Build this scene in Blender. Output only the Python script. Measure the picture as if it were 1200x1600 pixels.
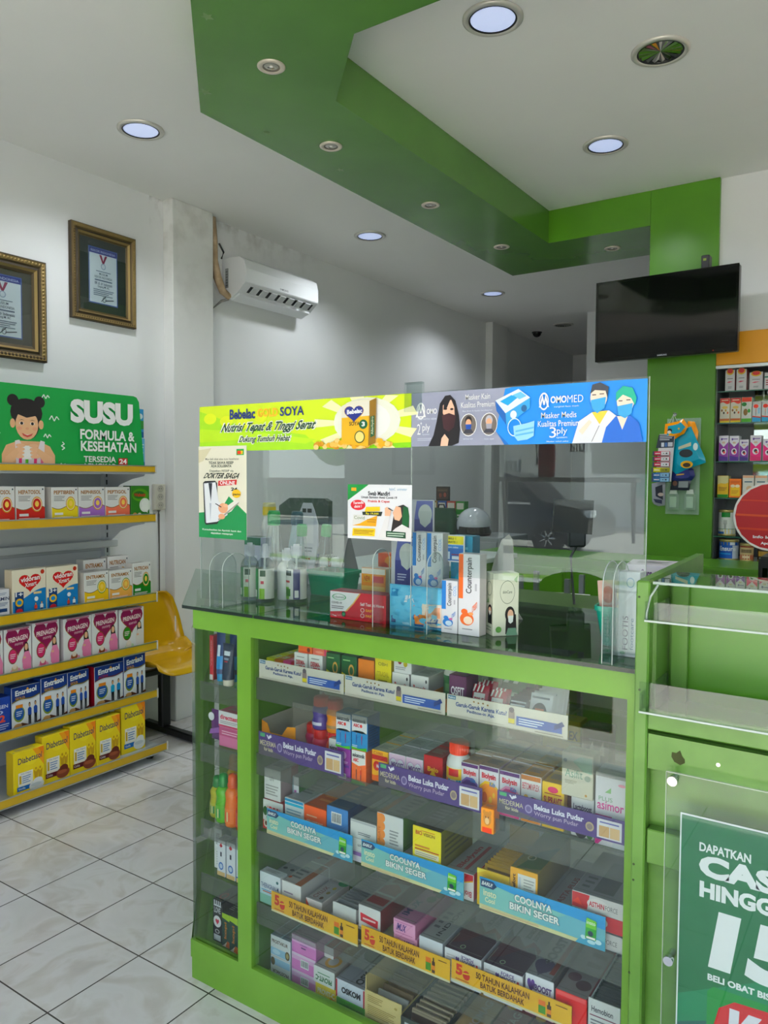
import bpy, math, random
from mathutils import Vector, Matrix
random.seed(7)
scene = bpy.context.scene
for o in list(bpy.data.objects):
    bpy.data.objects.remove(o)

# ------------------------------------------------------------------ camera
cam = bpy.data.cameras.new('camera')
cam_o = bpy.data.objects.new('camera', cam)
scene.collection.objects.link(cam_o)
cam.sensor_fit = 'HORIZONTAL'
cam.sensor_width = 36
cam.lens = 36 * 1203.6 / 1200
cam.clip_start = 0.02
YAW, PITCH, ROLL = 0.59118, 0.045825, -0.0056216
fw = Vector((-math.sin(YAW) * math.cos(PITCH), math.cos(YAW) * math.cos(PITCH), -math.sin(PITCH)))
rx = Vector((math.cos(YAW), math.sin(YAW), 0))
dn = fw.cross(rx)
rx2 = rx * math.cos(ROLL) + dn * math.sin(ROLL)
dn2 = dn * math.cos(ROLL) - rx * math.sin(ROLL)
m3 = Matrix((rx2, -dn2, -fw)).transposed()
cam_o.matrix_world = Matrix.Translation((0, 0, 1.45)) @ m3.to_4x4()
scene.camera = cam_o

# ------------------------------------------------------------------ light, exposure
scene.view_settings.view_transform = 'Standard'
scene.view_settings.look = 'None'
scene.view_settings.gamma = 1
scene.view_settings.use_curve_mapping = False
scene.view_settings.exposure = -0.6
scene.cycles.max_bounces = 12
scene.cycles.diffuse_bounces = 6
scene.cycles.glossy_bounces = 6
scene.cycles.transparent_max_bounces = 32
scene.cycles.transmission_bounces = 6
scene.cycles.sample_clamp_indirect = 6
scene.cycles.caustics_reflective = False
scene.cycles.caustics_refractive = False

world = bpy.data.worlds.new('sky')
scene.world = world
world.use_nodes = True
wn = world.node_tree
wbg = wn.nodes['Background']
tc = wn.nodes.new('ShaderNodeTexCoord')
sp = wn.nodes.new('ShaderNodeSeparateXYZ')
rp = wn.nodes.new('ShaderNodeValToRGB')
rp.color_ramp.elements[0].position = 0.0
rp.color_ramp.elements[0].color = (0.95, 0.97, 1.0, 1)
rp.color_ramp.elements[1].position = 0.7
rp.color_ramp.elements[1].color = (0.50, 0.68, 1.0, 1)
wn.links.new(tc.outputs['Generated'], sp.inputs[0])
wn.links.new(sp.outputs['Z'], rp.inputs[0])
wn.links.new(rp.outputs[0], wbg.inputs[0])
wbg.inputs[1].default_value = 5.5

sun = bpy.data.lights.new('sun', 'SUN')
sun.energy = 46
sun.angle = 0.009
sun.color = (1.0, 0.95, 0.86)
sun_o = bpy.data.objects.new('sun', sun)
scene.collection.objects.link(sun_o)
sun_o.rotation_euler = (math.radians(12), math.radians(22), 0)   # high sun over the street

def portal(name, x0, x1, z0, z1, y):
    l = bpy.data.lights.new(name, 'AREA')
    l.shape = 'RECTANGLE'
    l.size, l.size_y = x1 - x0, z1 - z0
    l.cycles.is_portal = True
    o = bpy.data.objects.new(name, l)
    scene.collection.objects.link(o)
    o.location = ((x0 + x1) / 2, y, (z0 + z1) / 2)
    o.rotation_euler = (math.radians(90), 0, 0)
portal('daylight_portal', -3.45, 2.4, 0.0, 2.62, -0.66)

# ------------------------------------------------------------------ materials
def lin(h):
    h = h.lstrip('#')
    o = []
    for i in (0, 2, 4):
        c = int(h[i:i + 2], 16) / 255
        o.append(c / 12.92 if c <= 0.04045 else ((c + 0.055) / 1.055) ** 2.4)
    return (*o, 1.0)

def ink(h):
    c = lin(h)
    g = 0.2126 * c[0] + 0.7152 * c[1] + 0.0722 * c[2]
    return (*[min(1, max(0.002, 0.93 * (g + (x - g) * 1.22))) for x in c[:3]], 1.0)

MATS = {}
def M(hexc, rough=0.45, metal=0.0, spec=0.5):
    k = (hexc, rough, metal, spec)
    if k in MATS:
        return MATS[k]
    m = bpy.data.materials.new('col_%s_%d' % (hexc, int(rough * 100)))
    m.use_nodes = True
    b = m.node_tree.nodes['Principled BSDF']
    b.inputs['Base Color'].default_value = ink(hexc)
    b.inputs['Roughness'].default_value = rough
    b.inputs['Metallic'].default_value = metal
    b.inputs['Specular IOR Level'].default_value = spec
    MATS[k] = m
    return m

def noise_mat(name, c1, c2, scale=4, rough=0.5, lo=0.4, hi=0.65, detail=5, bump=0.0, spec=0.5):
    m = bpy.data.materials.new(name)
    m.use_nodes = True
    nt = m.node_tree
    b = nt.nodes['Principled BSDF']
    b.inputs['Roughness'].default_value = rough
    b.inputs['Specular IOR Level'].default_value = spec
    t = nt.nodes.new('ShaderNodeTexCoord')
    n = nt.nodes.new('ShaderNodeTexNoise')
    n.inputs['Scale'].default_value = scale
    n.inputs['Detail'].default_value = detail
    r = nt.nodes.new('ShaderNodeValToRGB')
    r.color_ramp.elements[0].position = lo
    r.color_ramp.elements[1].position = hi
    r.color_ramp.elements[0].color = lin(c1)
    r.color_ramp.elements[1].color = lin(c2)
    nt.links.new(t.outputs['Object'], n.inputs['Vector'])
    nt.links.new(n.outputs['Fac'], r.inputs[0])
    nt.links.new(r.outputs[0], b.inputs['Base Color'])
    if bump:
        bp = nt.nodes.new('ShaderNodeBump')
        bp.inputs['Strength'].default_value = bump
        bp.inputs['Distance'].default_value = 0.01
        nt.links.new(n.outputs['Fac'], bp.inputs['Height'])
        nt.links.new(bp.outputs[0], b.inputs['Normal'])
    return m

def glass(name, tint, base=0.04, rough=0.0):
    """clear sheet: transparent plus a Fresnel (Schlick) reflection"""
    m = bpy.data.materials.new(name)
    m.use_nodes = True
    nt = m.node_tree
    nt.nodes.clear()
    out = nt.nodes.new('ShaderNodeOutputMaterial')
    mix = nt.nodes.new('ShaderNodeMixShader')
    tr = nt.nodes.new('ShaderNodeBsdfTransparent')
    tr.inputs[0].default_value = lin(tint)
    gl = nt.nodes.new('ShaderNodeBsdfGlossy')
    gl.inputs['Roughness'].default_value = rough
    geo = nt.nodes.new('ShaderNodeNewGeometry')
    dot = nt.nodes.new('ShaderNodeVectorMath'); dot.operation = 'DOT_PRODUCT'
    ab = nt.nodes.new('ShaderNodeMath'); ab.operation = 'ABSOLUTE'
    sb = nt.nodes.new('ShaderNodeMath'); sb.operation = 'SUBTRACT'; sb.inputs[0].default_value = 1
    pw = nt.nodes.new('ShaderNodeMath'); pw.operation = 'POWER'; pw.inputs[1].default_value = 5
    ma = nt.nodes.new('ShaderNodeMath'); ma.operation = 'MULTIPLY_ADD'
    ma.inputs[1].default_value = 1 - base
    ma.inputs[2].default_value = base
    nt.links.new(geo.outputs['Normal'], dot.inputs[0])
    nt.links.new(geo.outputs['Incoming'], dot.inputs[1])
    nt.links.new(dot.outputs['Value'], ab.inputs[0])
    nt.links.new(ab.outputs[0], sb.inputs[1])
    nt.links.new(sb.outputs[0], pw.inputs[0])
    nt.links.new(pw.outputs[0], ma.inputs[0])
    nt.links.new(ma.outputs[0], mix.inputs[0])
    nt.links.new(tr.outputs[0], mix.inputs[1])
    nt.links.new(gl.outputs[0], mix.inputs[2])
    nt.links.new(mix.outputs[0], out.inputs[0])
    return m

def translucent(name, col, alpha, rough=0.3):
    m = bpy.data.materials.new(name)
    m.use_nodes = True
    b = m.node_tree.nodes['Principled BSDF']
    b.inputs['Base Color'].default_value = lin(col)
    b.inputs['Alpha'].default_value = alpha
    b.inputs['Roughness'].default_value = rough
    return m

def emit(name, col, s):
    m = bpy.data.materials.new(name)
    m.use_nodes = True
    b = m.node_tree.nodes['Principled BSDF']
    b.inputs['Base Color'].default_value = (0.8, 0.8, 0.8, 1)
    b.inputs['Emission Color'].default_value = lin(col)
    b.inputs['Emission Strength'].default_value = s
    return m

G_CLEAR = glass('clear_acrylic', 'F4F8F7', 0.05)
G_POSTER = glass('poster_acrylic', 'F4F8F7', 0.03)
G_PANE = glass('display_glass', 'F7FBF9', 0.045)
G_TOP = glass('counter_glass', 'D9EBE1', 0.05)
G_STORE = glass('storefront_glass', 'F2F7F5', 0.04)
GREEN = noise_mat('lime_green_paint', '64962A', '6EA234', 3.0, 0.3)
GREEN_P = noise_mat('column_green_paint', '4A8218', '528C20', 2.0, 0.3)
GREEN_GL = noise_mat('glossy_green_gypsum', '46762A', '4E8030', 1.5, 0.14)
GREEN_OLD = noise_mat('worn_green_paint', '4C7A26', '5B8A34', 9.0, 0.34, 0.35, 0.6)
YEL = noise_mat('yellow_price_strip', 'C9A012', 'D2AA1E', 6, 0.42)
STEEL = M('B9BEC0', 0.38, 0.15)
ALU = M('C9CCCC', 0.3, 0.85)
CHROME = M('D8D8D8', 0.12, 1.0)
BLACK = M('111214', 0.35)
BLACKG = M('050506', 0.06)

# ------------------------------------------------------------------ mesh builder
LINKED = scene.collection.objects
class MB:
    def __init__(self):
        self.v, self.f, self.mi, self.sm, self.mats = [], [], [], [], []
    def mat(self, m):
        if m not in self.mats:
            self.mats.append(m)
        return self.mats.index(m)
    def face(self, pts, m, smooth=False):
        n = len(self.v)
        self.v.extend([tuple(p) for p in pts])
        self.f.append(tuple(range(n, n + len(pts))))
        self.mi.append(self.mat(m)); self.sm.append(smooth)
    def add(self, verts, faces, m, smooth=False):
        n = len(self.v); k = self.mat(m)
        self.v.extend([tuple(p) for p in verts])
        for f in faces:
            self.f.append(tuple(i + n for i in f)); self.mi.append(k); self.sm.append(smooth)
    def box(self, x0, x1, y0, y1, z0, z1, m, c=0.0, mats=None):
        """chamfered box; mats may give (front -Y, side, top) materials"""
        x0, x1 = min(x0, x1), max(x0, x1); y0, y1 = min(y0, y1), max(y0, y1); z0, z1 = min(z0, z1), max(z0, z1)
        c = min(c, (x1 - x0) / 3, (y1 - y0) / 3, (z1 - z0) / 3)
        mf, ms, mt = mats if mats else (m, m, m)
        if c <= 0:
            V = [(x, y, z) for z in (z0, z1) for y in (y0, y1) for x in (x0, x1)]
            n = len(self.v); self.v.extend(V)
            for f, mm in (((0, 1, 5, 4), mf), ((3, 2, 6, 7), ms), ((1, 3, 7, 5), ms), ((2, 0, 4, 6), ms), ((4, 5, 7, 6), mt), ((2, 3, 1, 0), ms)):
                self.f.append(tuple(i + n for i in f)); self.mi.append(self.mat(mm)); self.sm.append(False)
            return
        n = len(self.v); idx = {}
        for ix, X in ((0, x0), (1, x1)):
            for iy, Y in ((0, y0), (1, y1)):
                for iz, Z in ((0, z0), (1, z1)):
                    sx, sy, sz = (c if ix == 0 else -c), (c if iy == 0 else -c), (c if iz == 0 else -c)
                    for a, p in (('x', (X, Y + sy, Z + sz)), ('y', (X + sx, Y, Z + sz)), ('z', (X + sx, Y + sy, Z))):
                        idx[(ix, iy, iz, a)] = len(self.v); self.v.append(p)
        def F(ks, mm):
            self.f.append(tuple(idx[k] for k in ks)); self.mi.append(self.mat(mm)); self.sm.append(False)
        F([(0,0,0,'y'), (1,0,0,'y'), (1,0,1,'y'), (0,0,1,'y')], mf)
        F([(1,1,0,'y'), (0,1,0,'y'), (0,1,1,'y'), (1,1,1,'y')], ms)
        F([(1,0,0,'x'), (1,1,0,'x'), (1,1,1,'x'), (1,0,1,'x')], ms)
        F([(0,1,0,'x'), (0,0,0,'x'), (0,0,1,'x'), (0,1,1,'x')], ms)
        F([(0,0,1,'z'), (1,0,1,'z'), (1,1,1,'z'), (0,1,1,'z')], mt)
        F([(0,1,0,'z'), (1,1,0,'z'), (1,0,0,'z'), (0,0,0,'z')], ms)
        for iy in (0, 1):
            for iz in (0, 1):
                mm = mf if iy == 0 else ms
                q = [(0,iy,iz,'y'), (1,iy,iz,'y'), (1,iy,iz,'z'), (0,iy,iz,'z')]
                F(q if (iy == 0) == (iz == 1) else q[::-1], mm)
        for ix in (0, 1):
            for iz in (0, 1):
                q = [(ix,0,iz,'x'), (ix,1,iz,'x'), (ix,1,iz,'z'), (ix,0,iz,'z')]
                F(q if (ix == 1) == (iz == 1) else q[::-1], ms)
        for ix in (0, 1):
            for iy in (0, 1):
                q = [(ix,iy,0,'y'), (ix,iy,0,'x'), (ix,iy,1,'x'), (ix,iy,1,'y')]
                F(q if (ix == 1) == (iy == 0) else q[::-1], mf if iy == 0 else ms)
        for ix in (0, 1):
            for iy in (0, 1):
                for iz in (0, 1):
                    q = [(ix,iy,iz,'x'), (ix,iy,iz,'y'), (ix,iy,iz,'z')]
                    F(q if (ix + iy + iz) % 2 == 1 else q[::-1], ms)
    def prism(self, poly, axis, a0, a1, m, caps=True, smooth=False, capm=None):
        """extrude a 2D polygon along an axis: x -> poly is (y,z); y -> (x,z); z -> (x,y)"""
        def P(p, a):
            return (a, p[0], p[1]) if axis == 'x' else (p[0], a, p[1]) if axis == 'y' else (p[0], p[1], a)
        n = len(poly)
        V = [P(p, a0) for p in poly] + [P(p, a1) for p in poly]
        self.add(V, [(i, (i + 1) % n, n + (i + 1) % n, n + i) for i in range(n)], m, smooth)
        if caps:
            self.face([P(p, a0) for p in poly][::-1], capm or m)
            self.face([P(p, a1) for p in poly], capm or m)
    def lathe(self, prof, c, m, n=24, smooth=True, axis='z', caps=True):
        """prof = [(r, h)], turned about an axis through c"""
        V = []
        for r, h in prof:
            for i in range(n):
                a = 2 * math.pi * i / n
                p = (r * math.cos(a), r * math.sin(a), h)
                if axis == 'x': p = (p[2], p[0], p[1])
                elif axis == 'y': p = (p[1], p[2], p[0])
                V.append((c[0] + p[0], c[1] + p[1], c[2] + p[2]))
        F = []
        for j in range(len(prof) - 1):
            for i in range(n):
                F.append((j * n + i, j * n + (i + 1) % n, (j + 1) * n + (i + 1) % n, (j + 1) * n + i))
        self.add(V, F, m, smooth)
        if caps:
            if prof[0][0] > 1e-5: self.face(V[:n][::-1], m)
            if prof[-1][0] > 1e-5: self.face(V[-n:], m)
    def tube(self, pts, r, m, n=8):
        pts = [Vector(p) for p in pts]
        rings = []
        for i, p in enumerate(pts):
            d = (pts[min(i + 1, len(pts) - 1)] - pts[max(i - 1, 0)]).normalized()
            a = d.cross(Vector((0, 0, 1)))
            if a.length < 1e-3: a = d.cross(Vector((1, 0, 0)))
            a.normalize(); b = d.cross(a)
            rr = r[i] if isinstance(r, (list, tuple)) else r
            rings.append([p + a * rr * math.cos(2 * math.pi * k / n) + b * rr * math.sin(2 * math.pi * k / n) for k in range(n)])
        V = [q for g in rings for q in g]
        F = [(j * n + i, j * n + (i + 1) % n, (j + 1) * n + (i + 1) % n, (j + 1) * n + i) for j in range(len(pts) - 1) for i in range(n)]
        self.add(V, F, m, True)
        self.face(rings[0][::-1], m); self.face(rings[-1], m)
    def grid(self, fn, nu, nv, m, smooth=True):
        V = [fn(i / nu, j / nv) for j in range(nv + 1) for i in range(nu + 1)]
        F = [(j * (nu + 1) + i, j * (nu + 1) + i + 1, (j + 1) * (nu + 1) + i + 1, (j + 1) * (nu + 1) + i) for j in range(nv) for i in range(nu)]
        self.add(V, F, m, smooth)
    def build(self, name, parent=None, loc=(0, 0, 0), rot=(0, 0, 0)):
        me = bpy.data.meshes.new(name)
        me.from_pydata(self.v, [], self.f)
        for m in self.mats:
            me.materials.append(m)
        me.polygons.foreach_set('material_index', self.mi)
        me.polygons.foreach_set('use_smooth', self.sm)
        me.update()
        o = bpy.data.objects.new(name, me)
        LINKED.link(o)
        o.location = loc; o.rotation_euler = rot
        if parent: o.parent = parent
        return o

def tag(o, label, cat, group=None, kind=None):
    o['label'] = label; o['category'] = cat
    if group: o['group'] = group
    if kind: o['kind'] = kind
    return o
def thing(name, label, cat, loc=(0, 0, 0), rotz=0, group=None):
    o = bpy.data.objects.new(name, None)
    LINKED.link(o)
    o.location = loc; o.rotation_euler = (0, 0, rotz)
    return tag(o, label, cat, group)
def struct(name, mb, label=None):
    o = mb.build(name)
    o['kind'] = 'structure'
    if label: o['label'] = label
    return o
def dup(o, loc, label, rotz=None):
    def cp(s, par):
        c = s.copy(); LINKED.link(c)
        if par: c.parent = par
        for ch in s.children: cp(ch, c)
        return c
    c = cp(o, None)
    c.location = loc; c['label'] = label
    if rotz is not None: c.rotation_euler = (0, 0, rotz)
    return c

# ------------------------------------------------------------------ printed artwork
TXT = {}
def text_mesh(s, bold):
    k = (s, bold)
    if k not in TXT:
        c = bpy.data.curves.new('print', 'FONT')
        c.body = s; c.offset = bold; c.resolution_u = 3; c.fill_mode = 'FRONT'
        o = bpy.data.objects.new('print', c)
        me = o.to_mesh()
        V = [(v.co.x, v.co.y) for v in me.vertices]
        F = [tuple(p.vertices) for p in me.polygons]
        o.to_mesh_clear()
        bpy.data.objects.remove(o); bpy.data.curves.remove(c)
        x0 = min(v[0] for v in V); x1 = max(v[0] for v in V); y0 = min(v[1] for v in V); y1 = max(v[1] for v in V)
        TXT[k] = ([((x - x0) / (x1 - x0), (y - y0) / (y1 - y0)) for x, y in V], F)
    return TXT[k]

def circ(cu, cv, ru, rv, n=20, a0=0, a1=360):
    return [(cu + ru * math.cos(math.radians(a0 + (a1 - a0) * i / n)), cv + rv * math.sin(math.radians(a0 + (a1 - a0) * i / n))) for i in range(n + (0 if a1 - a0 == 360 else 1))]

def art(mb, O, U, V, N, W, H, items, rough=0.45, step=0.00013):
    O, U, V, N = Vector(O), Vector(U), Vector(V), Vector(N)
    k = 0
    def P(u, v): return O + U * (u * W) + V * (v * H) + N * (step * k)
    def poly(pts, c): mb.face([P(*p) for p in pts], M(c, rough))
    for it in items:
        k += 1
        t = it[0]
        if t == 'r':
            _, a, b, c, d, col = it; poly([(a, b), (c, b), (c, d), (a, d)], col)
        elif t == 'e':
            poly(circ(*it[1:5]), it[5])
        elif t == 'o':
            _, cu, cv, ru, rv, col, th = it
            A = circ(cu, cv, ru, rv); B_ = circ(cu, cv, ru * (1 - th), rv * (1 - th)); n = len(A)
            for i in range(n):
                j = (i + 1) % n; poly([A[i], A[j], B_[j], B_[i]], col)
        elif t == 'p':
            poly(it[1], it[2])
        elif t == 'w':      # wave filled to the bottom
            _, vl, vr, amp, col = it
            poly([(0, 0), (1, 0)] + [(1 - i / 12, vr + (vl - vr) * i / 12 + amp * math.sin(i / 12 * 2 * math.pi)) for i in range(13)], col)
        elif t == 'W':      # wave filled to the top
            _, vl, vr, amp, col = it
            poly([(i / 12, vl + (vr - vl) * i / 12 + amp * math.sin(i / 12 * 2 * math.pi)) for i in range(13)] + [(1, 1), (0, 1)], col)
        elif t == 'h':      # heart / shield
            _, cu, cv, ru, rv, col = it
            pts = []
            for i in range(28):
                a = 2 * math.pi * i / 28
                pts.append((cu + ru * math.sin(a) ** 3, cv + rv * (13 * math.cos(a) - 5 * math.cos(2 * a) - 2 * math.cos(3 * a) - math.cos(4 * a)) / 16))
            poly(pts, col)
        elif t == 'l':      # illegible small print
            _, a, b, c, d, n, col = it
            for i in range(n):
                y = d - (d - b) * (i + 0.5) / n; hh = (d - b) / n * 0.22
                e = c - (c - a) * (0.25 if i % 3 == 2 else 0.06 * (i % 2))
                poly([(a, y - hh), (e, y - hh), (e, y + hh), (a, y + hh)], col)
        elif t == 'b':      # bar code
            _, a, b, c, d = it
            poly([(a, b), (c, b), (c, d), (a, d)], 'F2F2F0'); k += 1
            x = a + (c - a) * 0.08; i = 0
            while x < c - (c - a) * 0.1:
                wd = (c - a) * (0.03, 0.055, 0.025, 0.07)[i % 4]
                poly([(x, b + (d - b) * .15), (x + wd, b + (d - b) * .15), (x + wd, d - (d - b) * .1), (x, d - (d - b) * .1)], '222222')
                x += wd + (c - a) * (0.04, 0.06, 0.03)[i % 3]; i += 1
        elif t == 't':
            _, s, a, b, c, d, col = it[:7]
            op = it[7] if len(it) > 7 else {}
            V2, F = text_mesh(s, op.get('b', 0.004))
            rot = op.get('rot', 0); sh = op.get('s', 0)
            vv = []
            for x, y in V2:
                x = (x + sh * y) / (1 + abs(sh))
                if rot == 0: u, v = a + x * (c - a), b + y * (d - b)
                elif rot == 90: u, v = c - y * (c - a), b + x * (d - b)
                elif rot == 180: u, v = c - x * (c - a), d - y * (d - b)
                else: u, v = a + y * (c - a), d - x * (d - b)
                if 'sk' in op: v += op['sk'] * (u - a)
                vv.append(P(u, v))
            mb.add(vv, F, M(col, rough))
    return k

def label_face(mb, face, x0, x1, y0, y1, z0, z1, items, c=0.001, rough=0.45):
    e = 0.0002
    if face == 'f': art(mb, (x0 + c, y0 - e, z0 + c), (1, 0, 0), (0, 0, 1), (0, -1, 0), x1 - x0 - 2 * c, z1 - z0 - 2 * c, items, rough)
    elif face == 't': art(mb, (x0 + c, y0 + c, z1 + e), (1, 0, 0), (0, 1, 0), (0, 0, 1), x1 - x0 - 2 * c, y1 - y0 - 2 * c, items, rough)
    elif face == 'r': art(mb, (x1 + e, y0 + c, z0 + c), (0, 1, 0), (0, 0, 1), (1, 0, 0), y1 - y0 - 2 * c, z1 - z0 - 2 * c, items, rough)
    elif face == 'l': art(mb, (x0 - e, y1 - c, z0 + c), (0, -1, 0), (0, 0, 1), (-1, 0, 0), y1 - y0 - 2 * c, z1 - z0 - 2 * c, items, rough)

ORD = ['', 'second', 'third', 'fourth', 'fifth']
def carton(name, label, cat, x0, x1, z0, h, d, cols, f=(), t=(), r=(), l=(), y=1.54, rot=0, group=None, deep=1, rough=0.42, gap=0.003):
    """a folding carton: chamfered box with printed faces and a tuck-flap seam; front faces -Y before rot"""
    w = x1 - x0
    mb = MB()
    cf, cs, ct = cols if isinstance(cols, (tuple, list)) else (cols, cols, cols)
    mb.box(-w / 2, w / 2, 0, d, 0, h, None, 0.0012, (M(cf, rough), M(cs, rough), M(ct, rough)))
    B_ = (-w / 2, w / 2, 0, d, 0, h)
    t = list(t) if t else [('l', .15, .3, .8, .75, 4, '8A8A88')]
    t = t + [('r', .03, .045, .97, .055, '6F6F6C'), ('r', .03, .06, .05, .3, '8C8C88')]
    for k_, it in (('f', f), ('t', t), ('r', r), ('l', l)):
        if it: label_face(mb, k_, *B_, it, 0.0012, rough)
    o = mb.build(name, None, ((x0 + x1) / 2, y, z0), (0, 0, rot))
    tag(o, label, cat, group or ('cartons of one kind, row behind ' + name.replace('_', ' ') if deep > 1 else None))
    for i in range(1, deep):
        dup(o, (o.location.x, y + i * (d + gap), z0), '%s carton back behind the %s' % (ORD[i], label.split(',')[0]))
    return o

def carton_left(name, label, cat, y0, y1, z0, h, d, cols, f=(), t=(), l=(), xf=-3.205, rot=0, group=None):
    """carton on the left wall shelf: front faces +X"""
    o = carton(name, label, cat, 0, y1 - y0, z0, h, d, cols, f=f, t=t, l=l, rot=math.pi / 2 + rot, group=group)
    o.location = (xf, (y0 + y1) / 2, z0)
    return o

def figure(u, v, s, hair, skin, top, leg, asp=1.0):
    """small printed person, s = height in v, asp = H/W of the face"""
    x = s * asp
    return [('e', u, v + s * .88, x * .085, s * .10, hair), ('e', u, v + s * .86, x * .06, s * .075, skin),
            ('p', [(u - x * .15, v + s * .42), (u + x * .15, v + s * .42), (u + x * .16, v + s * .70), (u + x * .06, v + s * .77), (u - x * .06, v + s * .77), (u - x * .16, v + s * .70)], top),
            ('p', [(u - x * .11, v), (u - x * .02, v), (u, v + s * .35), (u + x * .02, v), (u + x * .11, v), (u + x * .12, v + s * .44), (u - x * .12, v + s * .44)], leg)]

# ================================================================== THE SETTING
ZC = 3.04
def wall_mat(name, base, base2, stain, zlo, ylo=None, yhi=None, amt=0.5):
    m = bpy.data.materials.new(name)
    m.use_nodes = True
    nt = m.node_tree; N_ = nt.nodes; L_ = nt.links
    b = N_['Principled BSDF']; b.inputs['Roughness'].default_value = 0.7
    b.inputs['Specular IOR Level'].default_value = 0.25
    t = N_.new('ShaderNodeTexCoord')
    n1 = N_.new('ShaderNodeTexNoise'); n1.inputs['Scale'].default_value = 1.3; n1.inputs['Detail'].default_value = 4
    n2 = N_.new('ShaderNodeTexNoise'); n2.inputs['Scale'].default_value = 9; n2.inputs['Detail'].default_value = 8
    L_.new(t.outputs['Object'], n1.inputs['Vector']); L_.new(t.outputs['Object'], n2.inputs['Vector'])
    r1 = N_.new('ShaderNodeValToRGB'); r1.color_ramp.elements[0].color = lin(base); r1.color_ramp.elements[1].color = lin(base2)
    r1.color_ramp.elements[0].position = .35; r1.color_ramp.elements[1].position = .65
    L_.new(n1.outputs['Fac'], r1.inputs[0])
    s = N_.new('ShaderNodeSeparateXYZ'); L_.new(t.outputs['Object'], s.inputs[0])
    mz = N_.new('ShaderNodeMapRange'); mz.inputs['From Min'].default_value = zlo; mz.inputs['From Max'].default_value = ZC
    L_.new(s.outputs['Z'], mz.inputs['Value'])
    fac = mz.outputs[0]
    if ylo is not None:
        my = N_.new('ShaderNodeMapRange'); my.inputs['From Min'].default_value = ylo; my.inputs['From Max'].default_value = yhi
        my.inputs['To Min'].default_value = 1; my.inputs['To Max'].default_value = 0
        m0 = N_.new('ShaderNodeMath'); m0.operation = 'GREATER_THAN'; m0.inputs[1].default_value = 2.95; L_.new(s.outputs['Y'], m0.inputs[0])
        L_.new(s.outputs['Y'], my.inputs['Value'])
        mm = N_.new('ShaderNodeMath'); mm.operation = 'MULTIPLY'
        L_.new(fac, mm.inputs[0]); L_.new(my.outputs[0], mm.inputs[1])
        mk = N_.new('ShaderNodeMath'); mk.operation = 'MULTIPLY'; L_.new(mm.outputs[0], mk.inputs[0]); L_.new(m0.outputs[0], mk.inputs[1]); fac = mk.outputs[0]
    r2 = N_.new('ShaderNodeValToRGB'); r2.color_ramp.elements[0].position = .45; r2.color_ramp.elements[1].position = .72
    L_.new(n2.outputs['Fac'], r2.inputs[0])
    m2 = N_.new('ShaderNodeMath'); m2.operation = 'MULTIPLY'; L_.new(r2.outputs[0], m2.inputs[0]); L_.new(fac, m2.inputs[1])
    m3_ = N_.new('ShaderNodeMath'); m3_.operation = 'MULTIPLY'; m3_.inputs[1].default_value = amt; L_.new(m2.outputs[0], m3_.inputs[0])
    mx = N_.new('ShaderNodeMixRGB'); mx.inputs[2].default_value = lin(stain)
    L_.new(m3_.outputs[0], mx.inputs[0]); L_.new(r1.outputs[0], mx.inputs[1]); L_.new(mx.outputs[0], b.inputs['Base Color'])
    return m
WALL_L = wall_mat('white_wall_with_damp', 'DFE1E2', 'E6E7E7', '6E6A5C', 2.86, 3.25, 4.6, 0.9)

WALL_P = wall_mat('white_pillar_with_damp', 'DCDEDD', 'E2E2E0', '7A7768', 2.2, 2.0, 5.0, 0.55)
WALL = noise_mat('white_wall', 'E0E1E2', 'E6E6E6', 1.5, 0.7, spec=0.25)
CEIL = noise_mat('white_ceiling', 'ECEBE8', 'F0EFEC', 1.2, 0.75, spec=0.2)

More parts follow.
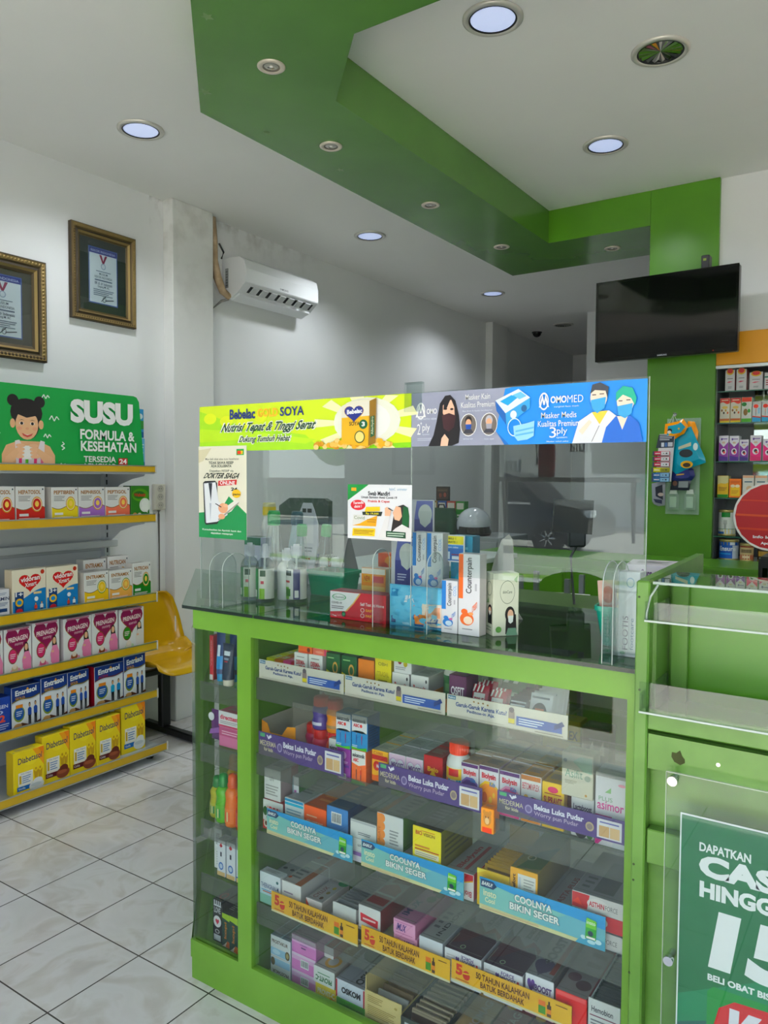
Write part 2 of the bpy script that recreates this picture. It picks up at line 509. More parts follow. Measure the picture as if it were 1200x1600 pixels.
def tile_mat():
    m = bpy.data.materials.new('marbled_floor_tile')
    m.use_nodes = True
    nt = m.node_tree; N_ = nt.nodes; L_ = nt.links
    b = N_['Principled BSDF']; b.inputs['Roughness'].default_value = 0.16
    t = N_.new('ShaderNodeTexCoord')
    mp = N_.new('ShaderNodeMapping'); mp.inputs['Location'].default_value = (2.77 + 3.0, -2.07 + 3.0, 0)
    L_.new(t.outputs['Object'], mp.inputs[0])
    s = N_.new('ShaderNodeSeparateXYZ'); L_.new(mp.outputs[0], s.inputs[0])
    def line(sock):
        d = N_.new('ShaderNodeMath'); d.operation = 'DIVIDE'; d.inputs[1].default_value = 0.3; L_.new(sock, d.inputs[0])
        f = N_.new('ShaderNodeMath'); f.operation = 'FRACT'; L_.new(d.outputs[0], f.inputs[0])
        a = N_.new('ShaderNodeMath'); a.operation = 'SUBTRACT'; a.inputs[1].default_value = 0.5; L_.new(f.outputs[0], a.inputs[0])
        c = N_.new('ShaderNodeMath'); c.operation = 'ABSOLUTE'; L_.new(a.outputs[0], c.inputs[0])
        g = N_.new('ShaderNodeMath'); g.operation = 'GREATER_THAN'; g.inputs[1].default_value = 0.4925; L_.new(c.outputs[0], g.inputs[0])
        fl = N_.new('ShaderNodeMath'); fl.operation = 'FLOOR'; L_.new(d.outputs[0], fl.inputs[0])
        return g.outputs[0], fl.outputs[0]
    gx, ix = line(s.outputs['X']); gy, iy = line(s.outputs['Y'])
    mxm = N_.new('ShaderNodeMath'); mxm.operation = 'MAXIMUM'; L_.new(gx, mxm.inputs[0]); L_.new(gy, mxm.inputs[1])
    cmb = N_.new('ShaderNodeCombineXYZ'); L_.new(ix, cmb.inputs[0]); L_.new(iy, cmb.inputs[1])
    wn_ = N_.new('ShaderNodeTexWhiteNoise'); L_.new(cmb.outputs[0], wn_.inputs['Vector'])
    ad = N_.new('ShaderNodeVectorMath'); ad.operation = 'MULTIPLY_ADD'; ad.inputs[1].default_value = (7, 7, 7)
    L_.new(wn_.outputs['Color'], ad.inputs[0]); L_.new(mp.outputs[0], ad.inputs[2])
    n = N_.new('ShaderNodeTexNoise'); n.inputs['Scale'].default_value = 6; n.inputs['Detail'].default_value = 7; n.inputs['Distortion'].default_value = 1.3
    L_.new(ad.outputs[0], n.inputs['Vector'])
    r = N_.new('ShaderNodeValToRGB')
    e = r.color_ramp.elements
    e[0].position = .3; e[0].color = lin('D2D0CF'); e[1].position = .75; e[1].color = lin('C2BFBD')
    x = r.color_ramp.elements.new(.5); x.color = lin('D9D7D7')
    x = r.color_ramp.elements.new(.62); x.color = lin('CBC7C3')
    L_.new(n.outputs['Fac'], r.inputs[0])
    mx = N_.new('ShaderNodeMixRGB'); mx.inputs[2].default_value = lin('4A4642')
    L_.new(mxm.outputs[0], mx.inputs[0]); L_.new(r.outputs[0], mx.inputs[1]); L_.new(mx.outputs[0], b.inputs['Base Color'])
    return m
TILE = tile_mat()

mb = MB(); mb.box(-3.8, 2.7, -0.75, 9.9, -0.1, 0, TILE); struct('floor', mb, 'grey marbled floor tiles with dark grout')
mb = MB(); mb.box(-3.8, 2.7, -0.75, 9.9, ZC, ZC + 0.12, CEIL); struct('ceiling', mb)
mb = MB(); mb.box(-3.72, -3.6, -0.75, 9.9, 0, ZC, WALL_L); struct('wall_left', mb)
mb = MB(); mb.box(2.5, 2.62, -0.75, 9.9, 0, ZC, WALL); struct('wall_right', mb)
mb = MB(); mb.box(-3.6, 2.5, 9.75, 9.87, 0, ZC, WALL); struct('wall_back', mb)
mb = MB(); mb.box(-2.558, 2.5, 7.3, 7.42, 0, ZC, WALL); struct('wall_partition', mb)
mb = MB(); mb.box(-3.6, -3.515, 3.045, 3.36, 0, ZC, WALL_P, 0.004); struct('wall_left_pillar', mb)
mb = MB(); mb.box(-3.6, -3.52, 7.22, 7.59, 0, ZC, WALL_P, 0.004); struct('wall_left_pillar.001', mb)
# white wall beside the green column, with the medicine cabinet let into it
mb = MB()
mb.box(-0.842, 2.5, 4.45, 4.55, 2.05, ZC, WALL)
mb.box(-0.842, 2.5, 4.45, 4.55, 0, 0.86, WALL)
mb.box(0.5, 2.5, 4.45, 4.55, 0.86, 2.05, WALL)
struct('wall_right_rear', mb)
mb = MB(); mb.box(-0.842, 0.62, 4.425, 4.449, 2.052, 2.222, M('E0A21C', 0.4), 0.002); struct('trim_1', mb, 'mustard yellow fascia board above the medicine cabinet')
# green column
mb = MB(); mb.box(-1.2, -0.842, 4.42, 4.99, 0, ZC, GREEN_P, 0.002); struct('trim_2', mb, 'lime green column')
# dropped green ceiling ring with chamfered corner
ZS = 2.848
SCUFFS = ((-2.15, 2.02, .022), (-1.80, 1.70, .020), (-2.19, 2.39, .016), (-2.17, 2.86, .018))   # worn spots in the paint
ring = [(-1.203, 4.99), (-2.285, 4.99), (-2.285, 2.12), (-1.69, 1.525), (1.6, 1.525), (1.6, 2.02), (-1.48, 2.02), (-1.794, 2.335), (-1.794, 4.42), (-1.203, 4.42)]
mb = MB(); mb.prism(ring[::-1], 'z', ZS, ZC - 0.001, GREEN_GL)
for px_, py_, r_ in SCUFFS:
    mb.face([(px_ + r_ * (1 + .45 * math.sin(k * 4.7)) * math.cos(-k * .628), py_ + r_ * .8 * (1 + .45 * math.cos(k * 3.1)) * math.sin(-k * .628), ZS - .0004) for k in range(10)], M('6E8A5E', .8))
struct('trim_3', mb, 'glossy green dropped ceiling ring')
mb = MB(); mb.box(-1.80, -1.2, 4.421, 4.47, ZS + 0.002, ZC - 0.002, GREEN_P); mb.box(-1.794, -1.2, 4.4185, 4.421, ZS, ZC - 0.002, GREEN_P); struct('trim_4', mb)

# storefront behind the photographer
mb = MB()
mb.box(-3.6, 2.5, -0.75, -0.65, 2.62, ZC, WALL)
mb.box(-3.6, -3.48, -0.75, -0.65, 0, 2.62, WALL)
mb.box(-2.75, -1.8, -0.75, -0.65, 0, 2.62, WALL)
mb.box(-3.48, -2.75, -0.75, -0.65, 0, 0.8, WALL)
mb.box(2.4, 2.5, -0.75, -0.65, 0, 2.62, WALL)
struct('wall_front', mb)
def storefront(n, x0, x1, z0, z1):
    mb = MB(); f = 0.035
    mb.box(x0, x0 + f, -0.73, -0.67, z0, z1, ALU); mb.box(x1 - f, x1, -0.73, -0.67, z0, z1, ALU)
    mb.box(x0 + f, x1 - f, -0.73, -0.67, z0, z0 + f, ALU); mb.box(x0 + f, x1 - f, -0.73, -0.67, z1 - f, z1, ALU)
    o = struct('window_%d' % n, mb)
    g = MB(); g.box(x0 + f, x1 - f, -0.704, -0.698, z0 + f, z1 - f, G_STORE)
    p = g.build('pane', o); return o
w1 = storefront(1, -3.48, -2.75, 0.8, 2.62)
w2 = storefront(2, -1.8, -0.95, 0.0, 2.62)
w3 = storefront(3, 1.0, 2.4, 0.0, 2.62)
mb = MB(); mb.box(-0.95, -0.90, -0.74, -0.66, 0, 2.62, ALU); mb.box(0.95, 1.0, -0.74, -0.66, 0, 2.62, ALU); mb.box(-0.90, 0.95, -0.74, -0.66, 2.56, 2.62, ALU)
struct('door_1', mb)
# lettering film on the shop windows (faces the street, so it is mirrored from inside)
film = translucent('green_window_film', '2E9E63', 0.8)
filmr = translucent('red_window_film', 'B03A3A', 0.85)
mb = MB()
mb.box(-3.44, -2.79, -0.7062, -0.7045, 1.2, 1.40, film); mb.box(-3.44, -2.79, -0.7062, -0.7045, 1.40, 1.44, filmr)
art(mb, (-2.80, -0.707, 1.21), (-1, 0, 0), (0, 0, 1), (0, -1, 0), 0.63, 0.17, [('t', 'OBAT 24 JAM', .04, .2, .96, .8, 'D7E8DC', {'b': .02})])
art(mb, (-2.80, -0.7040, 1.21), (-1, 0, 0), (0, 0, 1), (0, 1, 0), 0.63, 0.17, [('t', 'OBAT 24 JAM', .04, .2, .96, .8, 'D7E8DC', {'b': .02})])
mb.build('window_lettering', w1)
olive = translucent('olive_window_film', '7C9A4A', 0.75)
mb = MB(); mb.box(-1.28, -0.99, -0.7062, -0.7045, 1.47, 1.78, olive)
for yy, nn in ((-0.707, -1), (-0.7040, 1)):
    art(mb, (-0.99, yy, 1.47), (-1, 0, 0), (0, 0, 1), (0, nn, 0), 0.29, 0.31, [('t', 'Susu Formula', .05, .35, 1.4, .62, '3A4A2A')])
mb.build('window_lettering', w2)
pap = M('A8703A', 0.6)
mb = MB(); mb.box(-1.36, -1.14, -0.7062, -0.7045, 0.20, 0.48, pap)
for yy, nn in ((-0.707, -1), (-0.7040, 1)):
    art(mb, (-1.14, yy, 0.20), (-1, 0, 0), (0, 0, 1), (0, nn, 0), 0.22, 0.28, [('t', 'ULTRA', .2, .7, .85, .88, '4A3A2C', {'b': .03}), ('t', 'MILK', .2, .5, .75, .68, '4A3A2C', {'b': .03}), ('t', 'Susu UHT', .02, .2, .9, .38, '3A3028')])
mb.build('window_lettering', w2)
# unseen canopy, added and sized to keep direct sun out of the shop
mb = MB(); mb.box(-6, 5, -1.2, -0.75, 2.75, 2.9, CEIL); struct('added_sun_canopy', mb)

# street outside, seen only in the reflections
PAVE = noise_mat('pale_paving', 'B9AFA4', 'CFC6BB', 2.0, 0.8)
ASPH = noise_mat('grey_asphalt', 'A9A49D', 'BDB8B0', 3.0, 0.9)
GRASS = noise_mat('verge_grass', '5E7A32', '8AA04A', 5.0, 0.9)
mb = MB(); mb.box(-40, 30, -7.2, -0.75, -0.2, -0.08, PAVE); struct('exterior_pavement', mb)
mb = MB(); mb.box(-40, 30, -7.5, -7.2, -0.2, -0.02, M('E4E0D8', 0.8), 0.02); struct('exterior_kerb', mb)
mb = MB(); mb.box(-40, 30, -8.2, -7.5, -0.2, -0.06, GRASS); struct('exterior_verge', mb)
mb = MB(); mb.box(-40, 30, -19, -8.2, -0.2, -0.12, ASPH); struct('exterior_road', mb)
mb = MB(); mb.box(-40, 30, -40, -19, -0.2, -0.07, PAVE); struct('exterior_ground', mb)
HOUSE = noise_mat('pale_house_wall', 'DEDCD2', 'E8E6DE', 1.0, 0.8)
t = thing('street_house', 'pale house with wide green glass front across the street', 'building', (-9, -21, -0.07))
mb = MB(); mb.box(-6, 7, -4, 0, 0, 5.2, HOUSE); mb.build('wall', t)
mb = MB(); mb.prism([(-4.6, 5.2), (0.7, 5.2), (-2, 6.8)], 'x', -6.5, 7.5, M('8C4A38', 0.8)); mb.build('roof', t)
mb = MB(); mb.box(2.2, 5.6, 0.01, 0.06, 0.9, 2.3, M('A9C3BA', 0.1)); mb.box(2.1, 5.7, 0.0, 0.03, 0.8, 2.4, M('E8E6E0', .6)); mb.build('window', t)
mb = MB(); mb.box(-3.0, -1.6, 0.01, 0.06, 0, 2.2, M('E8E8E4', .6))
for i in range(9): mb.box(-2.95 + i * .16, -2.88 + i * .16, 0.06, 0.09, 0.05, 2.1, M('8E948F', .6))
mb.build('gate', t)
LEAF = noise_mat('hedge_leaves', '3F6A22', '7CA23C', 12, 0.7)
BARK = M('6A5642', 0.9)
def tree(x, y, h, r, label):
    t = thing('street_tree', label, 'tree', (x, y, -0.07), 0, 'trees across the street')
    mb = MB(); mb.lathe([(0.16, 0), (0.11, h * .6), (0.05, h * .8)], (0, 0, 0), BARK, 10); mb.build('trunk', t)
    mb = MB()
    for k in range(7):
        a = k * 2.4; rr = r * (0.45 + 0.12 * (k % 3)); cx, cy, cz = r * .5 * math.cos(a), r * .5 * math.sin(a), h * (.62 + .06 * (k % 4))
        mb.grid(lambda u, v: (cx + rr * (1 + .12 * math.sin(u * 31 + v * 17)) * math.sin(math.pi * v) * math.cos(2 * math.pi * u), cy + rr * (1 + .12 * math.sin(u * 29)) * math.sin(math.pi * v) * math.sin(2 * math.pi * u), cz - rr * math.cos(math.pi * v)), 14, 9, LEAF)
    mb.build('crown', t)
tree(-15.5, -18.2, 4.6, 1.7, 'leafy street tree beyond the dark car, left end of the road')
tree(1.2, -19.5, 4.2, 1.6, 'leafy street tree right of the pale house across the road')
tree(6.5, -19.0, 4.8, 1.8, 'leafy street tree opposite the shop door across the road')

# dark car parked across the road
t = thing('parked_car', 'dark grey car parked on the far side of the street', 'car', (-7.4, -12.6, -0.12))
CARP = M('2B3038', 0.18, 0.3); GLS = M('14181C', 0.06); TYRE = M('17171A', 0.8)
mb = MB()
sec = [(-2.3, .32), (-2.35, .62), (-2.25, .98), (-1.95, 1.04), (-1.5, 1.55), (-0.9, 1.70), (0.3, 1.70), (0.75, 1.58), (1.25, 1.10), (2.1, .96), (2.32, .72), (2.3, .36), (1.85, .30), (1.75, .58), (1.5, .68), (1.2, .58), (1.1, .28), (-1.1, .28), (-1.2, .58), (-1.45, .68), (-1.7, .58), (-1.8, .30)]
V = []; n = len(sec)
for yy, k in ((-.88, .9), (-.80, 1), (.80, 1), (.88, .9)):
    for x, z in sec:
        ins = 1.0 if z < 1.05 else 0.82
        V.append((x, (yy if abs(yy) > .85 else yy) * ins, z))
mb.add(V, [(j * n + i, j * n + (i + 1) % n, (j + 1) * n + (i + 1) % n, (j + 1) * n + i) for j in range(3) for i in range(n)], CARP, False)
mb.face(V[:n][::-1], CARP); mb.face(V[-n:], CARP); mb.build('body', t)
for s in (-1, 1):
    mb = MB()
    q = [(-1.75, 1.1), (-1.42, 1.5), (-.85, 1.63), (-.85, 1.1)]; q2 = [(-.78, 1.1), (-.78, 1.63), (.25, 1.63), (.68, 1.5), (1.0, 1.1)]
    for qq in (q, q2): mb.face([(x, s * (.735 + .03 * (1.63 - z)), z) for x, z in qq][::s], GLS)
    mb.build('side_window', t)
mb = MB(); mb.box(-1.9, 1.1, .885, .9, 1.02, 1.06, CHROME); mb.build('chrome_trim', t)
mb = MB(); mb.box(2.2, 2.33, .45, .8, .78, .92, M('E8EEF2', .1)); mb.build('headlight', t)
for x in (-1.45, 1.47):
    for s in (-1, 1):
        mb = MB(); mb.lathe([(.2, -.1), (.33, -.1), (.345, -.05), (.345, .05), (.33, .1), (.2, .1)], (x, s * .80, .345), TYRE, 24, axis='y')
        w_ = mb.build('wheel', t)
        mb = MB(); mb.lathe([(.05, s * .08), (.2, s * .06), (.2, s * .09)], (x, s * .80, .345), M('3A3D42', .4), 20, axis='y')
        for k in range(7):
            a = k * 2 * math.pi / 7
            mb.tube([(x + .04 * math.cos(a), s * .89, .345 + .04 * math.sin(a)), (x + .2 * math.cos(a), s * .88, .345 + .2 * math.sin(a))], .022, CHROME, 5)
        mb.build('hubcap', w_)
# flower tub on the verge
t = thing('flower_tub', 'small brick red flower tub on the street verge', 'planter', (-5.6, -7.9, -0.06))
mb = MB(); mb.lathe([(.14, 0), (.19, .3), (.21, .3), (.21, .34), (.17, .34), (.16, .28)], (0, 0, 0), M('8A4A3C', .8), 16); mb.build('pot', t)
mb = MB()
for k in range(16):
    a = k * 2.4; mb.tube([(0, 0, .3), (.08 * math.cos(a), .08 * math.sin(a), .5), (.26 * math.cos(a), .26 * math.sin(a), .55 + .02 * (k % 5))], [.015, .012, .003], LEAF, 5)
mb.build('leaves', t)
# fire extinguisher on a white shelf rail by the shop window
t = thing('window_shelf', 'white shelf rail across the shop window', 'shelf', (-1.38, -0.60, 1.44))
mb = MB(); mb.box(-.36, .36, -.045, .05, -.012, .012, M('E4E4E2', .35), .004); mb.build('board', t)
for s in (-.33, .33):
    mb = MB(); mb.tube([(s, -.044, -.3), (s, .0, -.012)], .008, M('D8D8D8', .4)); mb.tube([(s, -.044, -.3), (s, -.044, -.01)], .008, M('D8D8D8', .4)); mb.build('bracket', t)
t = thing('fire_extinguisher', 'red fire extinguisher standing on the window shelf rail', 'fire extinguisher', (-1.47, -0.59, 1.4525))
mb = MB(); mb.lathe([(.038, 0), (.042, .01), (.042, .15), (.032, .175), (.014, .185), (.014, .2)], (0, 0, 0), M('B0281E', .3), 20); mb.build('cylinder', t)
mb = MB(); mb.box(-.012, .012, -.012, .012, .2, .225, BLACK); mb.tube([(0, 0, .225), (.05, 0, .245)], .006, BLACK); mb.tube([(0, 0, .215), (.05, 0, .215)], .005, BLACK); mb.build('handle', t)
mb = MB(); mb.tube([(0, 0, .21), (-.03, 0, .22), (-.055, 0, .18), (-.05, 0, .06)], .007, BLACK); mb.build('hose', t)

# ================================================================== CEILING LAMPS
LED = emit('lit_lamp_glass', 'B4C8FF', 0.9)
def downlight(x, y, lit, label, r=0.105):
    t = thing('ceiling_downlight', label, 'downlight', (x, y, ZC - 0.0005), 0, 'large round downlights')
    mb = MB(); mb.lathe([(r, 0), (r, -.006), (r * .93, -.010), (r * .80, -.008), (r * .78, -.001)], (0, 0, 0), M('D8D5CE', .35, .4), 40, caps=False); mb.build('trim_ring', t)
    mb = MB(); mb.lathe([(r * .80, -.0075), (r * .745, -.0075), (r * .735, -.001)], (0, 0, 0), BLACK, 40, caps=False); mb.build('gasket', t)
    mb = MB()
    if lit:
        mb.lathe([(r * .74, -.004), (r * .4, -.006), (0.0001, -.007)], (0, 0, 0), LED, 36, False)
    else:
        n = 18
        for k in range(n):
            a0, a1 = 2 * math.pi * k / n, 2 * math.pi * (k + 1) / n
            am = (a0 + a1) / 2
            mb.face([(0, 0, -.002), (r * .74 * math.cos(a1), r * .74 * math.sin(a1), -.0055), (r * .76 * math.cos(am), r * .76 * math.sin(am), -.001), (r * .74 * math.cos(a0), r * .74 * math.sin(a0), -.0055)], M('C8C4BC', .08, 1.0))
    mb.build('lamp_glass' if lit else 'reflector', t)
    if lit:
        l = bpy.data.lights.new('downlight_lamp', 'SPOT'); l.energy = 62; l.spot_size = math.radians(150); l.spot_blend = 0.7; l.shadow_soft_size = 0.07; l.color = (0.9, 0.95, 1.0)
        lo = bpy.data.objects.new('downlight_lamp', l); LINKED.link(lo); lo.parent = t; lo.location = (0, 0, -.02)
downlight(-2.955, 2.377, True, 'lit round downlight above the framed certificates at the left')
downlight(-1.225, 2.484, True, 'lit round downlight inside the green ring, nearest the top edge')
downlight(-0.794, 3.012, False, 'unlit round downlight with mirrored reflector inside the green ring')
downlight(-1.223, 3.702, True, 'lit round downlight inside the green ring towards the green column')
downlight(-2.964, 4.23, True, 'lit round downlight between the air conditioner and the green ring')
downlight(-2.983, 6.112, True, 'small looking lit downlight deeper in, just before the dome camera')
downlight(-2.969, 7.744, False, 'unlit downlight farthest back, right of the dome camera')
def halogen(x, y, label):
    t = thing('halogen_spotlight', label, 'spotlight', (x, y, ZS - 0.0005), 0, 'small spotlights in the green ring')
    r = .048
    mb = MB(); mb.lathe([(r, 0), (r, -.003), (r * .9, -.006), (r * .66, -.005), (r * .6, -.001)], (0, 0, 0), M('D9D2C4', .35, .3), 32, caps=False); mb.build('trim_ring', t)
    mb = MB(); mb.lathe([(r * .62, -.004), (r * .52, -.003), (r * .50, -.001)], (0, 0, 0), M('6A665E', .4), 28, caps=False); mb.build('gasket', t)
    mb = MB(); mb.lathe([(r * .52, -.0015), (r * .3, -.003), (r * .14, -.001)], (0, 0, 0), M('D6D2C8', .1, 1.0), 14, False); mb.lathe([(r * .15, -.001), (r * .12, -.004), (.0001, -.005)], (0, 0, 0), M('F2F0EA', .15), 12); mb.build('bulb', t)
halogen(-1.83, 2.02, 'small spotlight in the green ring nearest the chamfered corner')
halogen(-2.05, 2.635, 'small spotlight, second from the chamfered corner of the green ring')
halogen(-2.055, 3.475, 'small spotlight midway along the long side of the green ring')
halogen(-2.058, 4.33, 'small spotlight at the far corner of the green ring')
halogen(-1.505, 4.72, 'small spotlight in the short green arm next to the column')

# dome camera
t = thing('dome_camera', 'black dome security camera on the rear ceiling', 'camera', (-3.365, 7.998, ZC - 0.0005))
mb = MB(); mb.lathe([(.056, 0), (.056, -.008), (.05, -.012)], (0, 0, 0), BLACK, 28); mb.build('base', t)
mb = MB(); mb.lathe([(.047, -.012), (.044, -.03), (.03, -.046), (.012, -.054), (.0001, -.055)], (0, 0, 0), BLACKG, 28); mb.build('dome', t)

# ================================================================== LEFT WALL: FRAMES, AIR CONDITIONER, SOCKET
def picture_frame(y0, y1, z0, z1, label, mat_w, gold, beads, fk=1.0):
    t = thing('framed_certificate', label, 'picture frame', (-3.6, (y0 + y1) / 2, (z0 + z1) / 2), 0, 'framed certificates on the left wall')
    W, H = y1 - y0, z1 - z0
    G1 = M(gold, .5, .5); G2 = M('3A3226', .6, .2); G3 = M('8E7C58', .42, .6)
    mb = MB()
    prof = [(0, 0.004, G2), (0, .030, G1), (.006, .036, G3), (.020, .030, G1), (.026, .024, G2), (.034, .030, G3), (.042, .020, G1), (.052, .014, G3)]
    prof = [(a * fk, x, m_) for a, x, m_ in prof]
    for i in range(len(prof) - 1):
        a, xa, ma = prof[i]; b, xb, _ = prof[i + 1]
        A = [(-W / 2 + a, -H / 2 + a), (W / 2 - a, -H / 2 + a), (W / 2 - a, H / 2 - a), (-W / 2 + a, H / 2 - a)]
        B_ = [(-W / 2 + b, -H / 2 + b), (W / 2 - b, -H / 2 + b), (W / 2 - b, H / 2 - b), (-W / 2 + b, H / 2 - b)]
        for k in range(4):
            j = (k + 1) % 4
            mb.face([(xa, *A[k]), (xa, *A[j]), (xb, *B_[j]), (xb, *B_[k])], ma)
    # carved beading
    s = .0125 * fk; q = .013 * fk
    per = []
    ny = int((W - 2 * q) / s); nz = int((H - 2 * q) / s)
    for i in range(ny + 1):
        yy = -W / 2 + q + (W - 2 * q) * i / ny; per += [(yy, -H / 2 + q), (yy, H / 2 - q)]
    for i in range(1, nz):
        zz = -H / 2 + q + (H - 2 * q) * i / nz; per += [(-W / 2 + q, zz), (W / 2 - q, zz)]
    for i, (yy, zz) in enumerate(per):
        r = (.0062 if beads else .0045) * fk

        V = [(.034 + r * .8, yy, zz)] + [(.033, yy + r * math.cos(a * 1.0472), zz + r * math.sin(a * 1.0472)) for a in range(6)]
        mb.add(V, [(0, 1 + a, 1 + (a + 1) % 6) for a in range(6)], G3 if i % 2 else G1, True)
    mb.build('frame', t)
    mb = MB(); iw, ih = W / 2 - .05 * fk, H / 2 - .05 * fk
    mb.box(.006, .0125, -iw, iw, -ih, ih, M(mat_w, .7)); mb.build('mat_board', t)
    pw, ph = W * .45, H * .60
    mb = MB(); mb.box(.0126, .0138, -pw / 2, pw / 2, -ph / 2, ph / 2, M('D9DDE6', .6))
    art(mb, (.0140, -pw / 2, -ph / 2), (0, 1, 0), (0, 0, 1), (1, 0, 0), pw, ph, [
        ('r', 0, 0, 1, 1, '4C5C98'), ('r', .03, .02, .97, .98, 'DDE1EA'), ('r', .03, .89, .97, .98, '2B3380'), ('t', 'REKOR INDONESIA', .08, .915, .92, .955, 'C7CCE8'),
        ('p', [(.36, .88), (.44, .88), (.52, .74), (.48, .72)], '8A2A4E'), ('p', [(.56, .88), (.64, .88), (.52, .72), (.48, .74)], '8A2A4E'),
        ('e', .5, .68, .085, .055, '9AA4BA'), ('e', .5, .68, .06, .04, 'D4D9E4'), ('l', .25, .57, .75, .60, 1, '6A7288'),
        ('t', 'MUSEUM', .36, .52, .64, .56, '3A4258'), ('t', 'REKOR INDONESIA', .2, .46, .8, .50, '3A4258'), ('l', .2, .40, .8, .45, 1, '6A7288'),
        ('t', 'BR di. dr Indonesia', .2, .345, .8, .395, '2A3250'), ('t', 'Dagang M. AC', .3, .285, .7, .335, '2A3250'), ('l', .15, .14, .85, .27, 4, '70788C'),
        ('p', [(.4, .05), (.43, .05), (.6, .16), (.57, .16)], '1E2238'), ('o', .52, .09, .06, .05, '1E2238', .2), ('p', [(.55, .07), (.85, .1), (.85, .115), (.55, .085)], '1E2238')])
    mb.build('certificate', t)
    g = MB(); g.box(.0165, .0175, -iw, iw, -ih, ih, G_CLEAR); g.build('glass', t)
    return t
picture_frame(2.43, 2.83, 2.264, 2.757, 'gold framed certificate hanging nearer the white pillar', '2C302E', '5E5038', False, 1.12)
picture_frame(1.85, 2.286, 2.009, 2.503, 'ornate gold framed certificate cut by the left edge, lower one', '4A453E', '4A4030', True, 1.4)

# air conditioner
t = thing('air_conditioner', 'white split air conditioner high on the left wall', 'air conditioner', (-3.6, 3.872, 2.56))
ACW = M('E4E6E8', .35)
prof = [(0, .02), (0, .25), (.08, .255), (.15, .25), (.185, .225), (.2, .17), (.2, .085), (.185, .075), (.13, .03), (.06, .0)]
mb = MB(); mb.prism(prof[::-1], 'y', -.357, .357, ACW); mb.build('body', t)
mb = MB(); mb.prism([(.2005, .09), (.2035, .09), (.2035, .172), (.188, .228), (.185, .226), (.2, .17)], 'y', -.355, .355, M('EBEDEE', .28)); art(mb, (.2038, -.04, .10), (0, 1, 0), (0, 0, 1), (1, 0, 0), .08, .012, [('t', 'SAMSUNG', 0, 0, 1, 1, '3A3E46')]); mb.build('front_panel', t)
mb = MB(); mb.prism([(.178, .076), (.182, .072), (.131, .031), (.126, .034)], 'y', -.29, .325, M('1B1D20', .5))
mb.build('air_outlet', t)
for k in range(7):
    y0 = -.27 + k * .085
    mb = MB(); mb.prism([(.188, .072), (.192, .066), (.150, .034), (.146, .040)], 'y', y0, y0 + .052, M('C9CCCE', .45)); mb.build('louver', t)
mb = MB(); mb.prism([(.136, .020), (.136, .034), (.062, .004), (.062, -.008)], 'y', -.34, .34, ACW); mb.build('flap', t)
mb = MB(); mb.box(.03, .055, -.3592, -.3572, .07, .19, M('8A8E90', .5)); 
for k in range(6): mb.box(.034, .051, -.360, -.3592, .08 + k * .017, .088 + k * .017, M('5A5E60', .5))
mb.build('side_vent', t)
t = thing('pipe_bundle', 'tape wrapped air conditioner pipes running down beside the pillar', 'pipe', (-3.57, 3.42, 2.6))
mb = MB(); mb.tube([(0, -.02, .435), (.005, -.015, .3), (0, .0, .18), (.01, .015, .08), (.02, .05, .0), (.03, .10, -.03)], [.026, .028, .024, .026, .024, .02], noise_mat('beige_pipe_wrap', '9A8468', 'BBA588', 20, .8), 10); mb.build('wrapped_pipe', t)
mb = MB(); mb.tube([(.0, -.04, .2), (.0, -.03, 0), (.0, -.02, -.12), (.01, .05, -.06), (.02, .1, -.04)], .008, M('8A8A88', .6)); mb.tube([(.01, .03, .29), (.02, .06, .24), (.01, .05, .2)], .006, BLACK); mb.build('cable', t)

t = thing('wall_socket', 'white triple socket strip on the wall beside the white pillar', 'socket', (-3.5995, 2.99, 1.325))
OFFW = M('D2CFC4', .5)
mb = MB(); mb.box(0, .028, -.04, .04, -.075, .075, OFFW, .004); mb.build('housing', t)
for k in (-.048, 0, .048):
    mb = MB(); mb.lathe([(.021, .0282), (.021, .030), (.016, .030), (.016, .0285)], (0, 0, k), M('BDBAB0', .5), 20, axis='x'); 
    for s in (-.007, .007): mb.lathe([(.0025, .0284), (.0025, .0292)], (0, s, k), BLACK, 8, axis='x')
    mb.build('outlet', t)
mb = MB(); mb.tube([(.012, 0, -.075), (.012, 0, -.10), (.008, .005, -.3), (.008, .0, -1.2)], [.012, .006, .004, .004], M('6A6864', .6)); mb.build('cord', t)

# ================================================================== LEFT WALL SHELF UNIT
t = thing('shelf_unit', 'grey metal shelf unit with yellow price strips along the left wall', 'shelf', (-3.5, 2.15, 0))
YB, YE = 1.0 - 2.15, 2.62 - 2.15
GREY = M('C3C8CB', .4, .1); GREYD = M('9EA4A8', .5, .1)
mb = MB(); mb.box(-.04, -.028, YB, YE - .02, .05, 1.62, GREY); 
for z in (.45, .75, 1.05, 1.35): mb.box(-.028, -.0275, YB, YE - .02, z, z + .003, GREYD)
mb.build('back_panel', t)
for y in (YE - .05, YE - .95):
    mb = MB(); mb.box(-.027, .005, y - .015, y + .015, 0.0, 1.64, GREY)
    for k in range(38): mb.box(.005, .0056, y - .0045, y + .0045, .12 + k * .04, .145 + k * .04, M('3A3D40', .6))
    mb.build('upright', t)
    mb = MB(); mb.prism([(-.02, .0), (-.02, .09), (.37, .045), (.37, .02), (.34, .012)], 'y', y - .014, y + .014, GREY); f_ = mb.build('foot', t)
    mb = MB(); mb.lathe([(.02, 0), (.022, .008), (.01, .02)], (.33, y, 0), BLACK, 12); mb.lathe([(.02, 0), (.022, .008), (.01, .02)], (.29, y + .01, 0), BLACK, 12); mb.build('levelling_foot', f_)
mb = MB(); mb.box(.006, .03, YB, YE, 1.07, 1.108, GREY, .004); mb.build('back_rail', t)
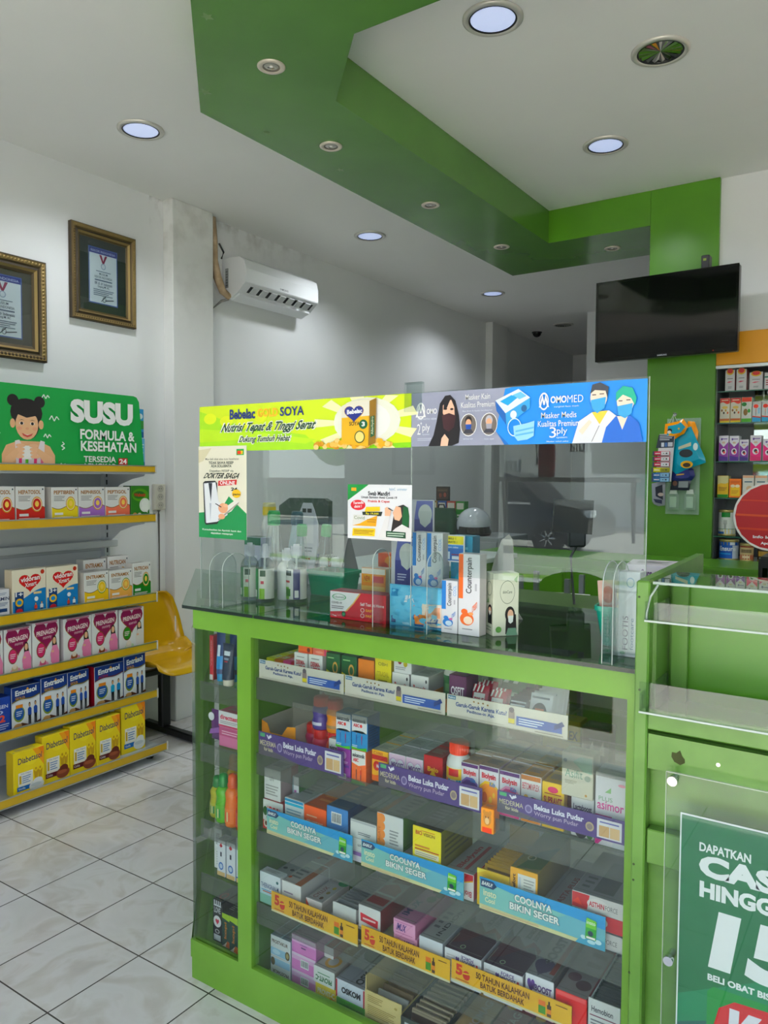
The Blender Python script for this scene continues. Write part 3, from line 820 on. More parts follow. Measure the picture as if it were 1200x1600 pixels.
for x1, z0, z1, yb in ((.405, .040, .085, 1), (.333, .302, .348, 0), (.333, .552, .597, 0), (.333, .803, .851, 0), (.333, 1.211, 1.256, 0), (.333, 1.462, 1.500, 0)):
    zs = z1 - .024
    mb = MB(); mb.box(-.027, x1 - .004, YB, YE, zs - .02, zs, GREY, .002); mb.box(x1 - .012, x1 - .003, YB, YE, z0 + .002, zs, GREY)
    o = mb.build('shelf_board', t)
    mb = MB(); mb.box(x1 - .003, x1, YB, YE, z0 + .005, z1 - .005, YEL); mb.box(x1 - .004, x1 + .003, YB, YE, z1 - .005, z1, ALU); mb.box(x1 - .004, x1 + .003, YB, YE, z0, z0 + .005, ALU); mb.box(x1 - .004, x1 + .0035, YE - .001, YE + .006, z0 - .002, z1 + .002, M('D8D6D0', .5))
    mb.build('price_strip', o)
    if not yb:
        mb = MB(); mb.prism([(.005, zs - .02), (.30, zs - .02), (.29, zs - .03), (.2, zs - .045), (.1, zs - .075), (.005, zs - .14)], 'y', YE - .04, YE - .036, GREY); mb.build('bracket', o)

# sign board standing on the top shelf
t = thing('sign_board', 'green advertising board with smiling girl standing on the top shelf', 'sign', (-3.2, 2.0, 1.4775))
L_ = 1.14; HH = .368
mb = MB()
pr = [(-.55, 0), (.578, 0), (.548, .34), (.533, .362), (.515, .367), (-.55, .367)]
mb.prism(pr, 'x', -.012, 0, M('2F9A55', .4))
W_, H_ = 1.128, .367
GS = 'D9AE8C'
def uv(y, z): return ((y + .55) / W_, z / H_)
it = []
gy = -.005
def gp(px, py):   # girl on the board, laid out on the board's own measures
    return uv(gy + px, py)
def ge(px, py, r1, r2, c): u, v = gp(px, py); it.append(('e', u, v, r1 / W_, r2 / H_, c))
def gpoly(pts, c): it.append(('p', [gp(*p) for p in pts], c))
gpoly([(-.165, .0), (.085, .0), (.085, .06), (.06, .10), (.01, .12), (-.09, .12), (-.145, .10), (-.165, .06)], GS)
gpoly([(-.10, .0), (.03, .0), (.035, .12), (.015, .125), (.0, .08), (-.06, .08), (-.085, .125), (-.105, .12)], 'E8E0E4')
for k, c in ((-.09, 'D84A7A'), (-.06, '6AB84A'), (-.02, 'D84A7A'), (.012, 'E07A9A')): gpoly([(k, .0), (k + .014, .0), (k + .018, .07), (k + .004, .07)], c)
ge(-.045, .195, .055, .068, '221C1E'); ge(-.112, .295, .026, .026, '1A1618'); ge(.012, .295, .026, .026, '1A1618'); ge(-.05, .245, .075, .062, '1C181A')
ge(-.115, .195, .012, .02, GS); ge(.018, .195, .012, .02, GS)
ge(-.049, .192, .053, .066, 'DFB694'); gpoly([(-.11, .215), (-.095, .265), (-.05, .28), (.0, .262), (.012, .215), (-.01, .232), (-.05, .222), (-.09, .235)], '1C181A')
ge(-.074, .197, .011, .0065, 'F0E8E4'); ge(-.024, .197, .011, .0065, 'F0E8E4'); ge(-.074, .197, .007, .0065, '1A1414'); ge(-.024, .197, .007, .0065, '1A1414'); gpoly([(-.088, .209), (-.074, .214), (-.060, .210), (-.074, .2115)], '2A1E1C'); gpoly([(-.038, .210), (-.024, .214), (-.010, .209), (-.024, .2115)], '2A1E1C'); ge(-.085, .175, .012, .008, 'DCA48A'); ge(-.013, .175, .012, .008, 'DCA48A'); ge(-.049, .175, .008, .006, 'D8A488')
gpoly([(-.075, .155), (-.049, .146), (-.022, .155), (-.03, .143), (-.049, .136), (-.068, .143)], 'C0564E'); gpoly([(-.067, .152), (-.049, .146), (-.031, .152), (-.049, .148)], 'FFFFFF')
gpoly([(-.075, .04), (-.03, .04), (-.025, .10), (-.08, .10)], 'F2F2EE')
for k in range(4):
    ge(-.088 + .002 * k, .052 + k * .016, .022, .0085, 'E2B898'); ge(-.014 - .002 * k, .052 + k * .016, .022, .0085, 'E2B898')
gpoly([(-.165, .0), (-.13, .0), (-.09, .07), (-.10, .09), (-.15, .05)], 'DDB492'); gpoly([(.085, .0), (.05, .0), (-.01, .07), (.0, .09), (.07, .05)], 'DDB492')
def zig(y, z, s, tall=False):
    pts = [(-1, -.2), (-.5, .6), (0, -.4), (.5, .5), (1, -.1)]
    if tall: pts = [(b, a) for a, b in pts]
    a = [(y + p[0] * s, z + p[1] * s) for p in pts]
    for i in range(4):
        (y0, z0), (y1, z1) = a[i], a[i + 1]
        dx, dz = y1 - y0, z1 - z0; q = math.hypot(dx, dz); nx, nz = -dz / q * .0024, dx / q * .0024
        it.append(('p', [uv(y0 + nx, z0 + nz), uv(y1 + nx, z1 + nz), uv(y1 - nx, z1 - nz), uv(y0 - nx, z0 - nz)], 'F2F4F0'))
for y, z, s, tt in ((.035, .32, .018, 0), (.075, .225, .024, 0), (.04, .145, .018, 0), (.115, .105, .018, 1), (-.20, .15, .02, 0), (-.19, .26, .016, 1), (.115, .015, .018, 0), (-.21, .03, .018, 0)): zig(y, z, s, tt)
WH = 'F4F4F2'
def tx(s, y0, z0, y1, z1, c=WH, b=.03, **k):
    u0, v0 = uv(y0, z0); u1, v1 = uv(y1, z1); it.append(('t', s, u0, v0, u1, v1, c, dict(b=b, **k)))
tx('SUSU', .155, .215, .503, .325, b=.055); tx('FORMULA &', .205, .14, .512, .188); tx('KESEHATAN', .207, .085, .522, .133)
tx('TERSEDIA', .222, .034, .40, .062, b=.02); tx('LENGKAP', .226, .002, .398, .028, b=.02)
u0, v0 = uv(.415, .0); u1, v1 = uv(.468, .056); it.append(('r', u0, v0, u1, v1, 'B5352F')); tx('24', .42, .028, .463, .052); tx('JAM', .42, .004, .463, .022, b=.02)
art(mb, (.0004, -.55, 0), (0, 1, 0), (0, 0, 1), (1, 0, 0), W_, H_, it)
mb.build('board', t)
mb = MB(); mb.prism([(-.012, 0), (-.10, 0), (-.012, .25)], 'y', .1, .104, M('E4E4E2', .5)); mb.build('stand_flap', t)

def milk(y0, y1, z0, z1, label, cols, f, xf=-3.205, d=.055, rot=0, l=(), name='milk_carton', group=None):
    return carton_left(name, label, 'carton', y0, y1, z0, z1 - z0, d, cols, f=f, l=l, xf=xf, rot=rot, group=group)
# blue cartons half hidden behind the board
milk(2.515, 2.63, 1.4775, 1.64, 'light blue carton behind the green sign board, lower half of two', ('7AB8DC', '5E9CC4', '8EC4E2'), [('r', 0, 0, 1, .25, '2E6FA4'), ('l', .55, .5, .95, .85, 4, 'EAF2F6')], xf=-3.26)
milk(2.515, 2.625, 1.643, 1.79, 'blue and green carton peeking above behind the green sign board', ('4E96C8', '4484B4', '6AAAD4'), [('r', .3, .3, 1, .6, '4A8A4A'), ('r', 0, 0, 1, .2, '245E96'), ('e', .8, .75, .15, .1, 'E2ECF2')], xf=-3.26)

# second shelf: white cartons with a coloured wave
def wavebox(y0, y1, z0, z1, label, name_txt, col, tcol='9C6A22', ring='C89A3A', side=True, d=.06, xf=-3.205):
    f = [('w', .44, .44, .06, '7A5A30'), ('w', .42, .42, .06, col), ('t', name_txt, .08, .80, .86, .91, tcol, {'b': .03}), ('l', .08, .60, .5, .76, 4, '8A8A88'),
         ('e', .72, .52, .19, .21, ring), ('e', .72, .52, .165, .18, 'F0E4C8'), ('e', .72, .52, .145, .16, col), ('e', .72, .53, .07, .08, 'F2D27A'), ('e', .93, .93, .025, .025, '223A4A'),
         ('r', .1, .2, .42, .27, 'F0F0EE'), ('l', .08, .05, .8, .16, 3, 'F4E8E4')]
    return milk(y0, y1, z0, z1, label, ('E6E6E4', 'D8D4CE', 'DEDCD8'), f, d=d, xf=xf)
Z1 = 1.2325
wavebox(1.76, 1.888, Z1, 1.399, 'white and red wave milk carton cut by the left edge, second shelf', 'HEPATOSOL', 'B8301E')
wavebox(1.893, 2.030, Z1, 1.398, 'white and red wave milk carton, second shelf, left of the yellow one', 'HEPATOSOL', 'B8301E')
wavebox(2.063, 2.198, Z1, 1.394, 'white and yellow wave milk carton on the second shelf', 'PEPTIBREN', 'E2D01E')
wavebox(2.202, 2.345, Z1, 1.393, 'white and purple wave milk carton on the second shelf', 'NEPHRISOL', '9A6CB8')
wavebox(2.349, 2.491, Z1, 1.392, 'white and salmon wave milk carton on the second shelf', 'PEPTIGOL', 'E07A62', side=False)
milk(2.497, 2.612, Z1, 1.397, 'dark green carton with milk splash, right end of second shelf', ('3C7A34', '2C5A28', '3A6A34'), [('e', .5, .72, .45, .2, '5E9A3A'), ('e', .45, .72, .32, .12, '2E6A2C'), ('t', 'Walnutz', .15, .67, .8, .78, 'B83A34', {'b': .03}), ('e', .75, .4, .3, .22, 'E4EAE2'), ('e', .72, .44, .14, .1, 'F8F8F4'), ('p', [(.55, .3), (.9, .15), (.95, .5), (.7, .6)], 'EEF2EC'), ('e', .2, .1, .12, .08, 'C89A6A'), ('e', .45, .1, .1, .07, 'E6DCC6')], d=.06)

# third shelf
Z2 = .8275
def heart(y0, y1, z1, label, num, d=.06, xf=-3.205):
    f = [('r', 0, 0, 1, .30, '1F6FAE'), ('w', .32, .56, .03, '2A7CB8'), ('h', .52, .72, .36, .24, 'F2EAD2'), ('h', .52, .72, .335, .22, 'C01F2C'), ('t', 'vidoran', .24, .72, .82, .83, WH, {'b': .03, 'sk': .06}), ('t', 'Xmart', .36, .60, .72, .70, WH, {'b': .02, 'sk': .1}), ('e', .9, .92, .06, .05, 'B03A2A'),
         ('p', [(.06, .08), (.2, .02), (.32, .08), (.32, .52), (.06, .52)], '123A6E'), ('t', num, .08, .42, .3, .52, WH, {'b': .03}), ('e', .19, .29, .115, .09, 'E2B82E'), ('e', .19, .29, .07, .05, '2E8AC8'), ('e', .19, .1, .1, .06, 'B83038'), ('r', .62, .44, .86, .49, 'E8D0A0'),
         ('e', .7, .33, .06, .05, 'F4F4F2')] + figure(.68, .0, .26, '2A1C18', 'E0AE88', 'C84A3A', '3A4A6A', 1.1) + figure(.86, .0, .27, '2A1C18', 'E0AE88', 'EDEDE8', '2A3A5A', 1.1)
    return milk(y0, y1, Z2, z1, label, ('EDE6D2', 'D9CDB4', 'E6E0CC'), f, d=d, xf=xf)
heart(1.87, 2.029, 1.032, 'white carton with red heart marked 1+, beside the small white carton, third shelf', '1+')
heart(2.032, 2.193, 1.030, 'white carton with red heart marked 3+, beside the yellow wave carton, third shelf', '3+')
heart(1.70, 1.83, .99, 'red heart carton half hidden behind the small white one, third shelf', '1+', xf=-3.275)
milk(1.73, 1.857, Z2, .955, 'small white carton with dark blue lettering at left edge, third shelf', ('DEDFE4', 'C8CAD0', 'D4D6DA'), [('t', 'VITAMIN', .3, .62, 1.0, .74, '1E2A5A', {'b': .02}), ('r', .55, .22, .92, .34, '24406E'), ('l', .55, .42, .95, .56, 3, '5A6A8A'), ('l', .1, .8, .9, .9, 2, '8A94A8')])
wavebox(2.226, 2.361, Z2, .985, 'white and yellow wave milk carton on the third shelf, left one', 'ENTRAMIX', 'E6C22A', ring='7A9A2E', d=.10)
wavebox(2.366, 2.50, Z2, .981, 'white and peach wave milk carton on the third shelf', 'ENTRAMIX', 'E6B06A', ring='7A9A2E', d=.10)
wavebox(2.504, 2.617, Z2, 1.004, 'tall white and green wave milk carton, right end of third shelf', 'NUTRICAN', '2E7A32', d=.06)
wavebox(2.31, 2.44, Z2, 1.03, 'white milk carton in the back row behind the yellow wave one', 'ENTRAMIX', 'E6B06A', xf=-3.33)
wavebox(2.45, 2.575, Z2, 1.035, 'white milk carton in the back row behind the peach wave one', 'NUTRICAN', '2E7A32', xf=-3.33)

# fourth shelf
Z3 = .5735
def lady(y0, y1, z1, label, sub='mommy', cake='9A5A3A', top='E08AAE', alt=False):
    f = [('W', .62, .62, .0, 'E9EBEA'), ('h', .5, .74, .46, .34, 'A8823A'), ('h', .5, .755, .45, .335, '86164E'), ('r', .1, .96, .92, 1, 'B87A92'), ('t', 'PRENAGEN', .14, .70, .86, .81, 'F0E4E0', {'b': .025, 'sk': .05}), ('t', sub, .38, .60, .7, .67, 'E8C8D0', {'sk': .05}),
         ('e', .30, .40, .17, .17, '7A4A2A'), ('e', .30, .40, .145, .145, 'C83A6A' if not alt else '3E8A3A'), ('l', .2, .34, .4, .46, 3, 'F0D8E0'),
         ('p', [(.1, .0), (.62, .0), (.55, .12), (.3, .16)], 'E6A8C0' if not alt else 'C8E0B8'), ('e', .36, .12, .12, .08, cake), ('e', .36, .17, .08, .06, 'F2E6D8'), ('p', [(.02, 0), (.3, 0), (.28, .05), (.02, .06)], 'B8204A')] 
    f += [('e', .80, .55, .085, .12, '241A1A'), ('p', [(.71, .56), (.88, .56), (.93, .34), (.72, .36)], '2A1C1C'), ('e', .80, .56, .06, .075, 'E2B898'), ('p', [(.66, .1), (.96, .04), (.99, .30), (.9, .46), (.74, .46), (.66, .32)], top), ('e', .74, .26, .1, .1, top), ('e', .73, .33, .05, .025, 'E2B898'), ('p', [(.68, 0), (.99, 0), (.97, .14), (.7, .16)], top)]
    return milk(y0, y1, Z3, z1, label, ('ECECEA', 'D6CFD0', 'E0C8CE'), f, d=.05)
lady(1.695, 1.824, .777, 'maroon heart milk carton cut by left edge, fourth shelf', cake='D8C090')
lady(1.829, 1.955, .777, 'maroon heart milk carton with lady in pink, leftmost whole one of fourth shelf', cake='D8C8A0')
lady(1.960, 2.093, .785, 'maroon heart milk carton with lady in pink, left of the gap on fourth shelf', cake='D86A8A')
lady(2.114, 2.262, .781, 'maroon heart milk carton with chocolate cake, right of the gap on fourth shelf')
lady(2.266, 2.412, .784, 'maroon heart milk carton with lady in pink, second right of the gap', cake='8A4A2A')
lady(2.421, 2.570, .781, 'maroon heart milk carton with green disc, right end of fourth shelf', sub='esensis', cake='E8E0D0', top='EAE4DC', alt=True)

# fifth shelf
Z4 = .3245
def couple(y0, y1, z1, label, jump=False, edge='1B3C86', gold=True, d=.06):
    f = [('W', .60, .70, .03, 'C8CED6'), ('W', .63, .73, .03, '6A5A2A' if gold else '5A1A24'), ('W', .66, .76, .03, '16357E'), ('t', 'Entrasol', .12, .79, .88, .92, WH, {'b': .035, 'sk': .05}), ('t', 'GOLD' if gold else 'ACTIVE', .12, .705, .46, .765, 'C8963A' if gold else 'A02A3A', {'b': .03}), ('p', [(.5, .9), (.56, .96), (.62, .9)], 'E8A83A'),
         ('e', .25, .36, .2, .19, '8A9A4A'), ('e', .25, .37, .17, .155, '24529A'), ('r', .13, .5, .38, .58, 'D88A3A'), ('l', .15, .3, .36, .44, 3, 'DCE4F0'), ('p', [(0, 0), (1, 0), (1, .12), (.7, .03), (.35, .14), (0, .06)], '5A3220'), ('e', .2, .09, .14, .05, 'C8A070')]
    f += figure(.62, .04, .56, '1E1614', 'D8A880', '2C4EA0' if not jump else '3AA0C8', '1C1C22', .75) + figure(.83, .06, .55, '241814', 'D8A880', '2C4EA0' if not jump else '2E86C0', '1C1C22', .75)
    return milk(y0, y1, Z4, z1, label, ('E6E8EA', edge, '1B3C86'), f, d=d)
milk(1.72, 1.853, Z4, .485, 'plain royal blue milk carton with number 2, left end of fifth shelf', ('24419A', '1C357E', '24419A'), [('t', 'LACTOGEN', .02, .70, .92, .80, 'DCE2F0', {'b': .02}), ('t', '2', .62, .32, .82, .52, 'E05A4A', {'b': .04}), ('l', .5, .1, .95, .28, 3, 'C8D0E8'), ('o', .55, .6, .2, .06, 'C8D0E8', .3)], d=.07)
couple(1.858, 1.992, .515, 'dark blue milk carton with couple in blue jackets, leftmost of fifth shelf')
couple(1.997, 2.128, .527, 'dark blue milk carton with couple in blue jackets, second on fifth shelf')
couple(2.131, 2.245, .526, 'dark blue milk carton with couple, third on fifth shelf', d=.05)
couple(2.276, 2.440, .522, 'dark blue milk carton with red side and jumping couple, fifth shelf', True, 'A02430', False)
couple(2.445, 2.577, .540, 'dark blue milk carton with couple, right end of fifth shelf')
milk(2.275, 2.43, Z4, .515, 'dark blue carton in the back row behind the jumping couple carton', ('1B3C86', '163070', '1B3C86'), [('W', .3, .4, .02, '16357E')], xf=-3.29)
milk(2.02, 2.14, Z4, .535, 'dark blue carton in the back row behind second couple carton', ('1B3C86', '163070', '1B3C86'), [('W', .3, .4, .02, '16357E')], xf=-3.29)

# bottom shelf
Z5 = .0615
def sun_carton(y0, y1, z1, label, choc=True, rot=0, dull=False, xf=-3.14):
    f = [('p', [(.62, 1), (1, .55), (1, 1)], 'F0A81E'), ('p', [(.8, 1), (1, .78), (1, 1)], 'EE8E1A'), ('e', .55, .74, .2, .1, 'F6E26A'), ('t', 'Diabetasol', .14, .72, .93, .86, '2A2A5A', {'b': .012, 'sk': .03}),
         ('p', [(.14, .2), (.62, .2), (.62, .52), (.14, .52)], 'F1EFE6'), ('t', 'Vita Digest', .22, .46, .58, .50, '8A8A90'), ('r', .17, .26, .24, .45, 'C8A84A'), ('l', .27, .25, .55, .44, 4, '6A8AB8'), ('r', .1, .10, .64, .20, '5A1A22' if choc else '1E6AB0'), ('t', 'Coklat' if choc else 'Vanilla', .14, .125, .36, .175, WH),
         ('e', .74, .13, .25, .12, '8A4A38' if choc else 'E6E8E6'), ('e', .78, .22, .16, .08, '6A3024' if choc else 'F4F4F2'), ('e', .72, .15, .18, .04, 'A8624A' if choc else 'D0D6D8')]
    for u in (.72, .86): f += [('e', u, .52, .03, .03, 'C8A01E'), ('p', [(u - .05, .3), (u + .05, .3), (u + .08, .5), (u, .44), (u - .08, .5)], 'CBA524')]
    return milk(y0, y1, Z5, z1, label, ('F2DA1E', 'D9BE1A', 'F0DC30'), f, d=.055, rot=rot, xf=xf)
sun_carton(1.815, 1.958, .252, 'short yellow milk carton with vanilla scoop, leftmost on bottom shelf', False, xf=-3.125)
sun_carton(1.965, 2.100, .277, 'yellow milk carton with chocolate drink, second on bottom shelf', xf=-3.15)
sun_carton(2.103, 2.240, .284, 'yellow milk carton with chocolate drink, third on bottom shelf', xf=-3.15)
sun_carton(2.243, 2.378, .283, 'yellow milk carton with chocolate drink, fourth on bottom shelf', xf=-3.15)
sun_carton(2.40, 2.545, .303, 'yellow milk carton with white scoop, right end of bottom shelf', False, xf=-3.17)

# ================================================================== YELLOW WAITING CHAIR
t = thing('waiting_chair', 'shiny yellow plastic shell chair on black steel frame by the wall', 'chair', (-3.375, 2.87, 0), math.radians(-4))
YP = noise_mat('yellow_shell_plastic', 'C79A0A', 'D2A614', 3, .22)
prof = [(.245, .395), (.225, .425), (.16, .432), (.05, .42), (-.06, .415), (-.12, .43), (-.16, .47), (-.178, .55), (-.19, .65), (-.202, .74), (-.207, .775)]
def shell(u, v):
    s = v * (len(prof) - 1); i = min(int(s), len(prof) - 2); fr = s - i
    x = prof[i][0] * (1 - fr) + prof[i + 1][0] * fr; z = prof[i][1] * (1 - fr) + prof[i + 1][1] * fr
    hw = .205 + .03 * math.sin(math.pi * min(v / .6, 1)) if v < .6 else .205 - .10 * ((v - .6) / .4) ** 1.8
    if v < .12: hw -= .05 * (1 - v / .12) ** 2
    y = (u - .5) * 2 * hw
    k = abs(u - .5) * 2
    edge = max(0, k - .55) / .45
    if v < .45: z += .045 * edge ** 2 * (1 if v > .1 else .3)
    elif v < .62: z += .04 * edge ** 2; x += .05 * edge ** 2
    else: x += .05 * edge ** 2
    return (x, y, z)
mb = MB(); mb.grid(shell, 22, 40, YP); o = mb.build('seat_shell', t)
md = o.modifiers.new('thick', 'SOLIDIFY'); md.thickness = .008; md.offset = -1
mb = MB()
mb.tube([(.10, -.005, .403), (.02, 0, .410)], .004, M('4A3A08', .6), 6); mb.build('seat_slot', o)
mb = MB(); mb.box(-.10, .16, -.02, .02, .385, .405, BLACK, .004); mb.box(-.02, .02, -.21, .22, .355, .385, BLACK, .004); mb.build('beam', t)
mb = MB(); mb.box(-.06, -.015, -.03, .03, .04, .36, BLACK, .006); mb.build('leg', t)
mb = MB(); mb.box(-.21, .27, -.022, .022, .005, .045, BLACK, .006); mb.build('foot_bar', t)

# ================================================================== DISPLAY COUNTER
XL, XR, YF, YB2 = -1.662, -0.402, 1.493, 2.04
t = counter = thing('display_counter', 'lime green glass fronted medicine display counter', 'display counter', (0, 0, 0))
foot = [(XL, YF), (XR, YF), (XR, YB2), (-2.2, YB2)]
def inset(d):
    return [(XL + d * .42, YF + d), (XR - d, YF + d), (XR - d, YB2 - d), (-2.2 + d * 2.3, YB2 - d)]
mb = MB()
mb.prism(foot, 'z', 0.0, 0.06, GREEN)                                  # plinth and deck
mb.box(XL - .005, XR, YF, YF + .022, 0.06, .112, GREEN)
mb.box(XL + .012, XR, YF, YF + .03, 1.02, 1.08, GREEN)                  # top rail
mb.box(-1.478, -1.428, YF, YF + .03, .112, 1.02, GREEN)                 # mullion
mb.box(-.43, XR, YF, YF + .03, .112, 1.02, GREEN)                      # right post
mb.build('frame', t)
mb = MB(); mb.face([(XL - .003, YF + .001, .06), (-2.2, YB2, .06), (-2.2, YB2, .112), (XL - .003, YF + .001, .112)], GREEN); mb.prism([(XL + .01, YF + .012), (XL + .03, YF + .022), (-2.15, YB2), (-2.2, YB2)], 'z', 1.02, 1.08, GREEN); mb.prism([(-2.2, YB2), (-2.2, YB2 - .03), (-2.14, YB2 - .03), (-2.14, YB2)][::-1], 'z', .112, 1.02, GREEN); mb.build('chamfered_end', t)
GIN = M('4E7A22', .5)
mb = MB(); mb.box(-1.478, -1.44, YF + .03, YB2, .06, 1.02, GIN); mb.build('divider_panel', t)
mb = MB(); mb.box(-.43, XR, YF + .03, YB2, .06, 1.02, GIN); mb.build('end_panel', t)
mb = MB(); mb.box(-1.44, -.43, YB2 - .015, YB2, .06, .16, GIN); mb.build('back_rail', t)
mb = MB(); mb.box(-1.44, -.43, YB2 - .03, YB2, .98, 1.06, GIN); mb.build('back_rail', t)
mb = MB(); mb.box(-1.428, -.43, YF + .008, YF + .013, .112, 1.02, G_PANE); mb.build('front_pane', t)
mb = MB(); mb.box(XL + .004, -1.478, YF + .008, YF + .013, .112, 1.02, G_PANE); mb.build('front_pane', t)
mb = MB(); mb.prism([(XL, YF + .006), (XL + .006, YF + .012), (-2.14, YB2 - .03), (-2.146, YB2 - .03)], 'z', .112, 1.02, G_PANE); mb.build('side_pane', t)
EDGE = M('1E2A26', .15)
for pl in ([(-1.655, 1.458), (-1.388, 1.458), (-1.388, 2.06), (-2.26, 2.06)], [(-1.383, 1.458), (-.403, 1.458), (-.403, 2.06), (-1.383, 2.06)]):
    mb = MB(); mb.prism(pl, 'z', 1.0805, 1.0905, G_TOP)
    mb.box(pl[0][0], pl[1][0], 1.4572, 1.4580, 1.0815, 1.0895, EDGE)
    mb.build('glass_top', t)
G_SHELF = glass('shelf_glass', 'F1F5F3', 0.045)
RAIL = translucent('clear_price_rail', '686C64', 0.36, .25)
for zs in (.905, .70, .487, .287):
    mb = MB(); mb.box(-1.437, -.433, YF + .045, YB2 - .02, zs - .008, zs - .0005, G_SHELF); o = mb.build('glass_shelf', t)
    mb = MB(); mb.box(-1.425, -.433, YF + .018, YF + .020, zs - .055, zs + .004, RAIL); mb.build('price_rail', o)
for zs in (.862, .683, .462, .303):
    mb = MB(); mb.prism([(XL + .02, YF + .03), (-1.48, YF + .03), (-1.48, YB2 - .03), (-2.08, YB2 - .03)], 'z', zs - .008, zs - .0005, G_SHELF); o = mb.build('glass_shelf', t)
    mb = MB(); mb.box(XL + .015, -1.481, YF + .022, YF + .024, zs - .05, zs + .003, RAIL); mb.build('price_rail', o)

# printed strips along the shelves
def strip(label, x0, x1, z0, z1, base, items, group):
    mb = MB(); mb.box(x0, x1, 1.5085, 1.5105, z0, z1, M(base, .35))
    art(mb, (x0, 1.5083, z0), (1, 0, 0), (0, 0, 1), (0, -1, 0), x1 - x0, z1 - z0, items, .35)
    return tag(mb.build('shelf_strip'), label, 'shelf strip', group)
NAVY = '1E3A7A'
def lice(x0, x1, z0, z1, label):
    strip(label, x0, x1, z0, z1, 'CFCBC0', [('r', .01, .80, .08, .97, '3A6A8A'), ('t', 'Peditox', .015, .84, .075, .93, WH), ('t', 'Garuk-Garuk Karena Kutu?', .08, .52, .52, .72, NAVY, {'b': .025}), ('t', 'Peditox-in Aja.', .18, .28, .42, .46, NAVY, {'b': .02}),
        ('e', .24, .86, .008, .04, '8A6A3A'), ('e', .28, .84, .008, .04, '8A6A3A'), ('e', .32, .86, .008, .04, '8A6A3A'), ('e', .36, .82, .008, .04, '8A6A3A'),
        ('r', .535, .22, .585, .75, '8A7A78'), ('e', .56, .82, .022, .12, '5A5058'), ('r', .535, .25, .585, .45, 'D2C23A'),
        ('r', .60, .20, .96, .60, '2A4E9A'), ('l', .62, .25, .82, .55, 3, 'DCE4F0'), ('p', [(.9, .3), (.98, .55), (.96, .72), (.9, .5)], '16306E'), ('l', .02, .08, .5, .12, 1, 'A8A294'), ('r', .0, .0, 1, .03, 'A8A294'), ('l', .75, .06, .97, .14, 1, '8A8478')], 'head lice strips on the top display shelf')
lice(-1.412, -1.13, .911, .961, 'grey paper strip with small bottle, leftmost on top display shelf')
lice(-1.126, -.843, .911, .961, 'grey paper strip with small bottle, middle one on top display shelf')
lice(-.838, -.555, .911, .961, 'grey paper strip with small bottle, rightmost on top display shelf')
def scar(x0, x1, z0, z1, label):
    strip(label, x0, x1, z0, z1, '4E3B78', [('p', [(0, 0), (.5, 0), (.2, .25), (0, .6)], '5A5560'), ('r', .02, .80, .08, .96, '5FA878'), ('p', [(.10, .92), (.125, .74), (.15, .92), (.135, .92), (.125, .84), (.115, .92)], 'EDE8F2'), ('p', [(.125, .74), (.155, .98), (.165, .86)], 'EDE8F2'),
        ('t', 'MEDERMA', .02, .44, .22, .66, 'CFC4A8', {'b': .01}), ('t', 'for kids', .07, .22, .18, .38, 'D8CCB0', {'b': .02}), ('e', .265, .50, .03, .19, 'A79ABF'), ('e', .265, .50, .02, .13, '6A5A8E'),
        ('t', 'Bekas Luka Pudar', .31, .55, .70, .80, 'EDE9F4', {'b': .035}), ('t', 'Worry pun Pudar', .31, .24, .66, .48, 'C4B2C8', {'b': .01}), ('e', .745, .44, .032, .2, 'B7A58A'), ('e', .745, .44, .022, .13, '8A7A7A'),
        ('r', .80, .10, .98, .90, 'E6E2E6'), ('r', .815, .16, .89, .62, 'C9A57C'), ('r', .895, .16, .965, .62, 'D9B88E'), ('l', .82, .7, .96, .84, 1, '6A6AA8')], 'purple scar cream strips on the second display shelf')
scar(-1.414, -1.13, .704, .766, 'purple paper strip, leftmost on second display shelf')
scar(-1.024, -.748, .708, .764, 'purple paper strip, middle one on second display shelf, under white bottle')
scar(-.711, -.434, .722, .770, 'purple paper strip, rightmost on second display shelf, under the beige carton')
def eyes(x0, x1, z0, z1, label):
    strip(label, x0, x1, z0, z1, '86BDB8', [('p', [(0, 1), (1, 1), (1, .62), (.3, .78), (0, .92)], '3A92CC'), ('p', [(0, 0), (1, 0), (1, .1), (.2, .14), (0, .16)], 'D6D2A6'), ('p', [(.45, .16), (1, .1), (1, .62), (.72, .7)], '72AEBC'), ('p', [(.78, 0), (1, 0), (1, .26), (.9, .34), (.82, .2)], '5098B6'), ('e', .84, .22, .02, .06, 'CDE4EA'), ('e', .95, .2, .025, .07, 'CDE4EA'), ('e', .9, .14, .03, .06, 'BFDDE6'),
        ('p', [(.01, .72), (.12, .72), (.15, .84), (.12, .96), (.01, .96)], '1C3E66'), ('t', 'BARU!', .018, .78, .115, .90, WH, {'b': .025, 's': .1}), ('t', 'insto', .035, .46, .145, .66, 'F0ECC6', {'b': .02}), ('t', 'Cool', .05, .27, .135, .43, 'F0ECC6', {'b': .02}),
        ('t', 'COOLNYA', .295, .585, .605, .835, '46606E', {'b': .06}), ('t', 'BIKIN SEGER', .255, .30, .665, .55, '46606E', {'b': .06}),
        ('t', 'COOLNYA', .30, .60, .60, .82, 'F2F4EE', {'b': .03}), ('t', 'BIKIN SEGER', .26, .315, .66, .535, 'F2F4EE', {'b': .03}), 
        ('p', [(.855, .22), (.935, .22), (.94, .78), (.86, .78)], '3E9A3A'), ('p', [(.86, .55), (.935, .55), (.935, .8), (.865, .84)], '7CC24A'), ('t', 'insto', .865, .66, .93, .76, WH), ('e', .895, .40, .02, .08, '243A4A'), ('r', .865, .24, .93, .30, 'F0E8E0'), ('l', .02, .04, .5, .1, 1, 'C8A88A')], 'blue eye drop strips on the third display shelf')
eyes(-1.385, -1.101, .494, .562, 'blue eye drop strip, leftmost on third display shelf')
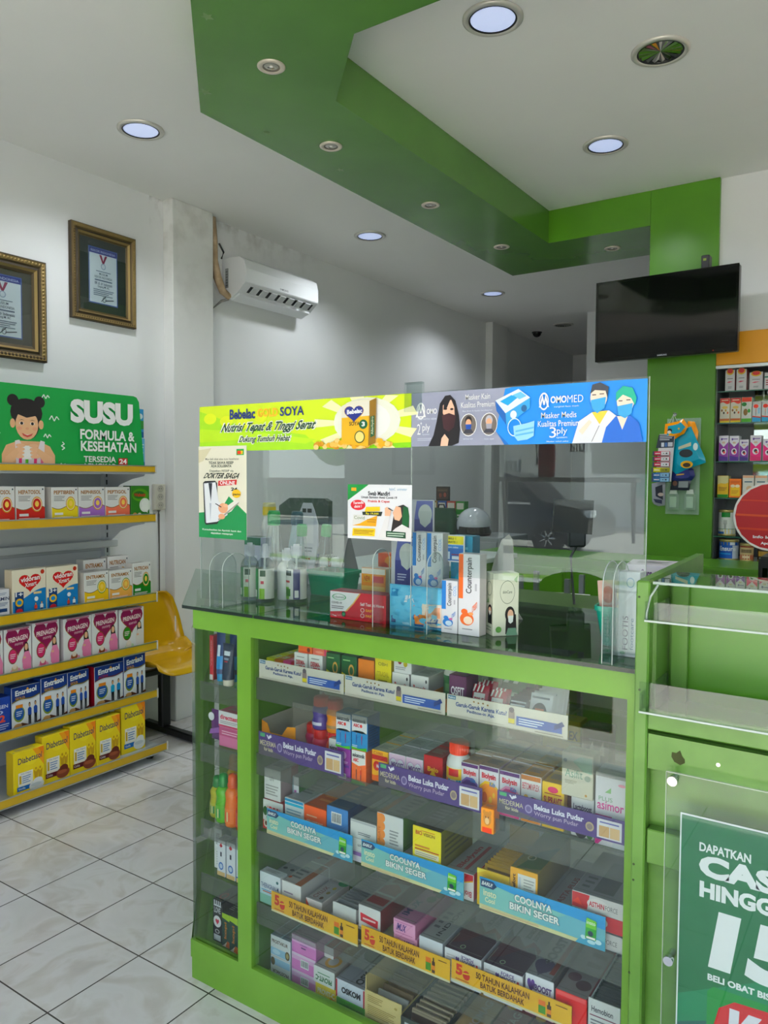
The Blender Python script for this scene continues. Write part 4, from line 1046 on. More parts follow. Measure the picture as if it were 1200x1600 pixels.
eyes(-1.074, -.791, .496, .562, 'blue eye drop strip, middle one on third display shelf')
eyes(-.751, -.469, .494, .565, 'blue eye drop strip, rightmost on third display shelf')
def cough(x0, x1, z0, z1, label):
    strip(label, x0, x1, z0, z1, 'DFAE3E', [('r', 0, 0, 1, .10, 'D9D2B0'), ('p', [(.6, .1), (1, .1), (1, 1), (.8, 1)], 'E3B548'), ('t', '5', .04, .38, .10, .90, 'C23A2A', {'b': .05}), ('e', .135, .48, .032, .22, 'C23A2A'), ('p', [(.1, .5), (.17, .56), (.17, .62), (.1, .56)], 'E8C25A'), ('l', .04, .14, .16, .24, 1, 'A84A2A'),
        ('t', '50 TAHUN KALAHKAN', .22, .56, .67, .86, '5A2E18', {'b': .02}), ('t', 'BATUK BERDAHAK', .26, .20, .63, .48, '5A2E18', {'b': .02}), ('p', [(.745, .2), (.80, .2), (.80, .72), (.745, .72)], '4E8A3A'), ('p', [(.745, .55), (.80, .55), (.80, .78), (.745, .78)], 'E07A2A'), ('r', .812, .16, .845, .68, '4A2E20'), ('r', .822, .68, .835, .85, '2A1A14'), ('r', .812, .3, .845, .5, 'E0882E'), ('l', .88, .8, .97, .88, 1, '5A2E18')], 'orange cough syrup strips on the fourth display shelf')
cough(-1.369, -1.084, .286, .340, 'orange yellow strip with red 50, leftmost on fourth display shelf')
cough(-1.073, -.824, .293, .346, 'orange yellow strip with red 50, middle one on fourth display shelf')
cough(-.820, -.536, .303, .352, 'orange yellow strip with red 50, rightmost on fourth display shelf')

# ---- top display shelf
T1 = .9055
def T(txt, u0, v0, u1, v1, col, **k): return ('t', txt, u0, v0, u1, v1, col, k)
def side_row(name, label, x0, x1, col, z=T1, h=.048, d=.05, n=4, f=()):
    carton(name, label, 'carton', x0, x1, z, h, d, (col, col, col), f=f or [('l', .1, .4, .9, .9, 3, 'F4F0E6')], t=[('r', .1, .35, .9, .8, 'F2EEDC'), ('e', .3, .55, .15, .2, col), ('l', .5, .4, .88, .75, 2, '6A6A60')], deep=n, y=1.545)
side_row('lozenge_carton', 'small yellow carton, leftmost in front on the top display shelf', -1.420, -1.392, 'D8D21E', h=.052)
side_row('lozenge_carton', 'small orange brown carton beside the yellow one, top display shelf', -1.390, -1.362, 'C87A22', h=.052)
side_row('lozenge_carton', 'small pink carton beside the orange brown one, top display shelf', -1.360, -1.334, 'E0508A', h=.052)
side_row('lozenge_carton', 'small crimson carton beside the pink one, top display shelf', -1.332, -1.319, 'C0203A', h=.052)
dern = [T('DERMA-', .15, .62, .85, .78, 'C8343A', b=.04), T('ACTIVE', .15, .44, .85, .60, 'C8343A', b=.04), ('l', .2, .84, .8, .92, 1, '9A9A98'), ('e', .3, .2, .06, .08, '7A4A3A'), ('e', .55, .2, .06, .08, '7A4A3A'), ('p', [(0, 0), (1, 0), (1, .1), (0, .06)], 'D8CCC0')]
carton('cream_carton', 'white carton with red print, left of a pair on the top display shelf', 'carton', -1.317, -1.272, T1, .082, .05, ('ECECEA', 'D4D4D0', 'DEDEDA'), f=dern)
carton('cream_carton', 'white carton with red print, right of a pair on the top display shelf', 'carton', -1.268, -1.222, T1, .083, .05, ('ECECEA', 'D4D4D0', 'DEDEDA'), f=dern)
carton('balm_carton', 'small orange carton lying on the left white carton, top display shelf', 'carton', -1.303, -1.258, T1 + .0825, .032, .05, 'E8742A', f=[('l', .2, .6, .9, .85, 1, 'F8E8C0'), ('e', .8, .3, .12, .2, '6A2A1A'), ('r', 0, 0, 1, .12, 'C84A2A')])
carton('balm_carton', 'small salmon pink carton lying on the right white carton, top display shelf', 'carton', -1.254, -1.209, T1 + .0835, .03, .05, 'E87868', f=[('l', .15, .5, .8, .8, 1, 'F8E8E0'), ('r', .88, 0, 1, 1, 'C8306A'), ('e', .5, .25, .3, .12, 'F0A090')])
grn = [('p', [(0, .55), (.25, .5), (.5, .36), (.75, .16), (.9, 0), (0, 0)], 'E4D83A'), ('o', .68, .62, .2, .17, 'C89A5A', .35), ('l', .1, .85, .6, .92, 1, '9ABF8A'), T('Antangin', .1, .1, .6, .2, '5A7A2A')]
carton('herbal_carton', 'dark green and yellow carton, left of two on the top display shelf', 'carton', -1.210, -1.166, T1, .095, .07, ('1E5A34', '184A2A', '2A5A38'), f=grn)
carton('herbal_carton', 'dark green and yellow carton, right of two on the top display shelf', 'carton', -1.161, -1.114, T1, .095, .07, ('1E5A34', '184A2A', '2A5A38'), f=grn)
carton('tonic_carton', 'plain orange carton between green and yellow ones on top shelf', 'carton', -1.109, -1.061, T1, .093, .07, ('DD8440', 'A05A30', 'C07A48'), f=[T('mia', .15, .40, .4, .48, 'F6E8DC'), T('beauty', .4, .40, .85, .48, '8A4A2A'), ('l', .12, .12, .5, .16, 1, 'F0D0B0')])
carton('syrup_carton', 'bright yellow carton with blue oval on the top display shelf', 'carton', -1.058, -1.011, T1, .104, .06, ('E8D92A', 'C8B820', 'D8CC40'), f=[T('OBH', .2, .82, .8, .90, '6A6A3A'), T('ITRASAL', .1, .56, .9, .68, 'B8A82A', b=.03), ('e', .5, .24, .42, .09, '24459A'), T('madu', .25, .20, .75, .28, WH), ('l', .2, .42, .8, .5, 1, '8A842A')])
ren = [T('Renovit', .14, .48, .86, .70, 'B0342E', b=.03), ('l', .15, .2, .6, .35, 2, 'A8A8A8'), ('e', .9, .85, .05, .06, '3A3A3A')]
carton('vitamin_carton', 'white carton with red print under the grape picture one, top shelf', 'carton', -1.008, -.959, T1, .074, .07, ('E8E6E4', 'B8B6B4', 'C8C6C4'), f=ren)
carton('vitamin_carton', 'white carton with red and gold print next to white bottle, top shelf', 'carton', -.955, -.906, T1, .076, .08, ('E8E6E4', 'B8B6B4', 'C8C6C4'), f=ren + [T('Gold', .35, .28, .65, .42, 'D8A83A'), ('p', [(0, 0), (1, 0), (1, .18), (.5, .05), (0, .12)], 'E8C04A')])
carton('vitamin_carton', 'white carton with grapes picture stacked on another, top display shelf', 'carton', -1.003, -.953, T1 + .0745, .052, .07, ('E6E4E4', 'B4B2B0', 'C4C2C0'), f=[('e', .45, .75, .16, .2, '5A2A5A'), ('e', .6, .7, .15, .2, '7A4A7A'), ('e', .35, .55, .12, .15, '8A2A3A'), ('e', .68, .45, .12, .15, 'C8B83A'), ('l', .1, .12, .7, .3, 2, '9A9AA0')])
tr = thing('display_tray', 'orange cardboard tray edge under the white capped bottle', 'tray', (-.885, 1.545, T1))
mb = MB(); mb.box(-.018, .05, 0, .002, 0, .03, M('D88A3A', .6)); mb.box(-.018, .05, .10, .102, 0, .05, M('B8763A', .6)); mb.box(-.018, -.016, .002, .10, 0, .04, M('C8843E', .6)); mb.box(.048, .05, .002, .10, 0, .04, M('C8843E', .6)); mb.box(-.016, .048, .002, .10, 0, .002, M('C8A070', .6)); mb.build('tray_body', tr)
def bottle(name, label, x, y, z, prof, mat, cap=None, capm=None, wrap=None, group=None, n=28):
    t = thing(name, label, 'bottle', (x, y, z), 0, group)
    mb = MB(); mb.lathe(prof, (0, 0, 0), mat, n); mb.build('bottle_body', t)
    if cap:
        mb = MB(); mb.lathe(cap, (0, 0, 0), capm, n)
        r = cap[1][0]
        for k in range(0, n, 1):
            a = 2 * math.pi * k / n; h0, h1 = cap[0][1], cap[-2][1]
            mb.tube([(r * math.cos(a), r * math.sin(a), h0 + (h1 - h0) * .1), (r * math.cos(a), r * math.sin(a), h0 + (h1 - h0) * .85)], r * .05, capm, 4)
        mb.build('cap', t)
    if wrap:
        r, z0, z1, items, base = wrap
        mb = MB(); seg = 20; a0, a1 = -math.pi * 1.05, math.pi * .05
        mb.lathe([(r, z0), (r, z1)], (0, 0, 0), M(base, .4), n, caps=False)
        for it in items:     # vertical panels of colour round the label: (angle0, angle1, v0, v1, colour)
            b0, b1, v0, v1, col = it; m_ = 8
            for i in range(m_):
                p, q = math.radians(b0 + (b1 - b0) * i / m_), math.radians(b0 + (b1 - b0) * (i + 1) / m_); rr = r * 1.006 + .0004 * items.index(it) / max(1, len(items))
                zz0, zz1 = z0 + (z1 - z0) * v0, z0 + (z1 - z0) * v1
                mb.face([(rr * math.cos(p), rr * math.sin(p), zz0), (rr * math.cos(q), rr * math.sin(q), zz0), (rr * math.cos(q), rr * math.sin(q), zz1), (rr * math.cos(p), rr * math.sin(p), zz1)], M(col, .4), True)
        mb.build('label', t)
    return t
WHP = M('E4E4E0', .35)
bottle('pill_bottle', 'white capped bottle with green label on the orange tray', -.872, 1.60, T1 + .0025, [(.0001, 0), (.022, 0), (.023, .003), (.023, .078), (.017, .088), (.017, .09)], WHP, [(.0225, .088), (.0225, .106), (.021, .108), (.0001, .108)], WHP, (.0234, .012, .074, [(-150, -30, .2, .85, '3E7A4A'), (-120, -60, .4, .7, '6A9A6A')], '2E6A3E'))
carton('milk_powder_carton', 'dark purple carton with white lettering on the top display shelf', 'carton', -.851, -.806, T1, .092, .06, ('5A2350', '4A1C42', '6A3058'), f=[T('OSFIT', .1, .50, .9, .72, 'F2EDF0', b=.03), ('l', .25, .36, .75, .42, 1, 'C8A8C0'), ('p', [(0, 0), (.8, 0), (.5, .18), (.2, .22), (0, .12)], 'B83A7A')])
carton('grey_sachet_box', 'open pale grey display box behind the striped sachets', 'box', -.800, -.722, T1, .045, .04, ('B4B6B4', '9A9C9A', 'C4C6C4'), y=1.60)
def sachets(name, label, x, y, z, w, h, n, dy, cols, f, group, lean=.35):
    base = None
    for i in range(n):
        c = cols[i % len(cols)]
        if base is None or True:
            mb = MB()
            def fn(u, v): 
                b = .004 * (math.sin(math.pi * u) * math.sin(math.pi * v)) ** .6
                return ((u - .5) * w, -b, v * h)
            mb.grid(fn, 8, 8, M(c, .28), True)
            mb.grid(lambda u, v: ((.5 - u) * w, .0006 + .004 * (math.sin(math.pi * u) * math.sin(math.pi * v)) ** .6, v * h), 6, 6, M(c, .28), True)
            if f: art(mb, (-w / 2, -.0048, 0), (1, 0, 0), (0, 0, 1), (0, -1, 0), w, h, f(c), .3)
            o = mb.build(name, None, (x, y + i * dy, z), (-lean, 0, .05 * math.sin(i * 2.1)))
            tag(o, label if i == 0 else '%s back behind the %s' % (['', 'second', 'third', 'fourth', 'fifth', 'sixth'][i], label.split(',')[0]), 'sachet', group)
strp = lambda c: [('p', [(.0 + k * .25, 0), (.1 + k * .25, 0), (.22 + k * .25, .3), (.12 + k * .25, .3)], 'EDE9E4') for k in range(3)] + [('r', .15, .3, .85, .75, 'EDE6E2'), T('TISSUE', .2, .42, .8, .62, c, b=.03)] + [('p', [(.05 + k * .25, .78), (.15 + k * .25, .78), (.25 + k * .25, 1), (.15 + k * .25, 1)], 'EDE9E4') for k in range(3)]
sachets('candy_sachet', 'red and white striped sachet, front left of its display box', -.782, 1.545, T1, .04, .075, 3, .022, ['A82038'], strp, 'striped sachets on the top display shelf')
sachets('candy_sachet', 'red and white striped sachet, front right beside the first one', -.738, 1.548, T1, .04, .068, 2, .022, ['A82038'], strp, 'striped sachets on the top display shelf')
sachets('herbal_sachet', 'green striped sachet standing behind the red striped ones', -.745, 1.64, T1, .06, .09, 3, .03, ['1E6A4A'], lambda c: [('p', [(.1, .7), (.3, .7), (.5, 1), (.3, 1)], 'D8E4DC'), ('p', [(.5, .7), (.7, .7), (.9, 1), (.7, 1)], 'D8E4DC')], 'green sachets on the top display shelf')
sachets('blister_sachet', 'navy sachet with clear window, front of the left file', -.686, 1.545, T1, .045, .062, 5, .022, ['2A3444'], lambda c: [('r', .12, .15, .88, .55, 'AEB6BE'), ('e', .3, .35, .1, .14, '3A4656'), ('e', .68, .35, .1, .14, '3A4656'), ('l', .1, .65, .9, .9, 2, 'D8DCE0')], 'navy sachets on the top display shelf')
sachets('blister_sachet', 'white and black sachet with orange patch, front of the right file', -.636, 1.545, T1, .05, .078, 6, .02, ['D4D6D8'], lambda c: [('r', .0, .0, 1, .12, '2A2E36'), ('e', .5, .45, .34, .3, '30363E'), ('r', .3, .3, .7, .58, 'C86A4A'), ('l', .1, .82, .9, .94, 1, '6A6E74')], 'white and black sachets on the top display shelf')

# ---- second display shelf
T2 = .7005
tr = thing('display_tray', 'empty orange cardboard display tray at the left end of the second shelf', 'tray', (-1.377, 1.545, T2))
OC = M('EFA02A', .5); OI = M('B9B3A6', .7)
mb = MB()
mb.prism([(-.06, 0), (.06, 0), (.06, .082), (.032, .078), (.012, .052), (-.03, .052), (-.04, .075), (-.06, .082)], 'y', 0, .002, OC)
mb.box(-.06, .06, .128, .13, 0, .10, OI); mb.box(-.06, -.058, .002, .128, 0, .085, OI); mb.box(.058, .06, .002, .128, 0, .085, OI); mb.box(-.058, .058, .002, .128, 0, .002, OI)
mb.build('tray_body', tr)
RED = M('C8202C', .35)
def jar(x, y, z, body, label, band):
    pr = [(.0001, 0), (.020, 0), (.023, .004), (.024, .02), (.021, .032), (.0215, .036), (.024, .05), (.020, .06), (.017, .063)]
    return bottle('gummy_jar', label, x, y, z, pr, M(body, .3), [(.0195, .061), (.0195, .082), (.018, .085), (.0001, .085)], RED, (.0243, .012, .022, [(-130, -50, .1, .9, band)], body), 'small jars with red caps on the second display shelf')
jar(-1.297, 1.60, T2, 'B82058', 'pink jar with red cap beside the empty orange tray', 'E8A0B8')
jar(-1.253, 1.575, T2, 'C0284E', 'pink jar with red cap under the purple jar', 'E8B0B8')
jar(-1.206, 1.575, T2, 'D8543A', 'jar with red cap under the orange jar', '6AA8C8')
jar(-1.253, 1.575, T2 + .086, '4A3A86', 'purple jar with red cap stacked on a pink jar', 'D8D4E4')
jar(-1.206, 1.575, T2 + .086, 'E8952A', 'orange jar with red cap stacked beside the purple jar', 'A8845A')
carton('vitamin_carton', 'white carton with grapes picture behind the stacked red capped jars, upper one', 'carton', -1.40, -1.26, T2 + .1, .11, .08, ('DAD8D6', 'B8B6B4', 'C4C2C0'), f=[('e', .6, .6, .1, .25, '5A3A7A'), ('e', .72, .65, .1, .2, '7A9A3A'), ('l', .1, .2, .5, .5, 2, 'A8A8A8'), T('Renovit', .08, .05, .55, .16, 'A8383A', b=.02)], y=1.75)
carton('vitamin_carton', 'white carton at the back behind the jars, lower one of two', 'carton', -1.40, -1.26, T2, .098, .08, ('D4D2D0', 'B4B2B0', 'C0BEBC'), f=[T('Renovit', .08, .4, .6, .62, 'A8383A', b=.02)], y=1.75)
sak = [('W', .55, .55, .0, 'EAEAEC'), T('sakatonik', .05, .80, .95, .92, '1E2430', b=.04), T('ABC', .10, .66, .5, .76, 'C8243A', b=.05), ('e', .62, .71, .08, .05, 'D83A2A'), ('p', [(0, .55), (.5, .62), (1, .55), (1, .50), (0, .50)], '3A7ABA')]
sakb = [('r', 0, 0, 1, 1, '2E86C0')] + sak[:1] + [('p', [(0, .5), (.5, .62), (1, .5), (1, .56), (0, .56)], 'EAEAEC')] + sak[1:4] + figure(.32, .18, .34, '2A2430', 'E0A888', '3A4A8A', '2A4A9A', .55) + figure(.68, .16, .36, '8A2A3A', 'E0A888', 'A82A5A', '7A2A6A', .55) + [('p', [(0, 0), (1, 0), (1, .1), (.5, .04), (0, .08)], '5AB03A'), ('l', .06, .05, .4, .14, 2, 'D8ECF8')]
carton('syrup_carton', 'small white carton with black lettering beside the jars, second shelf', 'carton', -1.201, -1.165, T2, .079, .05, ('E8E6E4', 'A8A6A4', 'C4C2C0'), f=[T('sakatonik', .06, .62, .94, .82, '1E2430', b=.04), T('ABC', .1, .4, .5, .54, 'C8243A', b=.04), ('w', .2, .25, .05, 'E86A4A')])
carton('syrup_carton', 'purple carton with white emblem under the left blue syrup carton', 'carton', -1.160, -1.118, T2 - .012, .082, .05, ('8A3A92', '5A2A6A', '7A3A82'), y=1.502 + .02, f=[('e', .5, .78, .15, .1, 'C8A0D0'), ('o', .5, .8, .22, .12, 'C8A0D0', .3), ('r', .08, .42, .92, .5, '5A2A8A'), ('l', .15, .54, .85, .62, 2, 'DCC0E0'), ('b', .12, .05, .7, .22)])
carton('syrup_carton', 'orange carton with two children under the right blue syrup carton', 'carton', -1.115, -1.071, T2 - .012, .086, .05, ('E8744A', 'B85A3A', 'D86A4A'), y=1.522, f=[('p', [(0, .62), (.5, .55), (1, .62), (1, 1), (0, 1)], 'ECEAE6'), T('sakatonik', .05, .80, .95, .92, '1E2430', b=.04), T('ABC', .1, .66, .5, .77, 'C8243A', b=.05), ('p', [(0, 0), (1, 0), (1, .06), (0, .12)], '6AB03A')] + figure(.35, .12, .42, '2A1E1A', 'E8B890', '6A3A2A', '4A3A4A', .55) + figure(.68, .12, .42, '2A1E1A', 'E8B890', 'C83A3A', '6A3A4A', .55))
carton('syrup_carton', 'tall blue syrup carton with two children, left of two', 'carton', -1.164, -1.117, T2 + .0705, .088, .05, ('2E86C0', '1E4A7E', '2A6A9E'), f=sakb, y=1.522)
carton('syrup_carton', 'tall blue syrup carton with two children, right of two', 'carton', -1.115, -1.067, T2 + .0745, .087, .055, ('2E86C0', '1E4A7E', 'DADCDE'), f=sakb, y=1.522, r=[('l', .1, .1, .9, .7, 8, '16365A')])
carton('effervescent_carton', 'orange and yellow carton right of the blue syrup cartons, second shelf', 'carton', -1.066, -1.018, T2, .078, .06, ('F0B83A', 'C8963A', 'C8C4B0'), f=[('r', 0, .7, 1, .86, 'C82A22'), ('e', .3, .5, .22, .16, 'C83A22'), T('Hemaviton', .3, .44, .95, .56, WH, b=.03), ('w', .2, .3, .04, 'E8741E'), T('C1000', .1, .88, .7, .97, 'A82A1A')], deep=3)
imb = [('h', .5, .56, .48, .44, 'C89AC8'), ('h', .5, .56, .45, .41, 'F0EEF2'), T('IMBOOST', .14, .58, .9, .76, '6A3A86', b=.03), T('K', .28, .34, .4, .5, 'E8743A', b=.04), T('I', .42, .34, .46, .5, '3A9A4A', b=.04), T('D', .49, .34, .6, .5, 'D83A5A', b=.04), T('S', .63, .34, .74, .5, '3A6AC8', b=.04)]
carton('supplement_carton', 'white carton with pink heart, left of two on the second shelf', 'carton', -1.016, -.968, T2, .08, .065, ('E8E6EA', 'B8B6BC', 'B4B4B6'), f=[('r', 0, 0, 1, 1, 'E6C8DC')] + imb, deep=4)
carton('supplement_carton', 'white carton with pink heart, right of two on the second shelf', 'carton', -.967, -.919, T2, .08, .065, ('E8E6EA', 'B8B6BC', 'B4B4B6'), f=[('r', 0, 0, 1, 1, 'E6C8DC')] + imb, deep=4)
carton('energy_carton', 'dark red carton with flame and blue oval, second shelf', 'carton', -.917, -.866, T2, .096, .07, ('B01E2A', '7A1620', '8A2A30'), f=[('p', [(0, 0), (1, 0), (1, .5), (.6, .35), (.3, .42), (0, .3)], 'D8461E'), T('Bejo', .2, .58, .8, .74, 'E8B83A', b=.04), ('e', .5, .42, .2, .2, 'F0C83A'), ('e', .5, .14, .42, .10, '24388A'), T('SUJAMER', .2, .11, .8, .17, WH)], deep=2)
BL = 'E8E8E4'
bottle('syrup_bottle', 'white plastic bottle with orange cap and colourful label, second shelf', -.836, 1.565, T2 + .012, [(.0001, 0), (.026, 0), (.0285, .004), (.029, .07), (.027, .085), (.018, .098), (.018, .10)], M(BL, .3), [(.022, .097), (.022, .122), (.020, .125), (.0001, .125)], M('E8501E', .35),
       (.0293, .01, .075, [(-150, -30, 0, .55, '2E9AC8'), (-150, -30, .5, .9, 'F0C83A'), (-115, -65, .62, .88, 'C82A32'), (-105, -75, .2, .5, 'E8E4DC'), (-140, -120, .2, .5, 'E87A2A')], 'E4E4E0'))
def bio(x0, x1, z, h, label, low, hi, dn):
    carton('vitamin_carton', label, 'carton', x0, x1, z, h, .065, ('E8E4E8', 'C8A8B0', 'C8A890'), f=[('p', [(0, 0), (1, 0), (1, .5), (.7, .62), (.3, .62), (0, .5)], low), ('p', [(0, .5), (.3, .62), (.7, .62), (1, .5), (1, .56), (.7, .68), (.3, .68), (0, .56)], hi), ('W', .92, .92, .0, '5A2A6A'), T('Biolysin', .12, .70, .88, .86, 'C8203A', b=.04), T('Kids', .55, .58, .85, .68, '3A8AC8', b=.03), ('e', .28, .32, .15, .12, dn), ('e', .6, .28, .09, .08, 'F0C83A'), ('e', .78, .4, .07, .06, 'F0C83A')], deep=3)
bio(-.817, -.773, T2, .10, 'purple based children vitamin carton beside the orange capped bottle', '5A3A86', '8A6AB0', '3A2A66')
bio(-.771, -.723, T2 - .002, .105, 'orange children vitamin carton between the purple and pink ones', 'F09A2A', 'F0C84A', 'C8642A')
bio(-.721, -.672, T2, .102, 'pink based children vitamin carton on the second shelf', 'D84A8A', 'F0A0C0', 'B83A72')
carton('toy_carton', 'orange carton with brown bear hanging in the gap between purple strips', 'carton', -.747, -.716, T2 - .03, .055, .03, ('F0A03A', 'D8803A', 'E8903A'), y=1.502, f=[('e', .5, .6, .35, .3, 'C88A4A'), ('e', .25, .85, .12, .1, 'C88A4A'), ('e', .75, .85, .12, .1, 'C88A4A'), ('e', .5, .5, .18, .14, 'E8C89A'), ('e', .38, .66, .04, .04, '2A1A14'), ('e', .62, .66, .04, .04, '2A1A14'), ('r', .1, 0, .9, .22, 'D8503A')])
carton('vitamin_carton', 'white and orange carton with red pill picture, second display shelf', 'carton', -.670, -.623, T2, .105, .07, ('EDEAE6', 'D8B890', 'D89A4A'), f=[('w', .36, .5, .05, 'EE9A2A'), ('r', .0, .9, 1, 1, 'B8742A'), T('BETOMINPLEX', .06, .70, .94, .84, 'C83A4A'), ('e', .25, .52, .12, .07, 'E8B42A'), ('e', .6, .48, .2, .08, '2A1E22'), ('e', .72, .48, .12, .07, 'C82A2A'), T('B12', .28, .14, .72, .28, '5A2A1A', b=.03), ('o', .5, .24, .4, .2, 'C86A1E', .15)], deep=2)
carton('vitamin_carton', 'yellow carton with red lettering left of the tall beige one, second shelf', 'carton', -.621, -.572, T2, .10, .07, ('F0C81E', 'D8A81E', 'D8A83A'), f=[('e', .5, .86, .25, .07, 'D83A6A'), T('SUPRAVIT', .06, .54, .94, .70, 'A82A1E', b=.04), ('l', .15, .15, .85, .48, 4, 'B85A1E'), ('l', .1, .74, .9, .79, 1, 'A84A1E')], deep=2)
carton('herbal_carton', 'dark brown carton behind, between the beige and yellow cartons', 'carton', -.572, -.557, T2, .09, .06, ('5A2A1E', '4A2018', '5A2A20'), y=1.56)
carton('tablet_carton', 'small white carton with dark red print under the beige carton', 'carton', -.556, -.507, T2, .085, .06, ('E6E4E2', 'C0BEBC', 'CAC8C6'), f=[T('Lactaboost', .08, .66, .92, .82, '3A2A4A', b=.03), ('r', .15, .5, .92, .6, '8A1E3A'), ('e', .45, .16, .3, .2, '1E1E22'), ('e', .85, .1, .15, .12, '3A6A2E')])
carton('cream_carton', 'tall beige carton with green leaf corner on the second shelf', 'carton', -.574, -.507, T2 + .0855, .092, .045, ('D6D0BE', 'C0B8A2', 'CCC6B4'), f=[('p', [(.35, .82), (.6, .96), (.98, .97), (.98, .6), (.7, .62)], 'A8CDB6'), ('p', [(.4, .82), (.62, .93), (.95, .93), (.95, .65), (.7, .68)], 'B8D8C2'), ('e', .1, .82, .06, .045, '4A5A5E'), T('Asifit', .1, .44, .68, .64, '7A9A86', b=.0), ('e', .84, .48, .1, .07, 'A8AE9E'), ('l', .1, .28, .5, .38, 3, 'A8A290'), ('e', .8, .08, .04, .03, 'C89A5A')], y=1.53)
carton('milk_powder_carton', 'white and magenta carton with nursing mother, right end of second shelf', 'carton', -.502, -.437, T2, .15, .06, ('E4E0E2', 'C8C4C6', 'D4D0D2'), f=[T('PLUS', .1, .62, .55, .68, '8AAA8A'), ('p', [(.3, .74), (.5, .82), (.5, .74)], '8AB07A'), T('asimor', .06, .50, .92, .62, 'C83A8A', b=.01), ('p', [(0, 0), (.0, .42), (.55, .42), (.5, .28), (.3, .1), (.1, 0)], 'C0307E'), ('l', .08, .3, .4, .38, 2, 'F0D0E0'), ('e', .78, .33, .12, .06, '2A2628'), ('e', .77, .30, .09, .05, 'D8A890'), ('p', [(.55, 0), (1, 0), (1, .22), (.86, .27), (.68, .22)], 'D8DADE'), ('e', .64, .15, .1, .05, 'D8A890'), ('e', .85, .88, .12, .02, 'E8A0B0')], y=1.53)
carton('herbal_carton', 'brown carton lying at the back behind the pink vitamin carton', 'carton', -.80, -.715, T2 + .10, .055, .06, ('6A3A28', '5A3020', '704030'), y=1.76, f=[('p', [(.1, .4), (.2, .6), (.25, .4)], 'C8A080'), ('p', [(.4, .35), (.55, .55), (.6, .3)], 'C8A080'), ('p', [(.7, .4), (.85, .6), (.9, .4)], 'C8A080')])
carton('herbal_carton', 'lower brown carton at the back supporting another one, second shelf', 'carton', -.80, -.715, T2, .098, .06, ('5A3424', '4A2A1C', '60382A'), y=1.78)
carton('vitamin_carton', 'gold carton with black lettering at the back above the vitamin cartons', 'carton', -.715, -.62, T2 + .0, .165, .05, ('B8A23A', '8A7A2A', 'A8943A'), y=1.77, f=[T('CAVIPLEX', .1, .72, .95, .86, '2A2A1E', b=.03), ('l', .1, .4, .9, .6, 2, '6A5E20')])
carton('herbal_carton', 'black carton at the back between the gold and the beige cartons', 'carton', -.615, -.55, T2, .16, .05, ('26242A', '1E1C22', '2A282E'), y=1.77, f=[('p', [(.2, .6), (.4, .8), (.45, .6)], 'B8B0A8'), ('p', [(.6, .6), (.8, .82), (.85, .6)], 'B8B0A8')])

# ---- third display shelf
T3 = .4875
PILL = [('r', .08, .1, .92, .9, 'B8B6B2')]
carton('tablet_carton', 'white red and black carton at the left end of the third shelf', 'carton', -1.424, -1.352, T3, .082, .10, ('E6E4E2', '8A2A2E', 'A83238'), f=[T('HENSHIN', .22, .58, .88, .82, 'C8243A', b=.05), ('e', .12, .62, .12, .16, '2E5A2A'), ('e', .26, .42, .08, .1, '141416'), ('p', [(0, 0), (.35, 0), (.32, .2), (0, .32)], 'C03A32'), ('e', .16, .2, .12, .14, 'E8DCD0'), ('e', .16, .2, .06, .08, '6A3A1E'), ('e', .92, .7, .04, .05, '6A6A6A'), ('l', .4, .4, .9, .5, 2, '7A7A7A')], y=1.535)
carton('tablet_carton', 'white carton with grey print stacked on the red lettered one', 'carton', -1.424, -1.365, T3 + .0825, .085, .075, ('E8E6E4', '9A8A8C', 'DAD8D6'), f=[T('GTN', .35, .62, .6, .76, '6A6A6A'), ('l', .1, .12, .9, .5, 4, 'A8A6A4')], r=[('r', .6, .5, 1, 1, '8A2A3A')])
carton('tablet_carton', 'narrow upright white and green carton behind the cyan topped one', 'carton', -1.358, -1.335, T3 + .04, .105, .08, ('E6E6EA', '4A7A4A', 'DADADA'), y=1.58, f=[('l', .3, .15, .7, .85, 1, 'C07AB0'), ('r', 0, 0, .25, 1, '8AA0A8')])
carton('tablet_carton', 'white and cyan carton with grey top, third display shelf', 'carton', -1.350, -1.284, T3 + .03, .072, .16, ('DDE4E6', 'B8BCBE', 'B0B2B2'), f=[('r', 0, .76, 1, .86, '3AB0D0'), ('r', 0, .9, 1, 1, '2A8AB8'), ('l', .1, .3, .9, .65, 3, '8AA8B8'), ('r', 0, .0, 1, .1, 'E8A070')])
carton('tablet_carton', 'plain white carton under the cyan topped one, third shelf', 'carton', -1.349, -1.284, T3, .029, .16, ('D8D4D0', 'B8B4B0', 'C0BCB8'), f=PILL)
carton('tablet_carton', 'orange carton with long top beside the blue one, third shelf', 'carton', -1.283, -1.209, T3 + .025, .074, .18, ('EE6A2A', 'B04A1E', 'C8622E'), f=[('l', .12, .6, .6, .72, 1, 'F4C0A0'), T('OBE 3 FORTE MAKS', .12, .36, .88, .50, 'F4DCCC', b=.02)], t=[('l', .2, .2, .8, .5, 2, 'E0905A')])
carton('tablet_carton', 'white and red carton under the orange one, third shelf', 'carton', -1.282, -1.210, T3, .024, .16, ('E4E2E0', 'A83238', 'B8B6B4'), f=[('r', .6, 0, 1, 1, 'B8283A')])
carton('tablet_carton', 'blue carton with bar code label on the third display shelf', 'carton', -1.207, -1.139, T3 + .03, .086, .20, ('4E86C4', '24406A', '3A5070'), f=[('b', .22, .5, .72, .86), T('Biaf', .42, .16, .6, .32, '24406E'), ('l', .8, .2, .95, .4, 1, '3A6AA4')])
carton('tablet_carton', 'white carton under the blue one with bar code, third shelf', 'carton', -1.205, -1.141, T3, .029, .18, ('DAD8D6', '6A7A8A', 'B8B6B4'))
